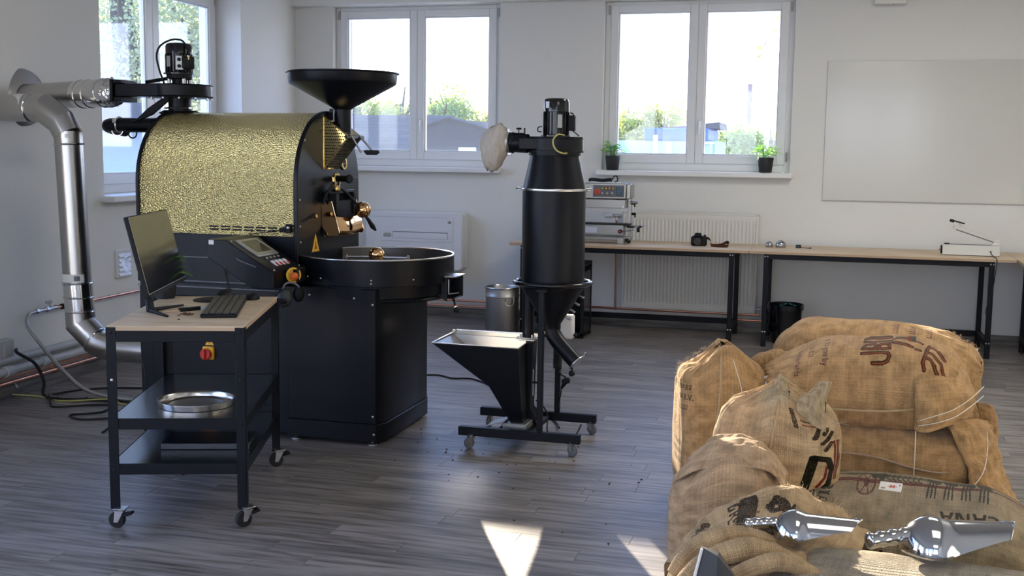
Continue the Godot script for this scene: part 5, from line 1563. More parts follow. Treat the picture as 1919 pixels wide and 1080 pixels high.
func blower(t: Node3D) -> void:
	var c := V(-3.94, 0, -6.40)
	var b := MB.new()
	b.lathe([Vector2(0, 1.955), Vector2(0.198, 1.955), Vector2(0.205, 1.962), Vector2(0.198, 1.966), Vector2(0.198, 2.028), Vector2(0.205, 2.031), Vector2(0.198, 2.036), Vector2(0, 2.036)], 56, Transform3D(Basis(), c))
	b.bx(-4.27, -3.94, 1.957, 2.034, -6.36, -6.205, 0.004)
	part(t, "blower_housing", b, M.black)
	b = MB.new(); b.bx(-4.295, -4.275, 1.925, 2.06, -6.38, -6.185, 0.003); b.bx(-4.275, -4.22, 1.925, 1.955, -6.37, -6.195, 0.003); b.bx(-4.275, -4.22, 2.035, 2.058, -6.37, -6.195, 0.003); part(t, "blower_flange", b, M.black)
	for k in 12:
		var a := TAU * k / 12.0
		b = MB.new(); b.cyl(c + V(0.19 * cos(a), 1.945, 0.19 * sin(a)), c + V(0.19 * cos(a), 1.957, 0.19 * sin(a)), 0.007, 6); part(t, "blower_bolt", b, M.zinc)
	b = MB.new(); b.lathe([Vector2(0.075, 1.86), Vector2(0.07, 1.885), Vector2(0.07, 1.955)], 28, Transform3D(Basis(), c)); part(t, "blower_neck", b, M.black)
	b = MB.new(); b.lathe([Vector2(0.12, 1.855), Vector2(0.13, 1.862), Vector2(0.10, 1.878), Vector2(0.07, 1.88)], 28, Transform3D(Basis(), c)); part(t, "neck_collar", b, M.black)
	b = MB.new(); b.ring(c + V(0, 1.893, 0), Vector3.UP, 0.074, 0.007, 32, 8); b.box(c + V(0.09, 1.893, 0.02), V(0.03, 0.016, 0.014), 0.003); b.box(c + V(-0.085, 1.893, 0.03), V(0.02, 0.012, 0.014), 0.003); part(t, "neck_clamp", b, M.steel)
	# motor on its stand-offs
	for k in 4:
		var a := TAU * (k + 0.4) / 4.0
		b = MB.new(); b.cyl(c + V(0.065 * cos(a), 2.034, 0.065 * sin(a)), c + V(0.065 * cos(a), 2.075, 0.065 * sin(a)), 0.012, 10, 0.002); part(t, "stand_off", b, M.zinc)
	b = MB.new(); b.cyl(c + V(0, 2.034, 0), c + V(0, 2.08, 0), 0.045, 18); b.cyl(c + V(0, 2.07, 0), c + V(0, 2.125, 0), 0.078, 24, 0.004); part(t, "motor_foot", b, M.black_matt)
	motor(t, c, 0.083, 2.10, 2.29, V(0.85, 0, 0.5), V(-0.25, 0, 1))
	b = MB.new(); b.box(c + V(0.058, 2.165, 0.088), V(0.045, 0.085, 0.012), 0.002, Basis(Vector3.UP, 0.3)); part(t, "gland_plate", b, M.silver_paint)
	for dy in [0.02, -0.02]:
		b = MB.new(); b.cyl(c + V(0.058, 2.165 + dy, 0.09), c + V(0.062, 2.165 + dy, 0.104), 0.011, 12, 0.002); part(t, "cable_gland", b, M.black_matt)
	b = MB.new()
	b.tube(smooth([c + V(-0.075, 2.04, 0.05), c + V(-0.10, 2.12, 0.06), c + V(-0.125, 2.21, 0.05), c + V(-0.11, 2.275, 0.03), c + V(-0.04, 2.31, 0.02), c + V(0.04, 2.305, 0.03), c + V(0.085, 2.26, 0.05), c + V(0.10, 2.20, 0.06)], 6), 0.006, 8)
	part(t, "motor_cable", b, M.rubber)
	b = MB.new(); b.cyl(c + V(0.10, 2.185, 0.06), c + V(0.10, 2.21, 0.06), 0.009, 10); part(t, "brass_gland", b, M.brass)
	b = MB.new(); b.tube([c + V(-0.20, 2.05, 0.06), c + V(-0.07, 2.075, 0.02)], 0.012, 6); part(t, "damper_handle", b, M.black_matt)
	# brace and exhaust pipe behind
	b = MB.new(); b.prism([Vector2(-4.27, 1.80), Vector2(-4.13, 1.85), Vector2(-3.99, 1.955), Vector2(-4.05, 1.957), Vector2(-4.16, 1.89)], 0.02, Transform3D(Basis(), V(0, 0, -6.40)), 0.002); part(t, "brace", b, M.black)
	b = MB.new(); b.tube(smooth([V(-3.94, 1.79, -6.45), V(-4.2, 1.79, -6.45), V(-4.40, 1.79, -6.45), V(-4.49, 1.785, -6.46), V(-4.525, 1.775, -6.53), V(-4.51, 1.76, -6.66)], 5), 0.044, 20); part(t, "exhaust_pipe", b, M.black)
	b = MB.new(); b.ring(V(-4.41, 1.79, -6.45), Vector3.RIGHT, 0.046, 0.007, 28, 8); b.box(V(-4.41, 1.815, -6.40), V(0.03, 0.03, 0.02), 0.003); part(t, "pipe_clamp", b, M.steel)
	b = MB.new(); b.bx(-4.35, -4.0, 1.742, 1.752, -6.47, -6.40, 0.002); b.ring(V(-4.31, 1.735, -6.44), V(0, 0, 1), 0.03, 0.005, 20, 6); part(t, "pipe_bracket", b, M.black_matt)
	b = MB.new(); b.ring(V(-4.42, 1.755, -6.44), V(0.3, 0, 1).normalized(), 0.035, 0.004, 20, 6); part(t, "wire_loop", b, M.steel)

# ---------------------------------------------------------------- silver ducts
func ducts() -> void:
	var wallp := LW * V(0.0, 1.965, 4.31)
	var a0 := V(-4.33, 1.985, -6.29)
	var d := (wallp - a0).normalized()
	var t := thing("exhaust_duct", "silver round exhaust duct from the blower into the wall rosette", "duct", V(-4.8, 1.88, -6.4))
	var b := MB.new()
	b.lathe([Vector2(0.082, 0), Vector2(0.084, 0.03), Vector2(0.084, (wallp - a0).length())], 36, MB.along(a0, wallp)); part(t, "pipe", b, M.duct)
	b = MB.new()
	b.lathe([Vector2(0.0, -0.002), Vector2(0.06, 0.0), Vector2(0.075, 0.015), Vector2(0.0875, 0.05), Vector2(0.0875, 0.27), Vector2(0.0855, 0.29), Vector2(0.0855, 0.33)], 36, MB.along(a0 - d * 0.0, wallp)); part(t, "sleeve", b, M.duct_shiny)
	for s in [0.09, 0.21, 0.285]:
		b = MB.new(); b.ring(a0 + d * s, d, 0.0875, 0.0045, 36, 8); part(t, "clamp_band", b, M.duct_shiny)
	# crumpled foil seal at the flange
	rng.seed = 3
	var nz := FastNoiseLite.new(); nz.frequency = 14.0
	b = MB.new()
	b.sheet(40, 12, func(u: float, v: float) -> Vector3:
		var an := TAU * u
		var q := a0 - d * (0.05 - 0.085 * v)
		var rr := lerpf(0.055, 0.092, sqrt(v))
		rr += 0.014 * nz.get_noise_3d(cos(an) * 0.5, v * 0.6, sin(an) * 0.5)
		return q + V(0, cos(an), 0) * rr + d.cross(Vector3.UP).normalized() * sin(an) * rr, false, true)
	part(t, "foil_seal", b, M.duct_shiny)
	b = MB.new(); b.lathe([Vector2(0.19, 0.002), Vector2(0.185, 0.012), Vector2(0.10, 0.05), Vector2(0.086, 0.055)], 40, MB.along(wallp, a0)); part(t, "wall_rosette", b, M.duct)
	# second duct: wall, elbow, down, elbow, into the cabinet
	t = thing("exhaust_duct", "tall silver duct that drops with an elbow from the wall into the roaster's cabinet", "duct", V(-4.58, 0.4, -6.2))
	var r := 0.089
	var up0 := LW * V(0.0, 1.89, 4.62)
	var e1 := V(-4.78, 1.882, -6.2); var e2 := V(-4.665, 1.835, -6.2); var e3 := V(-4.608, 1.72, -6.2)
	var l1 := V(-4.566, 0.60, -6.2); var l2 := V(-4.545, 0.505, -6.2); var l3 := V(-4.43, 0.405, -6.2); var l4 := V(-4.33, 0.39, -6.2)
	b = MB.new(); b.tube([up0, V(-4.82, 1.883, -6.2)], r - 0.003, 40); part(t, "horizontal_pipe", b, M.duct)
	b = MB.new(); b.tube([V(-4.85, 1.883, -6.2), e1, V(-4.655, 1.80, -6.2), e3], r, 44); part(t, "upper_elbow", b, M.duct, 15)
	b = MB.new(); b.tube([e3 + V(-0.001, 0.02, 0), V(-4.575, 0.74, -6.2)], r - 0.003, 40); part(t, "vertical_pipe", b, M.duct)
	b = MB.new(); b.tube([V(-4.575, 0.78, -6.2), l1], r, 40); part(t, "coupling", b, M.duct_shiny)
	b = MB.new(); b.tube([l1 + V(0, 0.02, 0), l1 - V(-0.003, 0.07, 0), V(-4.43, 0.41, -6.2), l4], r + 0.001, 44); part(t, "lower_elbow", b, M.duct, 15)
	b = MB.new(); b.tube([V(-4.35, 0.39, -6.2), V(-3.88, 0.38, -6.2)], r - 0.002, 40); part(t, "inlet_pipe", b, M.duct)
	for q in [[V(-4.87, 1.883, -6.2), Vector3.RIGHT], [V(-4.605, 1.66, -6.2), V(-0.04, 1, 0).normalized()], [V(-4.577, 0.79, -6.2), Vector3.UP], [V(-4.567, 0.61, -6.2), Vector3.UP], [V(-4.455, 0.43, -6.2), V(0.7, -0.5, 0).normalized()], [V(-4.0, 0.382, -6.2), Vector3.RIGHT], [V(-4.573, 0.70, -6.2), Vector3.UP]]:
		b = MB.new(); b.ring(q[0], q[1], r + 0.001, 0.006, 44, 8)
		part(t, "clamp_band", b, M.duct_shiny)
	b = MB.new(); b.lathe([Vector2(r + 0.001, 0), Vector2(r + 0.001, 0.05)], 40, Transform3D(Basis(), V(-4.578, 0.80, -6.2)), 0.45, 2.2); part(t, "white_label", b, M.paper)
	b = MB.new(); b.lathe([Vector2(r + 0.0015, 0.01), Vector2(r + 0.0015, 0.04)], 16, Transform3D(Basis(), V(-4.578, 0.80, -6.2)), 0.75, 1.15); part(t, "label_print", b, M.grey_panel)
	b = MB.new(); b.lathe([Vector2(r + 0.0015, 0), Vector2(r + 0.0015, 0.025)], 12, Transform3D(Basis(), V(-4.604, 1.70, -6.2)), 0.8, 1.2); part(t, "small_label", b, M.silver_paint)
	b = MB.new(); b.lathe([Vector2(r + 0.001, 0), Vector2(r + 0.001, 0.07)], 16, MB.along(V(-4.965, 1.886, -6.2), V(-4.8, 1.883, -6.2)), 0.2, 1.3); part(t, "white_label", b, M.paper)

# ---------------------------------------------------------------- the destoner
func caster(t: Node3D, p: Vector3, r: float, turn: float, wheel: Material, w := 0.022, top := 0.09, brake := false) -> void:
	# p: where the wheel touches the floor
	var d := Basis(Vector3.UP, turn)
	var b := MB.new()
	var c := p + V(0, r, 0)
	b.lathe([Vector2(0, -w / 2), Vector2(r * 0.9, -w / 2), Vector2(r, -w * 0.3), Vector2(r, w * 0.3), Vector2(r * 0.9, w / 2), Vector2(0, w / 2)], 24, Transform3D(d * Basis(Vector3.RIGHT, PI / 2), c))
	var whl := part(t, "caster_wheel", b, wheel)
	b = MB.new(); b.cyl(c + d * V(0, 0, -w * 0.75), c + d * V(0, 0, w * 0.75), r * 0.22, 12); part(whl, "axle", b, M.zinc)
	var off := d * V(r * 0.5, 0, 0)
	b = MB.new()
	for s in [-1.0, 1.0]:
		b.prism([Vector2(-r * 0.25, -r * 0.25), Vector2(r * 0.25, -r * 0.25), Vector2(r * 0.95, top - r - 0.006), Vector2(-r * 0.1, top - r - 0.006)], 0.002, Transform3D(d, c + d * V(0, 0, s * w * 0.68 - 0.001)))
	b.box(p + off * 0.85 + V(0, top - 0.006, 0), V(r * 1.15, 0.006, w * 1.5), 0.001, d)
	part(t, "caster_fork", b, M.zinc)
	b = MB.new(); b.cyl(p + off + V(0, top - 0.004, 0), p + off + V(0, top + 0.008, 0), r * 0.45, 16, 0.002); b.box(p + off + V(0, top + 0.006, 0), V(r * 1.5, 0.004, r * 1.5), 0.001, d); part(t, "caster_plate", b, M.zinc)
	if brake:
		b = MB.new(); b.box(p + d * V(r * 1.4, r * 1.75, 0), V(r * 1.1, 0.012, w * 1.6), 0.003, d * Basis(Vector3(0, 0, 1), 0.25)); part(t, "caster_brake", b, M.black_matt)

func destoner() -> void:
	var c := V(-1.488, 0, -6.22)
	var at := Transform3D(Basis(), c)
	var t := thing("destoner", "tall black cyclone destoner on a wheeled frame with a low feed hopper", "destoner", c)
	var b := MB.new()
	b.bx(-1.953, -1.258, 0.072, 0.122, -5.99, -5.95, 0.003); part(t, "frame_beam", b, M.frame)
	b = MB.new(); b.bx(-1.985, -1.275, 0.068, 0.118, -6.51, -6.47, 0.003); part(t, "frame_beam", b, M.frame)
	for q in [[-1.488, -5.97, 0.905], [-1.512, -6.49, 0.90]]:
		b = MB.new(); b.bx(q[0] - 0.0155, q[0] + 0.0155, 0.118, q[2], q[1] - 0.0155, q[1] + 0.0155, 0.003); part(t, "frame_post", b, M.frame)
	b = MB.new(); b.bx(-1.515, -1.46, 0.895, 0.91, -5.985, -5.955, 0.002); part(t, "post_cap", b, M.frame)
	b = MB.new(); b.bx(-1.75, -1.70, 0.075, 0.105, -6.48, -5.98, 0.003); b.bx(-1.60, -1.55, 0.075, 0.10, -6.48, -5.98, 0.003); part(t, "cross_member", b, M.frame)
	b = MB.new(); b.box(V(-1.655, 0.118, -6.13), V(0.14, 0.035, 0.16), 0.003); b.box(V(-1.765, 0.128, -6.12), V(0.12, 0.004, 0.14), 0.001, Basis(Vector3(0, 0, 1), 0.35)); part(t, "air_slide", b, M.steel_dull)
	caster(t, V(-1.888, 0, -5.955), 0.032, 0.9, M.grey_panel, 0.02, 0.072)
	caster(t, V(-1.302, 0, -5.97), 0.032, 2.6, M.grey_panel, 0.02, 0.072)
	caster(t, V(-1.30, 0, -6.49), 0.032, 2.7, M.grey_panel, 0.02, 0.068)
	caster(t, V(-1.93, 0, -6.49), 0.032, 1.4, M.grey_panel, 0.02, 0.068)
	# ring, cones and drum
	b = MB.new(); b.ring(c + V(0, 0.925, 0), Vector3.UP, 0.214, 0.0125, 64, 12); part(t, "carrying_ring", b, M.black_gloss)
	b = MB.new(); b.lathe([Vector2(0.205, 0.908), Vector2(0.178, 0.905), Vector2(0.176, 0.89), Vector2(0.05, 0.69), Vector2(0.05, 0.66)], 48, at); part(t, "lower_cone", b, M.black)
	for k in 4:
		var f := 0.15 + k * 0.22
		b = MB.new(); b.cyl(c + V(lerpf(0.178, 0.06, f), lerpf(0.885, 0.70, f), 0.02), c + V(lerpf(0.205, 0.09, f), lerpf(0.875, 0.685, f), 0.03), 0.007, 8, 0.002); part(t, "clamp_screw", b, M.zinc)
	b = MB.new(); b.lathe([Vector2(0.176, 0.90), Vector2(0.1765, 1.432), Vector2(0.176, 1.438)], 64, at); part(t, "drum", b, M.black)
	b = MB.new(); b.lathe([Vector2(0.176, 1.45), Vector2(0.133, 1.645)], 64, at); part(t, "upper_cone", b, M.black)
	b = MB.new(); b.lathe([Vector2(0.174, 1.436), Vector2(0.185, 1.437), Vector2(0.187, 1.444), Vector2(0.185, 1.451), Vector2(0.174, 1.452)], 64, at); part(t, "clamp_ring", b, M.steel)
	for s in [[-0.195, 0.02], [0.195, -0.01]]:
		b = MB.new(); b.box(c + V(s[0], 1.447, s[1]), V(0.028, 0.02, 0.018), 0.003); b.cyl(c + V(s[0] - 0.018, 1.447, s[1] + 0.008), c + V(s[0] + 0.018, 1.447, s[1] + 0.008), 0.005, 8); part(t, "clamp_lock", b, M.steel)
	b = MB.new(); b.lathe([Vector2(0.133, 1.63), Vector2(0.145, 1.632), Vector2(0.145, 1.648), Vector2(0.0, 1.65)], 48, at); part(t, "fan_flange", b, M.black)
	b = MB.new(); b.lathe([Vector2(0, 1.648), Vector2(0.162, 1.648), Vector2(0.162, 1.658), Vector2(0.157, 1.66), Vector2(0.157, 1.722), Vector2(0.160, 1.724), Vector2(0.158, 1.734), Vector2(0, 1.736)], 56, at); b.bx(-1.66, -1.52, 1.662, 1.728, -6.19, -6.075, 0.006); part(t, "fan_housing", b, M.black)
	motor(t, V(-1.484, 0, -6.22), 0.072, 1.735, 1.945, V(1, 0, -0.15), V(0.55, 0, 1))
	b = MB.new(); b.bx(-1.525, -1.507, 1.89, 1.925, -6.153, -6.147); part(t, "silver_patch", b, M.silver_paint)  # small silver rectangle on the front of the motor
	b = MB.new(); b.tube(smooth([V(-1.415, 1.742, -6.13), V(-1.44, 1.745, -6.08), V(-1.458, 1.72, -6.056), V(-1.458, 1.69, -6.054), V(-1.44, 1.66, -6.055), V(-1.41, 1.645, -6.065), V(-1.385, 1.645, -6.075)], 5), 0.0045, 8); part(t, "earth_wire", b, M.green_cable)
	b = MB.new(); b.tube(smooth([V(-1.555, 1.76, -6.18), V(-1.575, 1.765, -6.17), V(-1.572, 1.785, -6.17), V(-1.555, 1.79, -6.18)], 4), 0.0035, 6); b.tube(smooth([V(-1.40, 1.775, -6.22), V(-1.37, 1.757, -6.2), V(-1.345, 1.74, -6.18)], 4), 0.003, 6); b.tube(smooth([V(-1.40, 1.865, -6.2), V(-1.385, 1.86, -6.2), V(-1.38, 1.84, -6.2)], 4), 0.004, 6); part(t, "motor_lead", b, M.rubber)
	# outlet pipe to the dust bag
	b = MB.new(); b.lathe([Vector2(0.052, 0), Vector2(0.052, 0.075), Vector2(0.058, 0.08), Vector2(0.058, 0.095)], 28, MB.along(V(-1.62, 1.695, -6.13), V(-1.72, 1.70, -6.13))); part(t, "outlet_pipe", b, M.black)
	b = MB.new(); b.bx(-1.705, -1.64, 1.748, 1.753, -6.15, -6.11, 0.001); b.bx(-1.642, -1.637, 1.75, 1.78, -6.14, -6.12, 0.001); b.cyl(V(-1.672, 1.75, -6.13), V(-1.672, 1.772, -6.13), 0.003, 6); b.box(V(-1.672, 1.776, -6.13), V(0.03, 0.011, 0.014), 0.004); part(t, "damper_screw", b, M.black_matt)
	b = MB.new(); b.ring(V(-1.728, 1.70, -6.13), Vector3(-1, 0.05, 0).normalized(), 0.058, 0.006, 28, 8); b.box(V(-1.725, 1.765, -6.11), V(0.014, 0.022, 0.012), 0.002); b.box(V(-1.715, 1.638, -6.1), V(0.022, 0.014, 0.014), 0.002); part(t, "bag_clamp", b, M.zinc)
	# tall suction pipe, flange, lower channel
	b = MB.new(); b.cyl(V(-1.642, 0.60, -6.28), V(-1.642, 0.90, -6.28), 0.034, 24); part(t, "suction_pipe", b, M.black)
	b = MB.new(); b.bx(-1.685, -1.575, 0.590, 0.597, -6.34, -6.17, 0.002); b.bx(-1.685, -1.575, 0.601, 0.607, -6.34, -6.17, 0.002); b.cyl(V(-1.665, 0.585, -6.19), V(-1.665, 0.622, -6.19), 0.005, 8); b.cyl(V(-1.595, 0.585, -6.19), V(-1.595, 0.622, -6.19), 0.005, 8); part(t, "pipe_flange", b, M.steel)
	b = MB.new(); b.prism([Vector2(-1.632, 0.595), Vector2(-1.59, 0.595), Vector2(-1.602, 0.20), Vector2(-1.56, 0.13), Vector2(-1.60, 0.10), Vector2(-1.648, 0.17)], 0.10, Transform3D(Basis(), V(0, 0, -6.29)), 0.003); part(t, "rising_channel", b, M.black)
	b = MB.new(); b.bx(-1.592, -1.588, 0.27, 0.42, -6.215, -6.205); part(t, "gauge_strip", b, M.silver_paint)
	b = MB.new(); b.cyl(V(-1.592, 0.348, -6.20), V(-1.552, 0.348, -6.20), 0.006, 8); b.lathe([Vector2(0, 0), Vector2(0.014, 0.002), Vector2(0.014, 0.012), Vector2(0, 0.014)], 12, MB.along(V(-1.56, 0.348, -6.2), V(-1.5, 0.348, -6.2))); part(t, "gate_knob", b, M.black_matt)
	# feed hopper: open trough, three sides sloping to its foot
	b = MB.new()
	var top := [V(-2.125, 0.575, -6.0), V(-1.625, 0.57, -6.0), V(-1.625, 0.57, -6.36), V(-2.125, 0.575, -6.36)]
	var mid := [V(-1.80, 0.345, -6.03), V(-1.62, 0.345, -6.03), V(-1.62, 0.345, -6.33), V(-1.80, 0.345, -6.33)]
	var low := [V(-1.685, 0.135, -6.08), V(-1.615, 0.135, -6.08), V(-1.615, 0.135, -6.27), V(-1.685, 0.135, -6.27)]
	var cc := V(-1.7, 0.35, -6.18)
	for k in 4:
		var j := (k + 1) % 4
		b.oquad(top[k], top[j], mid[j], mid[k], cc)
		b.oquad(mid[k], mid[j], low[j], low[k], cc)
	b.oquad(low[0], low[1], low[2], low[3], cc)
	# returned upper edge
	part(t, "feed_hopper", b, M.black, 20)
	b = MB.new()
	var ins := func(p: Vector3) -> Vector3: return V(lerpf(p.x, -1.72, 0.02), p.y - 0.001, lerpf(p.z, -6.18, 0.025))
	for k in 4:
		var j := (k + 1) % 4
		b.quad(ins.call(top[k]), ins.call(mid[k]), ins.call(mid[j]), ins.call(top[j]))
		b.quad(ins.call(mid[k]), ins.call(low[k]), ins.call(low[j]), ins.call(mid[j]))
	part(t, "hopper_liner", b, M.steel_dull, 20)
	b = MB.new()
	b.bx(-2.125, -1.64, 0.572, 0.598, -6.366, -6.36, 0.001)
	b.prism([Vector2(-2.125, 0.57), Vector2(-2.125, 0.578), Vector2(-2.10, 0.598), Vector2(-2.06, 0.60), Vector2(-2.06, 0.57)], 0.005, Transform3D(Basis(), V(0, 0, -6.37)))
	part(t, "hopper_back", b, M.steel_dull)
	b = MB.new()
	b.tube([V(-2.127, 0.577, -6.0), V(-1.625, 0.572, -6.0)], 0.004, 6); b.tube([V(-1.625, 0.572, -6.0), V(-1.625, 0.575, -6.18), V(-1.625, 0.572, -6.36)], 0.004, 6); b.tube([V(-2.127, 0.577, -6.0), V(-2.125, 0.58, -6.32), V(-2.10, 0.60, -6.363), V(-1.64, 0.60, -6.363)], 0.005, 6)
	part(t, "hopper_rim", b, M.steel)
	# stone outlet elbow
	b = MB.new(); b.tube(smooth([V(-1.488, 0.70, -6.22), V(-1.485, 0.65, -6.215), V(-1.455, 0.60, -6.205), V(-1.40, 0.545, -6.19), V(-1.335, 0.485, -6.175)], 6), 0.045, 24); part(t, "outlet_elbow", b, M.black)
	var e := V(-1.335, 0.485, -6.175)
	var ed := V(0.065, -0.06, 0.015).normalized()
	b = MB.new(); b.cyl(e, e + ed * 0.008, 0.052, 24, 0.002); b.cyl(e + V(0.045, 0.035, 0.01), e + V(0.055, 0.06, 0.01), 0.004, 6); part(t, "outlet_flap", b, M.zinc)
	b = MB.new(); b.ball(e + V(-0.02, -0.062, 0.02), V(0.018, 0.018, 0.018), 14, 8); b.cyl(e + V(-0.02, -0.03, 0.01), e + V(-0.02, -0.06, 0.02), 0.005, 6); part(t, "flap_knob", b, M.black_matt)
	# switch box, spring cable and plug on the far post
	b = MB.new(); b.bx(-1.498, -1.405, 0.575, 0.715, -6.45, -6.39, 0.008); part(t, "switch_box", b, M.paper)
	b = MB.new(); b.bx(-1.53, -1.50, 0.40, 0.70, -6.48, -6.44, 0.003); part(t, "box_bracket", b, M.black_matt)
	b = MB.new(); b.ball(V(-1.392, 0.60, -6.40), V(0.012, 0.012, 0.012), 10, 6); part(t, "box_knob", b, M.black_matt)
	b = MB.new()
	var coil := []
	for k in 90: coil.append(V(-1.505 + 0.022 * cos(k * 0.7), 0.50 - k * 0.00125, -6.45 + 0.022 * sin(k * 0.7)))
	coil.append_array([V(-1.49, 0.37, -6.43), V(-1.47, 0.355, -6.42), V(-1.45, 0.35, -6.41), V(-1.44, 0.33, -6.41)])
	b.tube(coil, 0.005, 6); part(t, "coiled_lead", b, M.rubber)
	b = MB.new(); b.box(V(-1.445, 0.325, -6.41), V(0.05, 0.035, 0.03), 0.008, Basis(Vector3(0, 0, 1), 0.4)); b.tube([V(-1.452, 0.31, -6.41), V(-1.47, 0.28, -6.41)], [0.014, 0.007], 10); part(t, "mains_plug", b, M.black_matt)
	b = MB.new(); b.tube(smooth([V(-1.47, 0.28, -6.41), V(-1.475, 0.24, -6.415), V(-1.488, 0.19, -6.43), V(-1.49, 0.15, -6.44)], 4), 0.0035, 6); part(t, "plug_lead", b, M.rubber)
	b = MB.new(); b.tube(smooth([V(-1.62, 0.20, -6.4), V(-1.57, 0.17, -6.38), V(-1.545, 0.12, -6.38), V(-1.52, 0.03, -6.3), V(-1.44, 0.012, -6.28), V(-1.37, 0.02, -6.32), V(-1.35, 0.07, -6.42)], 5), 0.0045, 6); part(t, "floor_lead", b, M.rubber)
	# the cloth dust bag
	var bag := thing("dust_bag", "pale grey cloth dust bag clamped to the destoner's fan outlet", "bag", V(-1.80, 1.56, -6.13))
	var nz := FastNoiseLite.new(); nz.frequency = 7.0; nz.seed = 5
	b = MB.new()
	b.sheet(56, 40, func(u: float, v: float) -> Vector3:
		var a := TAU * u
		var x := lerpf(0.0, 1.0, v)
		# from the neck to the drooping end
		var r: float = lerpf(0.058, 0.112, smoothstep(0.0, 0.35, x)) * sqrt(maxf(0.0, 1.0 - pow(maxf(0.0, (x - 0.4) / 0.6), 3.0)))
		var ctr := V(-1.722 - 0.168 * x, 1.70 - 0.035 * smoothstep(0.1, 0.9, x), -6.13)
		var p := V(0, cos(a) * r, sin(a) * r * 0.85)
		if p.y < 0: p.y *= 1.0 + 0.28 * smoothstep(0.1, 0.7, x)
		p += V(0.02 * (1.0 if x > 0.3 else 0.0) * -cos(a) * 0.3, 0, 0)
		var w := nz.get_noise_3d(a * 0.25 + x * 0.3, x * 0.9, cos(a) * 0.3) * 0.012
		var cr := absf(nz.get_noise_3d(a * 0.1 + 4.0, x * 0.5, sin(a) * 0.25)) * 0.012
		return ctr + p * (1.0 + (w - cr) / maxf(r, 0.03)), false, true)
	part(bag, "bag_cloth", b, M.cloth)
	b = MB.new(); b.lathe([Vector2(0.056, 0), Vector2(0.06, 0.008), Vector2(0.056, 0.016)], 32, MB.along(V(-1.728, 1.70, -6.13), V(-1.76, 1.70, -6.13))); part(bag, "bag_cuff", b, M.cloth)
	# beans on the floor round about it
	rng.seed = 44
	var proto: MeshInstance3D
	for k in 40:
		var p := V(-1.62 + rng.randfn() * 0.30, 0.0, -5.72 + rng.randfn() * 0.28)
		if k > 28: p = V(rng.randf_range(-1.9, -0.8), 0, rng.randf_range(-5.7, -4.3))
		if k < 8: p = V(-2.05 + rng.randfn() * 0.12, 0, -6.1 + rng.randfn() * 0.25)
		if proto == null:
			b = MB.new(); b.ball(V(0, 0.003, 0), V(0.0062, 0.003, 0.0045), 10, 6)
			proto = solo("coffee_bean", "tiny dark roasted coffee bean lying on the plank floor near the destoner", "coffee bean", b, M.bean, "stray coffee beans on the floor")
			proto.position = p
		else:
			var d := proto.duplicate()
			d.name = numbered("coffee_bean")
			add_child(d)
			d.position = p
			d.rotation.y = rng.randf() * TAU
			d.scale = Vector3.ONE * rng.randf_range(0.6, 1.2)

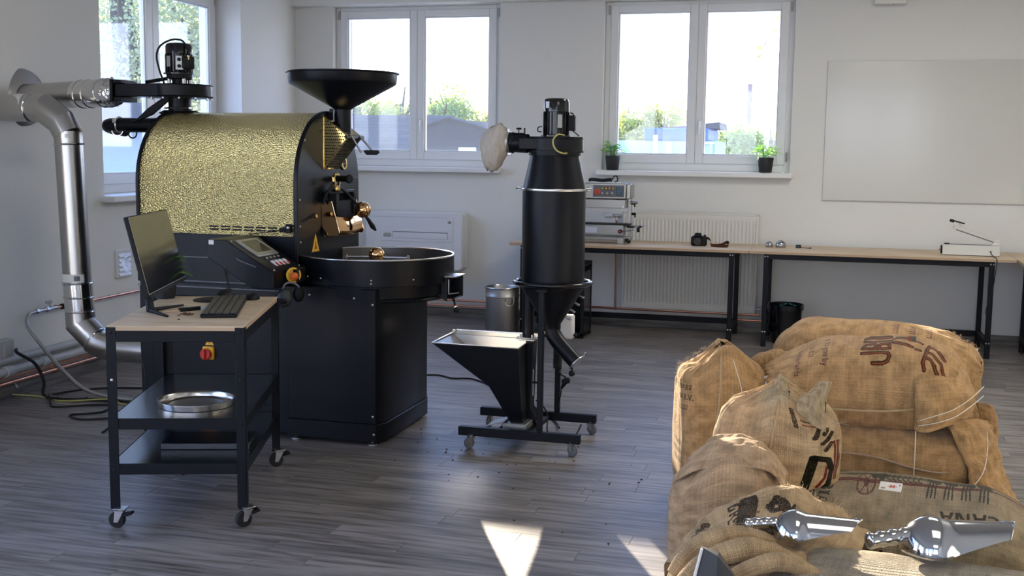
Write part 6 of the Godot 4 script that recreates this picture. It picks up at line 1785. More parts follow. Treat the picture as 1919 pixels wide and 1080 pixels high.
# ---------------------------------------------------------------- the trolley and what stands on it
func trolley() -> void:
	var at := Transform3D(Basis(Vector3.UP, deg_to_rad(18.9)), V(-2.958, 0, -4.184))
	var t := thing("trolley", "black steel trolley with plywood top and two lower shelves on casters", "trolley", at.origin, deg_to_rad(18.9))
	var W := 0.587; var D := 1.012; var s := 0.042
	var b := MB.new(); b.xf = at
	b.bx(0.004, W - 0.004, 0.868, 0.89, -D + 0.004, -0.002, 0.0015); var top := part(t, "plywood_top", b, M.ply)
	b = MB.new(); b.xf = at; b.bx(0.003, W - 0.003, 0.869, 0.884, -D + 0.003, -0.0015); part(top, "ply_edge", b, M.ply_edge)
	for k in 4:
		var x: float = 0.0 if k % 2 == 0 else W - s
		var z: float = -s if k < 2 else -D
		b = MB.new(); b.xf = at
		var zo: float = -0.004 if k < 2 else -D
		# angle-section post
		b.bx(x, x + s, 0.085, 0.884, zo, zo + 0.004, 0.0012)
		b.bx(x if k % 2 == 0 else x + s - 0.004, x + 0.004 if k % 2 == 0 else x + s, 0.085, 0.884, z, z + s, 0.0012)
		var post := part(t, "post", b, M.frame)
		if k < 2:
			for y in [0.862, 0.655, 0.462, 0.26]:
				b = MB.new(); b.xf = at; b.ball(V(x + s / 2, y, 0.001), V(0.007, 0.007, 0.003), 10, 6); part(post, "bolt", b, M.zinc if y == 0.655 and k == 0 else M.black_matt)
		b = MB.new(); b.xf = at; b.bx(x + 0.004, x + s - 0.004, 0.078, 0.088, z + 0.004, z + s - 0.004, 0.001); part(post, "foot_plate", b, M.frame)
		var foot := at * V(x + s / 2, 0, z + s / 2)
		caster(t, foot + V(0.008, 0, 0.012), 0.036, [0.2, 0.9, 0.4, 0.7][k], M.rubber, 0.026, 0.082, k != 2)
	for y in [0.845, 0.462, 0.262]:
		b = MB.new(); b.xf = at
		b.bx(s, W - s, y - 0.025, y + 0.024, -0.006, -0.002, 0.0015); part(t, "front_rail", b, M.frame)
		b = MB.new(); b.xf = at; b.bx(s, W - s, y - 0.025, y + 0.024, -D + 0.002, -D + 0.006, 0.0015); part(t, "back_rail", b, M.frame)
		for x in [0.002, W - 0.006]:
			b = MB.new(); b.xf = at; b.bx(x, x + 0.004, y - 0.025, y + 0.024, -D + s, -s, 0.0015); part(t, "side_rail", b, M.frame)
	for y in [0.484, 0.284]:
		b = MB.new(); b.xf = at; b.bx(0.006, W - 0.006, y - 0.004, y, -D + 0.006, -0.006, 0.001); part(t, "shelf", b, M.shelf)
	b = MB.new(); b.xf = at; b.bx(0.16, 0.56, 0.284, 0.315, -0.46, -0.24, 0.003)
	solo("flat_box", "flat dark box lying on the lowest shelf of the trolley", "box", b, M.shelf)
	# round metal lid on the middle shelf
	var lt := thing("round_tray", "round shallow metal tray lying on the trolley's middle shelf", "tray", at * V(0.315, 0.484, -0.285))
	var la := at * Transform3D(Basis(), V(0.315, 0.484, -0.285))
	b = MB.new(); b.lathe([Vector2(0, 0.004), Vector2(0.13, 0.003), Vector2(0.138, 0.008), Vector2(0.152, 0.008), Vector2(0.160, 0.0), Vector2(0.166, 0.002), Vector2(0.168, 0.024), Vector2(0.173, 0.026), Vector2(0.173, 0.030), Vector2(0.167, 0.030), Vector2(0.163, 0.026), Vector2(0.160, 0.006)], 56, la); part(lt, "pan", b, M.steel)
	b = MB.new(); b.lathe([Vector2(0.0, 0.0045), Vector2(0.03, 0.006), Vector2(0.125, 0.0048)], 40, la); part(lt, "pan_floor", b, M.steel_dull)
	var y := 0.89
	# wide monitor on a V foot
	var mt := thing("monitor", "wide dark monitor tilted back on a V-shaped foot on the trolley", "monitor", at * V(0.08, y, -0.43))
	var TL := V(0.063, 1.345, -0.173); var TR := V(0.037, 1.345, -0.967); var BL := V(0.146, 0.987, -0.176); var BR := V(0.128, 0.975, -0.971)
	var c := (TL + TR + BL + BR) / 4.0
	var w := ((TR - TL) + (BR - BL)).normalized()
	var h := ((TL - BL) + (TR - BR)).normalized()
	h = (h - w * h.dot(w)).normalized()
	var n := h.cross(w).normalized()
	if n.x < 0: n = -n
	var ms := Basis(w, h, n)
	if ms.determinant() < 0: ms = Basis(-w, h, n)
	var hw := 0.398; var hh := 0.186
	b = MB.new(); b.xf = at * Transform3D(ms, c); b.box(V(0, 0, -0.013), V(hw * 2, hh * 2, 0.022), 0.004); part(mt, "panel_shell", b, M.black_matt)
	b = MB.new(); b.xf = at * Transform3D(ms, c); b.box(V(0, 0.006, -0.0015), V(hw * 2 - 0.006, hh * 2 - 0.02, 0.003), 0.0005); part(mt, "screen", b, M.screen)
	b = MB.new(); b.xf = at * Transform3D(ms, c); b.box(V(0, -hh + 0.008, 0.0), V(hw * 2 - 0.004, 0.014, 0.005), 0.0015); part(mt, "lower_bezel", b, M.black_matt)
	b = MB.new(); b.xf = at * Transform3D(ms, c); b.box(V(0, -hh + 0.019, 0.0005), V(hw * 2 - 0.006, 0.003, 0.003)); part(mt, "bezel_line", b, M.silver_paint)
	b = MB.new(); b.xf = at * Transform3D(ms, c); b.box(V(0, -0.05, -0.04), V(0.42, 0.17, 0.035), 0.012); part(mt, "rear_housing", b, M.black_matt)
	b = MB.new(); b.xf = at; b.tube([V(0.085, y + 0.006, -0.42), V(0.06, y + 0.10, -0.47), V(0.035, 1.14, -0.55)], [0.02, 0.017, 0.017], 8); part(mt, "stand_neck", b, M.black_matt)
	for e in [V(0.185, y + 0.004, -0.635), V(0.20, y + 0.004, -0.26)]:
		b = MB.new(); b.xf = at; b.tube([V(0.078, y + 0.009, -0.425), e], [0.012, 0.006], 6); part(mt, "stand_foot", b, M.black_matt)
	# keyboard
	var kt := thing("keyboard", "compact black keyboard with greyish keys on the trolley's plywood top", "keyboard", at * V(0.40, y, -0.58))
	var kA := V(0.352, y, -0.265); var kB := V(0.508, y, -0.215); var kC := V(0.452, y, -0.86); var kD := V(0.285, y, -0.905)
	var kc := (kA + kB + kC + kD) / 4.0
	var kl := ((kD - kA) + (kC - kB)).normalized()
	var kw := kl.cross(Vector3.UP).normalized()
	var kb := Basis(kw, Vector3.UP, kw.cross(Vector3.UP))
	b = MB.new(); b.xf = at * Transform3D(kb, kc); b.box(V(0, 0.009, 0), V(0.162, 0.018, 0.645), 0.005); part(kt, "keyboard_case", b, M.black_matt)
	var keyg := mat(Color(0.055, 0.052, 0.043), 0.45)
	for r in 5:
		var z := -0.315
		var i := 0
		while z < 0.30:
			var l := 0.038
			if r == 4 and i == 3: l = 0.20
			elif i == 0 and r > 0: l = 0.038 + 0.010 * r
			if z + l > 0.318: l = 0.316 - z
			if l > 0.012:
				b = MB.new(); b.xf = at * Transform3D(kb, kc); b.box(V(-0.061 + 0.0305 * r, 0.021, z + l / 2), V(0.027, 0.008, l - 0.004), 0.002); part(kt, "key", b, keyg)
			z += l
			i += 1
	# mouse, pad and second device
	b = MB.new(); b.xf = at; b.lathe([Vector2(0, 0), Vector2(0.105, 0), Vector2(0.106, 0.002), Vector2(0.104, 0.0035), Vector2(0, 0.0035)], 40, Transform3D(Basis.from_scale(V(0.72, 1, 1)), V(0.262, y, -0.86)))
	solo("mouse_pad", "dark round mouse pad on the trolley under the mouse", "mouse pad", b, M.rubber)
	mouse("computer_mouse", "large black ergonomic mouse on the round pad behind the keyboard", at * Transform3D(Basis(Vector3.UP, 1.2), V(0.335, y + 0.0035, -0.905)), 1.25)
	mouse("computer_mouse", "smaller flat black mouse at the trolley corner behind the keyboard", at * Transform3D(Basis(Vector3.UP, 1.4), V(0.475, y, -0.90)), 0.95)
	b = MB.new(); b.xf = at; b.tube(smooth([V(0.335, y + 0.03, -0.95), V(0.33, y + 0.02, -1.0), V(0.325, y + 0.05, -1.02), V(0.322, y + 0.15, -1.03)], 4), 0.0025, 6)
	solo("mouse_lead", "thin black lead rising behind the mouse towards the console", "cable", b, M.rubber)
	# cutter, stick, card, beans
	var ct := thing("cutter", "black folding cutter lying on the plywood beside the keyboard", "cutter", at * V(0.255, y, -0.475))
	b = MB.new(); b.xf = at * Transform3D(Basis(Vector3.UP, 0.75), V(0.255, y + 0.009, -0.472)); b.prism([Vector2(-0.055, -0.012), Vector2(0.05, -0.014), Vector2(0.056, 0.0), Vector2(0.045, 0.013), Vector2(0.0, 0.009), Vector2(-0.055, 0.012)], 0.017, Transform3D(Basis(Vector3(1, 0, 0), Vector3(0, 0, 1), Vector3(0, 1, 0)), V(0, -0.0085, 0)), 0.003); part(ct, "handle", b, M.black_matt)
	b = MB.new(); b.xf = at * Transform3D(Basis(Vector3.UP, 0.75), V(0.255, y + 0.012, -0.472)); b.box(V(0.01, 0.006, 0), V(0.05, 0.004, 0.008), 0.001); part(ct, "blade_slot", b, M.zinc)
	b = MB.new(); b.xf = at; b.tube([V(0.15, y + 0.004, -0.40), V(0.235, y + 0.004, -0.45)], 0.004, 6)
	solo("wooden_stick", "pale thin wooden stick lying beside the cutter on the trolley", "stick", b, M.ply)
	b = MB.new(); b.xf = at * Transform3D(Basis(Vector3.UP, 0.5), V(0.305, y + 0.0006, -0.56)); b.box(Vector3.ZERO, V(0.06, 0.0012, 0.09))
	solo("paper_note", "small pale paper note half under the keyboard on the trolley", "paper", b, M.paper_blue)
	rng.seed = 5
	var proto: MeshInstance3D
	for k in 22:
		var lp := V(0.272 + rng.randfn() * 0.018, y + 0.003 + (0.005 if k > 15 else 0.0), -0.338 + rng.randfn() * 0.022)
		if proto == null:
			b = MB.new(); b.xf = at; b.ball(V(0.27, y + 0.0035, -0.34), V(0.0062, 0.0035, 0.0042), 10, 6)
			proto = solo("nut", "small reddish-brown nut in the little heap on the trolley top", "nut", b, M.bean_brown, "nuts in a heap on the trolley")
			proto.position = at * lp - V(0, 0.003, 0)
		else:
			var d := proto.duplicate(); d.name = numbered("nut"); add_child(d); d.position = at * lp - V(0, 0.003, 0); d.rotation.y = rng.randf() * TAU
	b = MB.new(); b.xf = at; b.ball(V(0.268, y + 0.0035, -0.178), V(0.006, 0.0035, 0.0045), 10, 6)
	solo("coffee_bean", "single dark bean near the front edge of the trolley top", "coffee bean", b, M.bean)
	# plant behind the monitor
	var pa := at * V(0.03, y, -0.93)
	plant(pa, "green plant half hidden behind the monitor on the trolley", 0.06, 0.10, 0.17, 0.17, 13, 71, 0.0, "")
	var rt := thing("ribbon", "pale blue curled ribbon hanging from the plant behind the monitor", "ribbon", at * V(-0.12, 1.0, -0.80))
	b = MB.new()
	b.xf = at
	b.sheet(2, 16, func(u: float, v: float) -> Vector3: return V(-0.13 + (u - 0.5) * 0.018 + 0.012 * sin(v * 9.0), 1.13 - 0.10 * v, -0.80 + 0.01 * cos(v * 7.0)))
	b.sheet(2, 12, func(u: float, v: float) -> Vector3: return V(-0.115 + (u - 0.5) * 0.014 + 0.01 * cos(v * 8.0), 1.13 - 0.07 * v, -0.79 + 0.008 * sin(v * 6.0)))
	part(rt, "strip", b, M.paper_blue)
	b = MB.new()
	b.tube(smooth([at * V(0.02, y + 0.02, -0.99), at * V(-0.05, y - 0.02, -1.02), at * V(-0.09, y - 0.12, -0.95), at * V(-0.06, 0.62, -0.8), at * V(-0.03, 0.5, -0.75), at * V(-0.09, 0.30, -0.85), at * V(-0.05, 0.15, -0.9), at * V(-0.03, 0.006, -0.95), at * V(0.06, 0.006, -1.1)], 6), 0.004, 6)
	solo("hanging_cable", "thin black cable hanging behind the trolley from the monitor to the floor", "cable", b, M.rubber)
	b = MB.new()
	b.tube(smooth([at * V(-0.02, 0.006, -1.05), at * V(0.03, 0.03, -0.92), at * V(0.06, 0.08, -0.85), at * V(0.03, 0.11, -0.9), at * V(0.02, 0.05, -0.98), at * V(0.08, 0.006, -0.9), at * V(0.13, 0.006, -0.8)], 6), 0.004, 6)
	solo("tangled_cable", "small tangle of black cable on the floor behind the trolley's lower shelf", "cable", b, M.rubber)

func mouse(called: String, label: String, at: Transform3D, k: float) -> void:
	var t := thing(called, label, "mouse", at.origin)
	var b := MB.new(); b.xf = at
	b.sheet(28, 14, func(u: float, v: float) -> Vector3:
		var a := TAU * u
		var f := PI / 2 * v
		var x := 0.055 * k * cos(a) * pow(cos(f), 0.6)
		var z := 0.033 * k * sin(a) * pow(cos(f), 0.6)
		return V(x, 0.036 * k * sin(f) * (1.0 + 0.25 * cos(a) * cos(f)), z), false, true)
	part(t, "shell", b, M.black_matt)
	b = MB.new(); b.xf = at; b.cyl(V(0.03 * k, 0.03 * k, -0.003), V(0.03 * k, 0.03 * k, 0.003), 0.006 * k, 12); part(t, "wheel", b, M.rubber)

# ---------------------------------------------------------------- coffee sacks
func sp(c: float, e: float) -> float: return signf(c) * pow(absf(c), e)

# a filled sack: long axis along local x, front at local z+, top at y+; texture u runs along it, v round it (front .375, top .625)
func sack_shape(b: MB, at: Transform3D, h: Vector3, e_end: float, e_round: float, seed_: int, lump: float, crease: float, bend: Variant = null, nu := 84, nv := 88) -> void:
	var nz := FastNoiseLite.new(); nz.seed = seed_; nz.frequency = 1.6; nz.fractal_octaves = 3
	var cr := FastNoiseLite.new(); cr.seed = seed_ + 40; cr.frequency = 2.4; cr.fractal_octaves = 2
	var old := b.xf
	b.xf = old * at
	b.sheet(nv, nu, func(w: float, u: float) -> Vector3:
		var f := (u - 0.5) * PI * 0.9999
		var psi := TAU * w - PI * 0.75
		var r := pow(cos(f), e_end)
		var x := sp(sin(f), e_end)
		var p := V(h.x * x, h.y * r * sp(sin(psi), e_round), h.z * r * sp(cos(psi), e_round))
		var q := p
		var n := V(p.x / h.x, p.y / h.y, p.z / h.z).normalized()
		q += n * lump * nz.get_noise_3d(p.x * 1.3 + 7.0, p.y * 1.6, p.z * 1.6)
		# creases gathered towards the ends
		var end := smoothstep(0.45, 1.0, absf(x))
		var k := 1.0 - absf(cr.get_noise_3d(psi * 1.6 * (1.0 if x > 0 else 1.2), x * 0.7, 3.0 if x > 0 else 9.0)) * 2.0
		q -= n * crease * end * maxf(0.0, k)
		q -= n * crease * 0.35 * maxf(0.0, 1.0 - absf(cr.get_noise_3d(p.x * 3.0, p.y * 4.0, p.z * 4.0)) * 3.0)
		if bend != null: q = bend.call(q, x, psi)
		return q, true, true, func(w: float, u: float) -> Vector2: return Vector2(0.5 + 0.5 * sp(sin((u - 0.5) * PI * 0.9999), e_end), w))
	b.xf = old

# loose fibres standing off a line of the cloth
func fibres(parent: Node3D, line: Array, out: Vector3, count: int, length: float, seed_: int, m: Material) -> void:
	rng.seed = seed_
	var b := MB.new()
	for i in count:
		var f := rng.randf() * (line.size() - 1)
		var k := mini(int(f), line.size() - 2)
		var p: Vector3 = (line[k] as Vector3).lerp(line[k + 1], f - k)
		p += V(rng.randfn(), rng.randfn(), rng.randfn()) * 0.004
		var d := (out + V(rng.randfn(), rng.randfn(), rng.randfn()) * 0.55).normalized()
		var l := length * rng.randf_range(0.3, 1.2)
		var side := d.cross(V(rng.randfn(), rng.randfn(), rng.randfn())).normalized()
		b.tube([p, p + d * l * 0.5 + side * l * 0.12, p + d * l + side * l * rng.randf_range(-0.3, 0.5)], [0.0007, 0.0006, 0.0004], 3, false)
	part(parent, "fibres", b, m).set_meta("kind", "stuff")

func seam(parent: Node3D, called: String, pts: Array, r := 0.004, m: Material = null) -> void:
	var b := MB.new()
	var s := smooth(pts, 8)
	# stitched ridge: a cord that swells at every stitch
	var rr := []
	for i in s.size(): rr.append(r * (1.0 + 0.35 * float(i % 2)))
	b.tube(s, rr, 7)
	part(parent, called, b, m if m else M.thread)

# a hanging piece of cloth through a grid of points, thickened
func cloth(parent: Node3D, called: String, rows: Array, m: Material, thick := 0.004, ripple := 0.006, seed_ := 1, uv0 := Vector2(0.1, 0.1), uv1 := Vector2(0.5, 0.5)) -> void:
	var nz := FastNoiseLite.new(); nz.seed = seed_; nz.frequency = 5.0
	var nr := rows.size(); var nc: int = (rows[0] as Array).size()
	var at := func(u: float, v: float) -> Vector3:
		var fr := v * (nr - 1); var ir := mini(int(fr), nr - 2); var tr := fr - ir
		var line := func(r: int) -> Vector3:
			var row: Array = rows[clampi(r, 0, nr - 1)]
			var fc := u * (nc - 1); var ic := mini(int(fc), nc - 2)
			return (row[ic] as Vector3).cubic_interpolate(row[ic + 1], row[maxi(ic - 1, 0)], row[mini(ic + 2, nc - 1)], fc - ic)
		return (line.call(ir) as Vector3).cubic_interpolate(line.call(ir + 1), line.call(ir - 1), line.call(ir + 2), tr)
	var b := MB.new()
	for side: float in [-1.0, 1.0]:
		b.sheet(28, 28, func(u: float, v: float) -> Vector3:
			var p: Vector3 = at.call(u, v)
			var e := 0.02
			var du: Vector3 = at.call(minf(u + e, 1), v) - at.call(maxf(u - e, 0), v)
			var dv: Vector3 = at.call(u, minf(v + e, 1)) - at.call(u, maxf(v - e, 0))
			var n := du.cross(dv).normalized()
			var edge := minf(minf(u, 1 - u), minf(v, 1 - v))
			var th := thick * 0.5 * smoothstep(0.0, 0.03, edge)
			return p + n * (ripple * nz.get_noise_3dv(p * 3.0) + side * th), side > 0, false, func(u: float, v: float) -> Vector2: return Vector2(lerpf(uv0.x, uv1.x, u), lerpf(uv0.y, uv1.y, v)))
	part(parent, called, b, m)

func sacks() -> void:
	var black := Color(0.09, 0.08, 0.08)
	var violet := Color(0.36, 0.24, 0.44)
	var jute := Color(0.56, 0.345, 0.16)
	# --- upright sack at the back corner of the pile
	var im := sack_image()
	# its front shows at v .25-.5; letters run across the sack, that is along v
	print_text(im, "GO PERU", Vector2(1024 * 0.83, 640), Vector2(0, -1), 40, black, true, 0.25, 0.62)
	print_text(im, "NA B.V.", Vector2(1024 * 0.76, 630), Vector2(0, -1), 40, black, true, 0.3, 0.75)
	print_text(im, "2207", Vector2(1024 * 0.69, 590), Vector2(0, -1), 36, black, true, 0.3, 0.62)
	for i in 9: stroke(im, [Vector2(330 + (i % 3) * 60, 590 + (i / 3) * 22), Vector2(352 + (i % 3) * 60, 600 + (i / 3) * 22)], 9, black, 0.4)
	var m1 := sack_mat(im, jute * 1.0)
	var up := Basis(Vector3(0, 1, 0), Vector3(-1, 0, 0), Vector3(0, 0, 1))   # sack axis upright
	var t := thing("sack", "upright burlap sack standing apart at the pile's outer corner, with faint black printing", "sack", V(-0.46, 0, -5.36), 0.0, "coffee sacks in the pile")
	var b := MB.new()
	sack_shape(b, Transform3D(Basis(Vector3.UP, 0.27) * up, V(-0.465, 0.345, -5.36)), V(0.345, 0.205, 0.20), 0.20, 0.55, 3, 0.022, 0.012, func(q: Vector3, x: float, psi: float) -> Vector3:
		# narrow foot, high ridge towards the pile, sloped shoulder
		var f := (q.x / 0.35 + 1.0) / 2.0
		q.y *= lerpf(0.92, 1.0, smoothstep(0.0, 0.4, f)); q.z *= lerpf(0.9, 1.0, smoothstep(0.0, 0.3, f))
		if f > 0.7:
			var k := smoothstep(0.7, 1.0, f)
			q.z *= 1.0 - 0.35 * k
			q.x += k * (0.115 * exp(-pow((q.y + 0.015) / 0.10, 2.0)) - 0.02)
		return q)
	part(t, "sack_cloth", b, m1)
	seam(t, "seam", [V(-0.455, 0.755, -5.30), V(-0.45, 0.69, -5.175), V(-0.445, 0.58, -5.15), V(-0.455, 0.45, -5.142), V(-0.48, 0.30, -5.145)], 0.0045)
	fibres(t, [V(-0.655, 0.35, -5.3), V(-0.665, 0.5, -5.3), V(-0.66, 0.66, -5.32), V(-0.6, 0.70, -5.33), V(-0.5, 0.77, -5.36), V(-0.43, 0.75, -5.36)], V(-0.5, 0.8, 0.2), 160, 0.018, 8, M.fibre)
	b = MB.new(); b.tube(smooth([V(-0.41, 0.735, -5.27), V(-0.38, 0.68, -5.19), V(-0.36, 0.63, -5.16), V(-0.35, 0.60, -5.14), V(-0.345, 0.565, -5.13)], 5), 0.0016, 5); part(t, "loose_thread", b, M.thread_white)
	# --- tied neck between the upright sack and the big ones
	t = thing("sack", "gathered neck of a burlap sack squeezed between the upright sack and the striped-letter sack", "sack", V(-0.22, 0.4, -5.62), 0.0, "coffee sacks in the pile")
	b = MB.new()
	sack_shape(b, Transform3D(Basis(Vector3(0, 0, 1), 0.25), V(-0.22, 0.55, -5.62)), V(0.14, 0.15, 0.12), 0.7, 0.8, 77, 0.03, 0.03)
	part(t, "sack_cloth", b, sack_mat(sack_image(), jute * 0.92))
	# --- rear sack
	im = sack_image()
	for k in 3:
		for i in 7: stroke(im, [Vector2(1024 * (0.74 - 0.075 * k), 640 - i * 15), Vector2(1024 * (0.74 - 0.075 * k) + 22, 636 - i * 15), Vector2(1024 * (0.74 - 0.075 * k) + 20, 630 - i * 15)], 2.5, violet, 0.3)
	stroke(im, [Vector2(300, 660), Vector2(420, 664), Vector2(520, 672), Vector2(440, 690), Vector2(320, 680)], 7, violet)
	stroke(im, [Vector2(170, 680), Vector2(280, 668), Vector2(200, 650)], 7, violet)
	var m2 := sack_mat(im, jute * 1.05)
	t = thing("sack", "burlap sack lying rearmost on top of the pile, its far edge rimmed with sunlight", "sack", V(0.24, 0.5, -5.98), 0.0, "coffee sacks in the pile")
	b = MB.new()
	sack_shape(b, Transform3D(Basis(Vector3.UP, -0.10) * Basis(Vector3(0, 0, 1), -0.03), V(0.235, 0.635, -5.97)), V(0.51, 0.175, 0.27), 0.42, 0.75, 11, 0.03, 0.014, func(q: Vector3, x: float, psi: float) -> Vector3:
		q.y *= 1.0 + 0.06 * cos(x * 2.0 + 0.5)
		if x > 0.7: q.z += 0.05 * (x - 0.7) / 0.3 * signf(q.z) * -1.0; 
		if x < -0.6: q.y -= 0.10 * pow((-x - 0.6) / 0.4, 1.5)
		if x > 0.55: q.y -= 0.045 * pow((x - 0.55) / 0.45, 1.5)
		return q)
	part(t, "sack_cloth", b, m2)
	cloth(t, "corner_ear", [[V(0.46, 0.80, -6.02), V(0.60, 0.775, -6.04), V(0.735, 0.70, -6.07)], [V(0.52, 0.75, -5.90), V(0.62, 0.715, -5.92), V(0.725, 0.655, -6.0)], [V(0.56, 0.66, -5.84), V(0.64, 0.63, -5.88), V(0.70, 0.60, -5.97)]], m2, 0.006, 0.004, 4)
	fibres(t, [V(0.36, 0.80, -5.97), V(0.46, 0.78, -5.95), V(0.58, 0.785, -6.03), V(0.66, 0.745, -6.05), V(0.735, 0.703, -6.07), V(0.71, 0.63, -6.0)], V(0.3, 0.8, -0.1), 150, 0.02, 9, M.fibre)
	b = MB.new(); b.tube(smooth([V(0.735, 0.70, -6.06), V(0.722, 0.66, -6.03), V(0.712, 0.62, -6.0), V(0.718, 0.585, -5.99)], 4), 0.006, 6); part(t, "knotted_end", b, M.thread_white)
	# --- the big sack with the striped letters
	im = sack_image()
	var navy := Color(0.20, 0.24, 0.32); var orange := Color(0.62, 0.24, 0.10); var pink := Color(0.85, 0.62, 0.50)
	var glyphs := [
		[Vector2(575, 470), Vector2(625, 470), Vector2(648, 480), Vector2(655, 500), Vector2(648, 516), Vector2(620, 522), Vector2(520, 520)],
		[Vector2(520, 548), Vector2(655, 544)],
		[Vector2(525, 560), Vector2(540, 580), Vector2(580, 582), Vector2(592, 565), Vector2(580, 552)],
		[Vector2(600, 552), Vector2(612, 578), Vector2(650, 578), Vector2(655, 556)],
		[Vector2(530, 612), Vector2(560, 604), Vector2(660, 602)],
		[Vector2(530, 632), Vector2(560, 638), Vector2(660, 634)],
		[Vector2(670, 585), Vector2(730, 572), Vector2(765, 560)],
		[Vector2(675, 616), Vector2(690, 626), Vector2(750, 622), Vector2(815, 596)],
		[Vector2(785, 548), Vector2(806, 545)],
		[Vector2(822, 452), Vector2(812, 478), Vector2(822, 505), Vector2(850, 500), Vector2(890, 440), Vector2(905, 398)],
		[Vector2(826, 512), Vector2(836, 545), Vector2(865, 540), Vector2(905, 490), Vector2(925, 440)],
		[Vector2(840, 560), Vector2(852, 588), Vector2(885, 575), Vector2(930, 520)],
	]
	for g in glyphs:
		stroke(im, g, 10, navy, 0.1)
	for g in glyphs:
		var inner := []
		for q in g: inner.append(q + Vector2(1.5, -1.5))
		stroke(im, inner, 5.5, orange, 0.05)
		stroke(im, inner, 2.2, pink, 0.05)
	stroke(im, [Vector2(752, 608), Vector2(752, 632)], 12, orange, 0.05); stroke(im, [Vector2(772, 604), Vector2(772, 630)], 12, Color(0.22, 0.34, 0.45), 0.05)
	print_text(im, "t to you by", Vector2(310, 640), Vector2(0, -1), 30, violet, true, 0.2, 0.85)
	print_text(im, "ca B.V.", Vector2(235, 620), Vector2(0, -1), 28, violet, true, 0.3, 0.85)
	print_text(im, "Netherlands", Vector2(170, 620), Vector2(0, -1), 28, violet, true, 0.3, 0.85)
	var m3 := sack_mat(im, jute * 1.04)
	t = thing("sack", "large burlap sack with big striped orange and blue letters, topmost in front", "sack", V(0.2, 0.42, -5.47), 0.0, "coffee sacks in the pile")
	b = MB.new()
	sack_shape(b, Transform3D(Basis(Vector3.UP, -0.06), V(0.168, 0.61, -5.50)), V(0.435, 0.195, 0.30), 0.42, 0.66, 17, 0.022, 0.010, func(q: Vector3, x: float, psi: float) -> Vector3:
		if x < -0.2 and q.y > 0: q.y *= 1.0 - 0.55 * smoothstep(0.2, 1.0, -x)
		if q.y > 0: q.y *= 1.0 + 0.10 * exp(-pow((x - 0.45) / 0.5, 2.0))
		return q)
	part(t, "sack_cloth", b, m3)
	seam(t, "seam", [V(-0.05, 0.53, -5.19), V(0.1, 0.535, -5.175), V(0.25, 0.54, -5.17), V(0.39, 0.555, -5.185)], 0.005)
	# end flap folded forward, with its double stitching
	cloth(t, "end_flap", [
		[V(0.375, 0.735, -5.235), V(0.44, 0.78, -5.30), V(0.54, 0.765, -5.38), V(0.62, 0.71, -5.52)],
		[V(0.385, 0.65, -5.168), V(0.46, 0.665, -5.155), V(0.56, 0.66, -5.22), V(0.65, 0.62, -5.42)],
		[V(0.39, 0.54, -5.150), V(0.47, 0.555, -5.125), V(0.58, 0.575, -5.19), V(0.66, 0.555, -5.38)],
		[V(0.39, 0.475, -5.150), V(0.44, 0.47, -5.130), V(0.54, 0.50, -5.16), V(0.65, 0.50, -5.36)]], m3, 0.008, 0.016, 6, Vector2(0.1, 0.02), Vector2(0.5, 0.3))
	seam(t, "stitching", [V(0.40, 0.515, -5.136), V(0.46, 0.545, -5.112), V(0.54, 0.575, -5.135), V(0.62, 0.61, -5.23), V(0.69, 0.64, -5.38)], 0.0016, M.thread_white)
	seam(t, "stitching", [V(0.405, 0.495, -5.136), V(0.47, 0.518, -5.108), V(0.55, 0.545, -5.135), V(0.63, 0.58, -5.24), V(0.69, 0.60, -5.37)], 0.0016, M.thread_white)
	b = MB.new(); b.tube(smooth([V(0.395, 0.475, -5.12), V(0.393, 0.38, -5.075), V(0.392, 0.29, -5.06), V(0.397, 0.25, -5.05), V(0.405, 0.235, -5.04)], 5), 0.0019, 6); part(t, "hanging_thread", b, M.thread_white)
	fibres(t, [V(-0.25, 0.60, -5.34), V(-0.12, 0.70, -5.37), V(0.1, 0.78, -5.42), V(0.3, 0.80, -5.45)], V(0, 1, 0.3), 120, 0.012, 19, M.fibre)
	b = MB.new(); b.xf = Transform3D(Basis.from_euler(Vector3(0.9, 0.35, 0.55)), V(-0.235, 0.60, -5.30)); b.bx(-0.03, 0.035, -0.001, 0.001, -0.05, 0.04, 0.0005)
	solo("paper_label", "pale label on the rounded end of the striped-letter sack, behind the open sack", "label", b, M.paper)
	# --- sack beneath it
	var m4 := sack_mat(sack_image(), jute * 0.95)
	t = thing("sack", "plain burlap sack with a wavy seam, pressed flat beneath the striped-letter sack", "sack", V(0.2, 0.17, -5.42), 0.0, "coffee sacks in the pile")
	b = MB.new()
	sack_shape(b, Transform3D(Basis(Vector3.UP, -0.05), V(0.215, 0.31, -5.46)), V(0.47, 0.135, 0.33), 0.30, 0.55, 23, 0.02, 0.010)
	part(t, "sack_cloth", b, m4)
	seam(t, "seam", [V(-0.05, 0.335, -5.128), V(0.12, 0.355, -5.118), V(0.25, 0.345, -5.114), V(0.38, 0.315, -5.112), V(0.5, 0.30, -5.118), V(0.575, 0.315, -5.145)], 0.004, M.ply_dark)
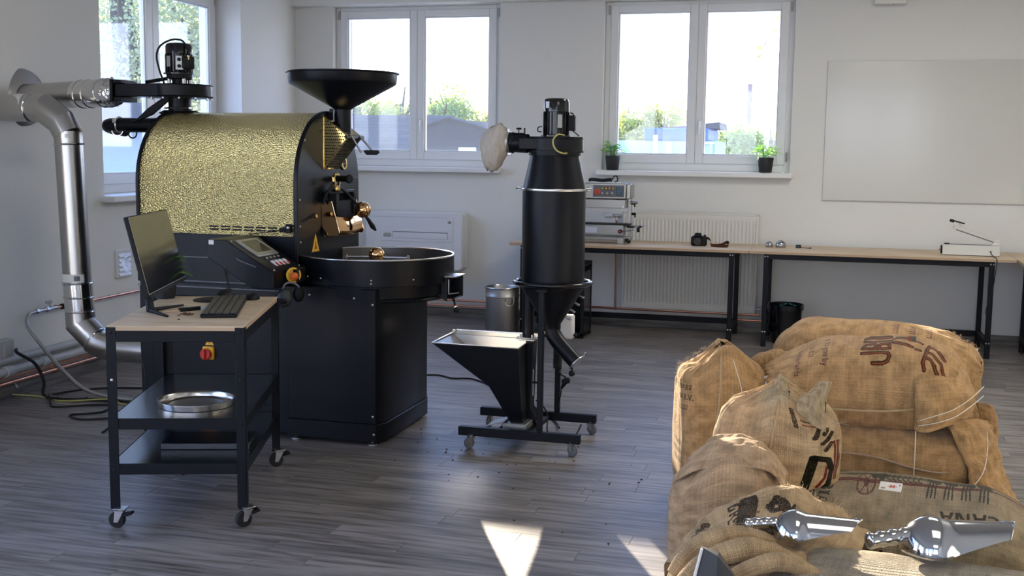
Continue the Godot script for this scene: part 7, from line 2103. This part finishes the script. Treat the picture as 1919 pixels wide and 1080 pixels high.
	cloth(t, "end_flap", [
		[V(0.53, 0.50, -5.18), V(0.60, 0.52, -5.22), V(0.69, 0.50, -5.34), V(0.74, 0.44, -5.5)],
		[V(0.575, 0.40, -5.14), V(0.65, 0.40, -5.16), V(0.73, 0.38, -5.30), V(0.77, 0.34, -5.46)],
		[V(0.62, 0.30, -5.10), V(0.69, 0.28, -5.12), V(0.76, 0.26, -5.24), V(0.80, 0.24, -5.42)],
		[V(0.60, 0.16, -5.06), V(0.72, 0.14, -5.04), V(0.82, 0.14, -5.16), V(0.86, 0.14, -5.36)],
		[V(0.62, 0.02, -5.02), V(0.76, 0.015, -4.98), V(0.88, 0.012, -5.10), V(0.93, 0.012, -5.30)]], m4, 0.008, 0.028, 14, Vector2(0.1, 0.1), Vector2(0.6, 0.7))
	b = MB.new(); b.tube(smooth([V(0.70, 0.46, -5.27), V(0.70, 0.40, -5.22), V(0.675, 0.33, -5.10), V(0.635, 0.275, -5.06), V(0.60, 0.262, -5.06)], 5), 0.0019, 6); part(t, "hanging_thread", b, M.thread_white)
	b = MB.new(); b.tube(smooth([V(0.60, 0.27, -5.06), V(0.63, 0.25, -5.045), V(0.58, 0.25, -5.05), V(0.60, 0.235, -5.045), V(0.64, 0.265, -5.05), V(0.57, 0.265, -5.055), V(0.575, 0.235, -5.05), V(0.582, 0.222, -5.05)], 5), 0.005, 6); part(t, "thread_knot", b, M.thread_white)
	# hidden-below sack at the rear carries the top rear one; only its end shows
	t = thing("sack", "burlap sack whose tied end with a dark tail shows low behind the striped-letter sack", "sack", V(0.3, 0.22, -5.97), 0.0, "coffee sacks in the pile")
	b = MB.new()
	sack_shape(b, Transform3D(Basis(), V(0.265, 0.235, -5.95)), V(0.52, 0.235, 0.30), 0.35, 0.6, 29, 0.03, 0.02)
	part(t, "sack_cloth", b, m4)
	cloth(t, "tied_end", [[V(0.70, 0.50, -5.72), V(0.77, 0.49, -5.70), V(0.79, 0.44, -5.74)], [V(0.72, 0.42, -5.68), V(0.785, 0.40, -5.66), V(0.80, 0.36, -5.7)], [V(0.70, 0.33, -5.68), V(0.76, 0.31, -5.66), V(0.78, 0.28, -5.7)]], m4, 0.01, 0.01, 3)
	# --- flat printed sack in front
	im = sack_image()
	var green := Color(0.12, 0.19, 0.16); var red := Color(0.45, 0.10, 0.12)
	# the ox-cart frieze: two red lines, wheel, cart, team
	for y in [648, 716]: stroke(im, [Vector2(60, y), Vector2(400, y + 4), Vector2(700, y + 10), Vector2(1000, y + 30)], 5, red, 0.2)
	stroke(im, [Vector2(180, 682), Vector2(520, 686), Vector2(980, 710)], 8, green, 0.3)
	for k in 2:
		var ring_ := []
		for i in 25: ring_.append(Vector2(300, 648) + Vector2(36 * cos(TAU * i / 24), 34 * sin(TAU * i / 24)) if k == 0 else Vector2(300, 648) + Vector2(7 * cos(TAU * i / 24), 7 * sin(TAU * i / 24)))
		stroke(im, ring_, 3.5, red, 0.2)
	for i in 6: stroke(im, [Vector2(300, 648), Vector2(300 + 34 * cos(PI * i / 3), 648 + 32 * sin(PI * i / 3))], 2, red, 0.2)
	stroke(im, [Vector2(330, 673), Vector2(370, 688), Vector2(360, 668)], 14, green, 0.15)
	for i in 7: stroke(im, [Vector2(390 + i * 22, 698), Vector2(382 + i * 22, 666), Vector2(398 + i * 22, 660)], 3, green, 0.2)
	for i in 4:
		stroke(im, [Vector2(560 + i * 70, 688), Vector2(600 + i * 70, 680)], 13, green, 0.2)
		for j in 3: stroke(im, [Vector2(568 + i * 70 + j * 12, 680), Vector2(555 + i * 70 + j * 16, 633)], 3.5, black, 0.2)
	stroke(im, [Vector2(700, 728), Vector2(740, 738)], 9, black, 0.2); stroke(im, [Vector2(800, 748), Vector2(840, 738)], 9, black, 0.2)
	# lettering: reads from the far side
	print_text(im, "CAÑA", Vector2(845, 608), Vector2(-1, 0.0), 62, black, true, 0.15)
	print_text(im, "BIA", Vector2(105, 658), Vector2(0, -1), 46, black, true, 0.2)
	print_text(im, "FFEE", Vector2(60, 628), Vector2(0, -1), 30, black, true, 0.2)
	stroke(im, [Vector2(26, 668), Vector2(26, 518)], 6, black, 0.15)
	for k in 3:
		for i in 11: stroke(im, [Vector2(225 + k * 66, 440 - i * 11), Vector2(268 + k * 66, 440 - i * 11)], 3.5, black, 0.15)
	var m5 := sack_mat(im, Color(0.335, 0.265, 0.168))
	t = thing("sack", "flat burlap sack printed with an ox-cart frieze in front of the stack", "sack", V(0.36, 0, -4.55), 0.0, "coffee sacks in the pile")
	b = MB.new()
	sack_shape(b, Transform3D(Basis(Vector3.UP, -0.10), V(0.37, 0.175, -4.60)), V(0.46, 0.185, 0.40), 0.40, 0.62, 37, 0.02, 0.008, func(q: Vector3, x: float, psi: float) -> Vector3:
		if q.y > 0: q.y -= 0.05 * smoothstep(0.5, 1.0, x)
		return q)
	part(t, "sack_cloth", b, m5)
	cloth(t, "corner_ear", [[V(0.745, 0.28, -4.78), V(0.80, 0.265, -4.72), V(0.835, 0.24, -4.68)], [V(0.75, 0.22, -4.66), V(0.81, 0.20, -4.62), V(0.85, 0.18, -4.6)], [V(0.77, 0.13, -4.58), V(0.82, 0.11, -4.54), V(0.87, 0.1, -4.52)]], m5, 0.008, 0.01, 5)
	b = MB.new()
	b.xf = Transform3D(Basis(Vector3.UP, -0.12) * Basis(Vector3.RIGHT, 0.10), V(0.275, 0.360, -4.62)); b.bx(-0.042, 0.042, -0.0008, 0.0008, -0.045, 0.045)
	var lab := solo("paper_label", "small white paper label with a red star lying on the ox-cart sack", "label", b, M.paper)
	b = MB.new()
	b.xf = Transform3D(Basis(Vector3.UP, -0.12) * Basis(Vector3.RIGHT, 0.10), V(0.275, 0.3612, -4.62))
	for i in 3: b.box(V(0.006, 0, 0), V(0.034, 0.0006, 0.006), 0.0, Basis(Vector3.UP, PI * i / 3.0))
	part(lab, "red_star", b, M.red)
	b = MB.new()
	b.xf = Transform3D(Basis(Vector3.UP, -0.12) * Basis(Vector3.RIGHT, 0.10), V(0.275, 0.3612, -4.62)); b.cyl(V(-0.027, 0, 0.024), V(-0.027, 0.0005, 0.024), 0.009, 14); b.box(V(0.033, 0, -0.02), V(0.006, 0.0005, 0.02)); part(lab, "printed_seal", b, M.ply_dark)
	# --- open sack with a clear liner, two tied ears
	im = sack_image()
	var dark_green := Color(0.05, 0.08, 0.06)
	stroke(im, [Vector2(480, 318), Vector2(695, 290)], 15, dark_green, 0.05)
	stroke(im, [Vector2(480, 318), Vector2(490, 268), Vector2(540, 232), Vector2(620, 218), Vector2(680, 240), Vector2(695, 290)], 15, dark_green, 0.05)
	stroke(im, [Vector2(525, 275), Vector2(580, 250), Vector2(640, 244)], 6, red, 0.1)
	for y in [205, 190, 178]: stroke(im, [Vector2(560, y + 12), Vector2(660, y), Vector2(780, y + 4)], 5, red if y > 180 else dark_green, 0.15)
	for q in [[800, 285, 870, 262], [820, 250, 850, 235], [770, 262, 800, 232], [790, 240, 830, 215], [735, 250, 775, 222]]: stroke(im, [Vector2(q[0], q[1]), Vector2(q[2], q[3])], 9, black, 0.2)
	stroke(im, [Vector2(925, 348), Vector2(850, 338)], 7, black, 0.45); stroke(im, [Vector2(890, 322), Vector2(880, 268)], 4, black, 0.5); stroke(im, [Vector2(868, 318), Vector2(860, 262)], 4, red, 0.5)
	stroke(im, [Vector2(600, 560), Vector2(625, 562)], 14, black, 0.2)
	var m6 := sack_mat(im, Color(0.80, 0.68, 0.43), 0.95)
	t = thing("sack", "pale half-open sack with a dark green letter and two twisted ears", "sack", V(-0.17, 0, -4.70), 0.0, "coffee sacks in the pile")
	b = MB.new()
	sack_shape(b, Transform3D(up * Basis(Vector3(0, 1, 0), 0.0), V(-0.175, 0.345, -4.70)), V(0.345, 0.262, 0.20), 0.55, 0.85, 41, 0.02, 0.010, func(q: Vector3, x: float, psi: float) -> Vector3:
		var f := (x + 1.0) / 2.0
		if f > 0.55:
			var k := smoothstep(0.55, 1.0, f)
			q.z *= 1.0 - 0.45 * k
			q.x += k * (0.05 * exp(-pow((q.y + 0.01) / 0.07, 2.0)))
		return q)
	part(t, "sack_cloth", b, m6)
	seam(t, "seam", [V(-0.165, 0.69, -4.63), V(-0.17, 0.62, -4.545), V(-0.185, 0.53, -4.512), V(-0.20, 0.44, -4.502), V(-0.215, 0.35, -4.5)], 0.004)
	cloth(t, "twisted_ear", [[V(-0.235, 0.655, -4.66), V(-0.19, 0.665, -4.62), V(-0.13, 0.66, -4.62)], [V(-0.205, 0.71, -4.66), V(-0.165, 0.71, -4.64), V(-0.125, 0.705, -4.64)], [V(-0.175, 0.765, -4.68), V(-0.16, 0.775, -4.66), V(-0.135, 0.745, -4.65)]], m6, 0.012, 0.016, 51)
	cloth(t, "twisted_ear", [[V(-0.10, 0.645, -4.60), V(-0.04, 0.60, -4.575), V(0.02, 0.565, -4.58)], [V(-0.09, 0.685, -4.63), V(-0.03, 0.68, -4.60), V(0.015, 0.63, -4.60)], [V(-0.06, 0.70, -4.66), V(-0.01, 0.725, -4.64), V(0.02, 0.70, -4.62)], [V(-0.04, 0.715, -4.68), V(0.0, 0.755, -4.66), V(0.032, 0.76, -4.64)]], m6, 0.012, 0.02, 52)
	fibres(t, [V(-0.43, 0.42, -4.66), V(-0.40, 0.5, -4.66), V(-0.34, 0.58, -4.66), V(-0.26, 0.65, -4.66), V(-0.175, 0.755, -4.67), V(-0.13, 0.75, -4.65)], V(-0.6, 0.7, 0.2), 200, 0.02, 12, M.fibre)
	fibres(t, [V(0.0, 0.60, -4.55), V(0.03, 0.63, -4.55), V(0.05, 0.6, -4.54)], V(0.8, 0.4, 0.3), 26, 0.06, 13, M.fibre)
	# --- dull folded sack in front of it
	var m7 := sack_mat(sack_image(), Color(0.55, 0.38, 0.23))
	t = thing("sack", "plain slumped burlap sack with a folded-over mouth in front of the translucent sack", "sack", V(-0.32, 0, -4.36), 0.0, "coffee sacks in the pile")
	b = MB.new()
	sack_shape(b, Transform3D(up, V(-0.345, 0.235, -4.36)), V(0.245, 0.215, 0.19), 0.34, 0.6, 47, 0.03, 0.012, func(q: Vector3, x: float, psi: float) -> Vector3:
		var f := (x + 1.0) / 2.0
		if f > 0.5: q.x += smoothstep(0.5, 1.0, f) * (0.07 * exp(-pow((q.y + 0.06) / 0.13, 2.0)) - 0.05 * smoothstep(0.0, 0.2, q.y))
		return q)
	part(t, "sack_cloth", b, m7)
	cloth(t, "folded_mouth", [
		[V(-0.535, 0.40, -4.25), V(-0.44, 0.47, -4.22), V(-0.30, 0.50, -4.20), V(-0.17, 0.49, -4.21), V(-0.12, 0.43, -4.23)],
		[V(-0.50, 0.47, -4.30), V(-0.41, 0.535, -4.29), V(-0.29, 0.56, -4.28), V(-0.18, 0.535, -4.27), V(-0.12, 0.46, -4.28)],
		[V(-0.48, 0.46, -4.42), V(-0.40, 0.55, -4.42), V(-0.29, 0.57, -4.42), V(-0.19, 0.53, -4.40), V(-0.11, 0.44, -4.36)]], m7, 0.008, 0.012, 61, Vector2(0.1, 0.2), Vector2(0.6, 0.5))
	cloth(t, "striped_fold", [[V(-0.14, 0.45, -4.24), V(-0.09, 0.42, -4.21), V(-0.03, 0.36, -4.22)], [V(-0.12, 0.37, -4.20), V(-0.06, 0.35, -4.18), V(0.0, 0.33, -4.2)], [V(-0.12, 0.27, -4.20), V(-0.05, 0.28, -4.17), V(0.02, 0.28, -4.2)]], m5, 0.008, 0.01, 63, Vector2(0.02, 0.58), Vector2(0.16, 0.68))
	fibres(t, [V(-0.20, 0.54, -4.28), V(-0.16, 0.50, -4.25), V(-0.12, 0.45, -4.22)], V(0.5, 0.6, 0.4), 60, 0.02, 15, M.fibre)
	# --- crumpled empty sack with black print
	im = sack_image()
	print_text(im, "GREE", Vector2(400, 330), Vector2(0.1, 1), 40, black, false, 0.15, 0.8)
	stroke(im, [Vector2(475, 345), Vector2(480, 440)], 30, black, 0.2)
	print_text(im, "K", Vector2(458, 375), Vector2(0.05, 1), 46, Color(0.52, 0.47, 0.36), false, 0.1, 0.75)
	for k in 2:
		var c := Vector2(580 + k * 10, 360 + k * 75)
		for i in 6: stroke(im, [c + Vector2(-50 + absf(i - 2.5) * 9, -18 + i * 7), c + Vector2(55 - absf(i - 2.5) * 9, -22 + i * 7)], 4.5, black, 0.25)
	for i in 12: stroke(im, [Vector2(250 + (i % 4) * 24, 340 + (i / 4) * 28), Vector2(268 + (i % 4) * 24, 352 + (i / 4) * 28)], 8, black, 0.4)
	var m8 := sack_mat(im, Color(0.52, 0.37, 0.21), 0.2)
	t = thing("sack", "crumpled empty burlap sack with smudged black print and sunlit folds, under the smaller scoop", "sack", V(-0.2, 0, -3.75), 0.0, "coffee sacks in the pile")
	cloth(t, "sack_cloth", [
		[V(-0.52, 0.005, -3.84), V(-0.33, 0.01, -3.98), V(-0.12, 0.02, -4.05), V(0.10, 0.04, -4.05), V(0.24, 0.04, -4.0)],
		[V(-0.50, 0.20, -3.80), V(-0.36, 0.34, -3.90), V(-0.14, 0.40, -4.00), V(0.06, 0.36, -4.04), V(0.22, 0.28, -4.0)],
		[V(-0.475, 0.27, -3.76), V(-0.35, 0.43, -3.82), V(-0.13, 0.52, -3.90), V(0.04, 0.44, -3.94), V(0.17, 0.38, -3.93)],
		[V(-0.455, 0.30, -3.68), V(-0.33, 0.42, -3.72), V(-0.14, 0.475, -3.77), V(0.03, 0.43, -3.78), V(0.15, 0.38, -3.80)],
		[V(-0.45, 0.30, -3.56), V(-0.33, 0.405, -3.58), V(-0.18, 0.44, -3.60), V(-0.02, 0.40, -3.63), V(0.12, 0.35, -3.66)],
		[V(-0.46, 0.24, -3.44), V(-0.36, 0.36, -3.44), V(-0.22, 0.42, -3.46), V(-0.06, 0.39, -3.50), V(0.09, 0.32, -3.56)],
		[V(-0.49, 0.02, -3.30), V(-0.38, 0.10, -3.30), V(-0.24, 0.12, -3.32), V(-0.08, 0.10, -3.36), V(0.08, 0.1, -3.46)]], m8, 0.012, 0.022, 71, Vector2(0.15, 0.12), Vector2(0.95, 0.62))
	for q in [[[V(-0.44, 0.33, -3.51), V(-0.372, 0.415, -3.53), V(-0.292, 0.45, -3.557), V(-0.211, 0.46, -3.581), V(-0.12, 0.435, -3.60)], 0.032], [[V(-0.43, 0.30, -3.39), V(-0.345, 0.40, -3.413), V(-0.265, 0.44, -3.438), V(-0.171, 0.455, -3.466), V(-0.07, 0.42, -3.49), V(0.0, 0.385, -3.5)], 0.034], [[V(-0.28, 0.37, -3.35), V(-0.20, 0.42, -3.37), V(-0.112, 0.445, -3.398), V(-0.042, 0.43, -3.415), V(0.03, 0.40, -3.43)], 0.026]]:
		b = MB.new()
		var path := smooth(q[0], 10)
		var q1: float = q[1]
		var nf := FastNoiseLite.new(); nf.frequency = 3.0
		var n_ := path.size() - 1
		b.sheet(24, n_, func(u: float, v: float) -> Vector3:
			var k := int(round(v * n_))
			var c: Vector3 = path[k]
			var d: Vector3 = ((path[mini(k + 1, n_)] as Vector3) - (path[maxi(k - 1, 0)] as Vector3)).normalized()
			var sd := d.cross(Vector3.UP).normalized()
			var up2 := sd.cross(d)
			var a := TAU * u
			var r := q1 * (0.25 + 0.75 * pow(sin(PI * clampf(v * 0.94 + 0.03, 0, 1)), 0.6)) * (1.0 + 0.25 * nf.get_noise_2d(v * 2.0, 1.0))
			return c + sd * cos(a) * r * 1.25 + up2 * sin(a) * r * 0.85 - up2 * 0.012 * maxf(0.0, cos(a * 2.0 + v * 2.0)) , false, true, func(u: float, v: float) -> Vector2: return Vector2(0.05 + v * 0.35, 0.72 + u * 0.16))
		part(t, "rolled_fold", b, m8)
	cloth(t, "upper_fold", [[V(-0.13, 0.525, -3.92), V(-0.055, 0.515, -3.95), V(-0.01, 0.475, -3.96), V(0.06, 0.46, -3.97), V(0.11, 0.41, -3.99)], [V(-0.13, 0.525, -3.86), V(-0.05, 0.505, -3.88), V(0.0, 0.455, -3.89), V(0.06, 0.44, -3.91), V(0.12, 0.39, -3.93)], [V(-0.14, 0.47, -3.78), V(-0.04, 0.45, -3.79), V(0.02, 0.40, -3.81), V(0.08, 0.39, -3.83), V(0.14, 0.36, -3.87)]], m8, 0.010, 0.010, 75, Vector2(0.3, 0.75), Vector2(0.6, 0.9))
	fibres(t, [V(-0.13, 0.525, -3.93), V(-0.055, 0.517, -3.95), V(-0.01, 0.477, -3.96), V(0.06, 0.462, -3.97), V(0.12, 0.40, -3.99)], V(0.2, 0.9, -0.1), 110, 0.022, 21, M.fibre)
	fibres(t, [V(-0.44, 0.35, -3.51), V(-0.372, 0.44, -3.53), V(-0.292, 0.475, -3.557), V(-0.211, 0.485, -3.581), V(-0.17, 0.485, -3.47), V(-0.34, 0.43, -3.41)], V(0, 1, 0.2), 120, 0.011, 22, M.fibre)
	# --- nearest sack
	im = sack_image()
	print_text(im, "002/14542", Vector2(170, 610), Vector2(0, -1), 44, black, true, 0.3, 0.9)
	print_text(im, "NATU", Vector2(345, 560), Vector2(0, -1), 52, black, true, 0.2, 0.9)
	print_text(im, "ARDO", Vector2(505, 580), Vector2(0, -1), 52, black, true, 0.15, 0.9)
	print_text(im, "PLOT", Vector2(770, 615), Vector2(0, -1), 62, black, true, 0.1, 0.95)
	stroke(im, [Vector2(835, 640), Vector2(850, 560), Vector2(880, 480), Vector2(880, 380)], 6, Color(0.52, 0.50, 0.16), 0.2)
	stroke(im, [Vector2(848, 640), Vector2(864, 560), Vector2(893, 480), Vector2(893, 380)], 5, Color(0.25, 0.38, 0.40), 0.2)
	stroke(im, [Vector2(640, 640), Vector2(662, 622), Vector2(650, 650)], 10, black, 0.2)
	for k in 2:
		for i in 6: stroke(im, [Vector2(910 + k * 50, 560 - i * 6), Vector2(945 + k * 50, 590 - i * 9)], 4, black, 0.3)
	var m9 := sack_mat(im, Color(0.36, 0.31, 0.23))
	t = thing("sack", "nearest pale burlap sack with large black lettering, carrying the larger scoop", "sack", V(0.28, 0, -3.45), 0.0, "coffee sacks in the pile")
	b = MB.new()
	sack_shape(b, Transform3D(Basis(Vector3.UP, -0.14), V(0.34, 0.20, -3.42)), V(0.52, 0.225, 0.36), 0.36, 0.62, 53, 0.018, 0.008)
	part(t, "sack_cloth", b, m9)
	fibres(t, [V(-0.16, 0.42, -3.44), V(-0.17, 0.38, -3.40), V(-0.17, 0.33, -3.36)], V(-1, 0.3, 0.2), 120, 0.02, 25, M.fibre)

func scoop(label: String, at: Transform3D, k: float) -> void:
	# lies upside down: rounded back up, mouth at local x+, handle at x-
	var t := thing("scoop", label, "scoop", at.origin, 0.0, "metal scoops on the sacks")
	var b := MB.new(); b.xf = at
	var r := 0.075 * k
	b.sheet(40, 34, func(u: float, v: float) -> Vector3:
		var a := PI * u
		var x: float; var rr: float
		if v < 0.45:
			var q := PI / 2 * v / 0.45
			x = -r * 0.95 * cos(q); rr = r * sin(q)
		else:
			var q := (v - 0.45) / 0.55
			a = PI / 2 + (a - PI / 2) * (1.0 - 0.42 * q)
			x = r * (2.5 - 0.55 * absf(cos(a))) * q; rr = r * (1.0 - 0.10 * smoothstep(0.0, 0.2, q) - 0.12 * q)
		return V(x, maxf(rr * sin(a) * 1.02, 0.0) + 0.002, rr * cos(a)))
	var hull := part(t, "bowl", b, M.mirror)
	b = MB.new(); b.xf = at
	var lip := []
	for i in 31:
		var a := PI / 2 + (PI * i / 30.0 - PI / 2) * 0.58
		lip.append(V(r * (2.5 - 0.55 * absf(cos(a))), r * 0.78 * sin(a) * 1.02 + 0.002, r * 0.78 * cos(a)))
	b.tube(lip, 0.0022 * k, 8); part(hull, "rolled_lip", b, M.mirror)
	b = MB.new(); b.xf = at
	b.sheet(20, 10, func(u: float, v: float) -> Vector3:
		var q := v * 0.98
		return V(lerpf(0.0, r * 1.9, q), 0.004, lerpf(-1, 1, u) * r * (1.0 - 0.2 * q)))
	# handle with finger grooves
	b = MB.new(); b.xf = at
	var pts := []; var rad := []
	for i in 41:
		var f := i / 40.0
		pts.append(V(-r * 0.8 - 1.3 * r * f, r * (0.48 - 0.10 * f) , r * 0.25 * f))
		rad.append(r * (0.235 + 0.014 * sin(f * TAU * 3.4 + 1.0)) * (1.0 if f < 0.93 else sqrt(maxf(0.05, 1.0 - pow((f - 0.93) / 0.07, 2.0)))))
	b.tube(pts, rad, 16); part(t, "handle", b, M.mirror)

func scoops() -> void:
	scoop("larger polished metal scoop lying mouth down on the nearest sack", Transform3D(Basis(Vector3.UP, 0.34), V(0.345, 0.45, -3.62)), 1.38)
	scoop("smaller polished metal scoop lying mouth down on the crumpled sack", Transform3D(Basis(Vector3.UP, 0.08), V(-0.06, 0.455, -3.62)), 1.05)
	# dark moulded plastic corner at the bottom edge of the picture
	var t := thing("plastic_case", "dark grey moulded plastic case corner leaning on the crumpled sack in front", "case", V(-0.29, 0.25, -3.2))
	var b := MB.new()
	var apex := [V(-0.300, 0.569, -3.09), V(-0.258, 0.555, -3.075), V(-0.215, 0.50, -3.09)]
	var low := [V(-0.355, 0.30, -3.06), V(-0.26, 0.29, -3.035), V(-0.175, 0.29, -3.06)]
	var backp := [V(-0.312, 0.545, -3.17), V(-0.262, 0.53, -3.18), V(-0.215, 0.47, -3.17)]
	var backl := [V(-0.37, 0.30, -3.19), V(-0.27, 0.29, -3.20), V(-0.17, 0.29, -3.19)]
	var o := V(-0.28, 0.3, -3.17)
	for k in 2:
		b.oquad(apex[k], apex[k + 1], low[k + 1], low[k], o)
		b.oquad(backp[k], backp[k + 1], backl[k + 1], backl[k], o)
		b.oquad(apex[k], apex[k + 1], backp[k + 1], backp[k], o)
		b.oquad(low[k], low[k + 1], backl[k + 1], backl[k], o)
	b.oquad(apex[0], backp[0], backl[0], low[0], o)
	b.oquad(apex[2], backp[2], backl[2], low[2], o)
	part(t, "shell", b, M.case_grey, 10)
	b = MB.new(); b.tube([V(-0.302, 0.566, -3.087), V(-0.357, 0.30, -3.057)], 0.0045, 6); part(t, "pale_edge", b, M.paper)

func _ready() -> void:
	materials()
	view()
	room()
	added_ceiling_lights()
	outdoors()
	radiator()
	pipes()
	wall_things()
	benches()
	bench_things()
	roaster()
	ducts()
	destoner()
	trolley()
	sacks()
	scoops()
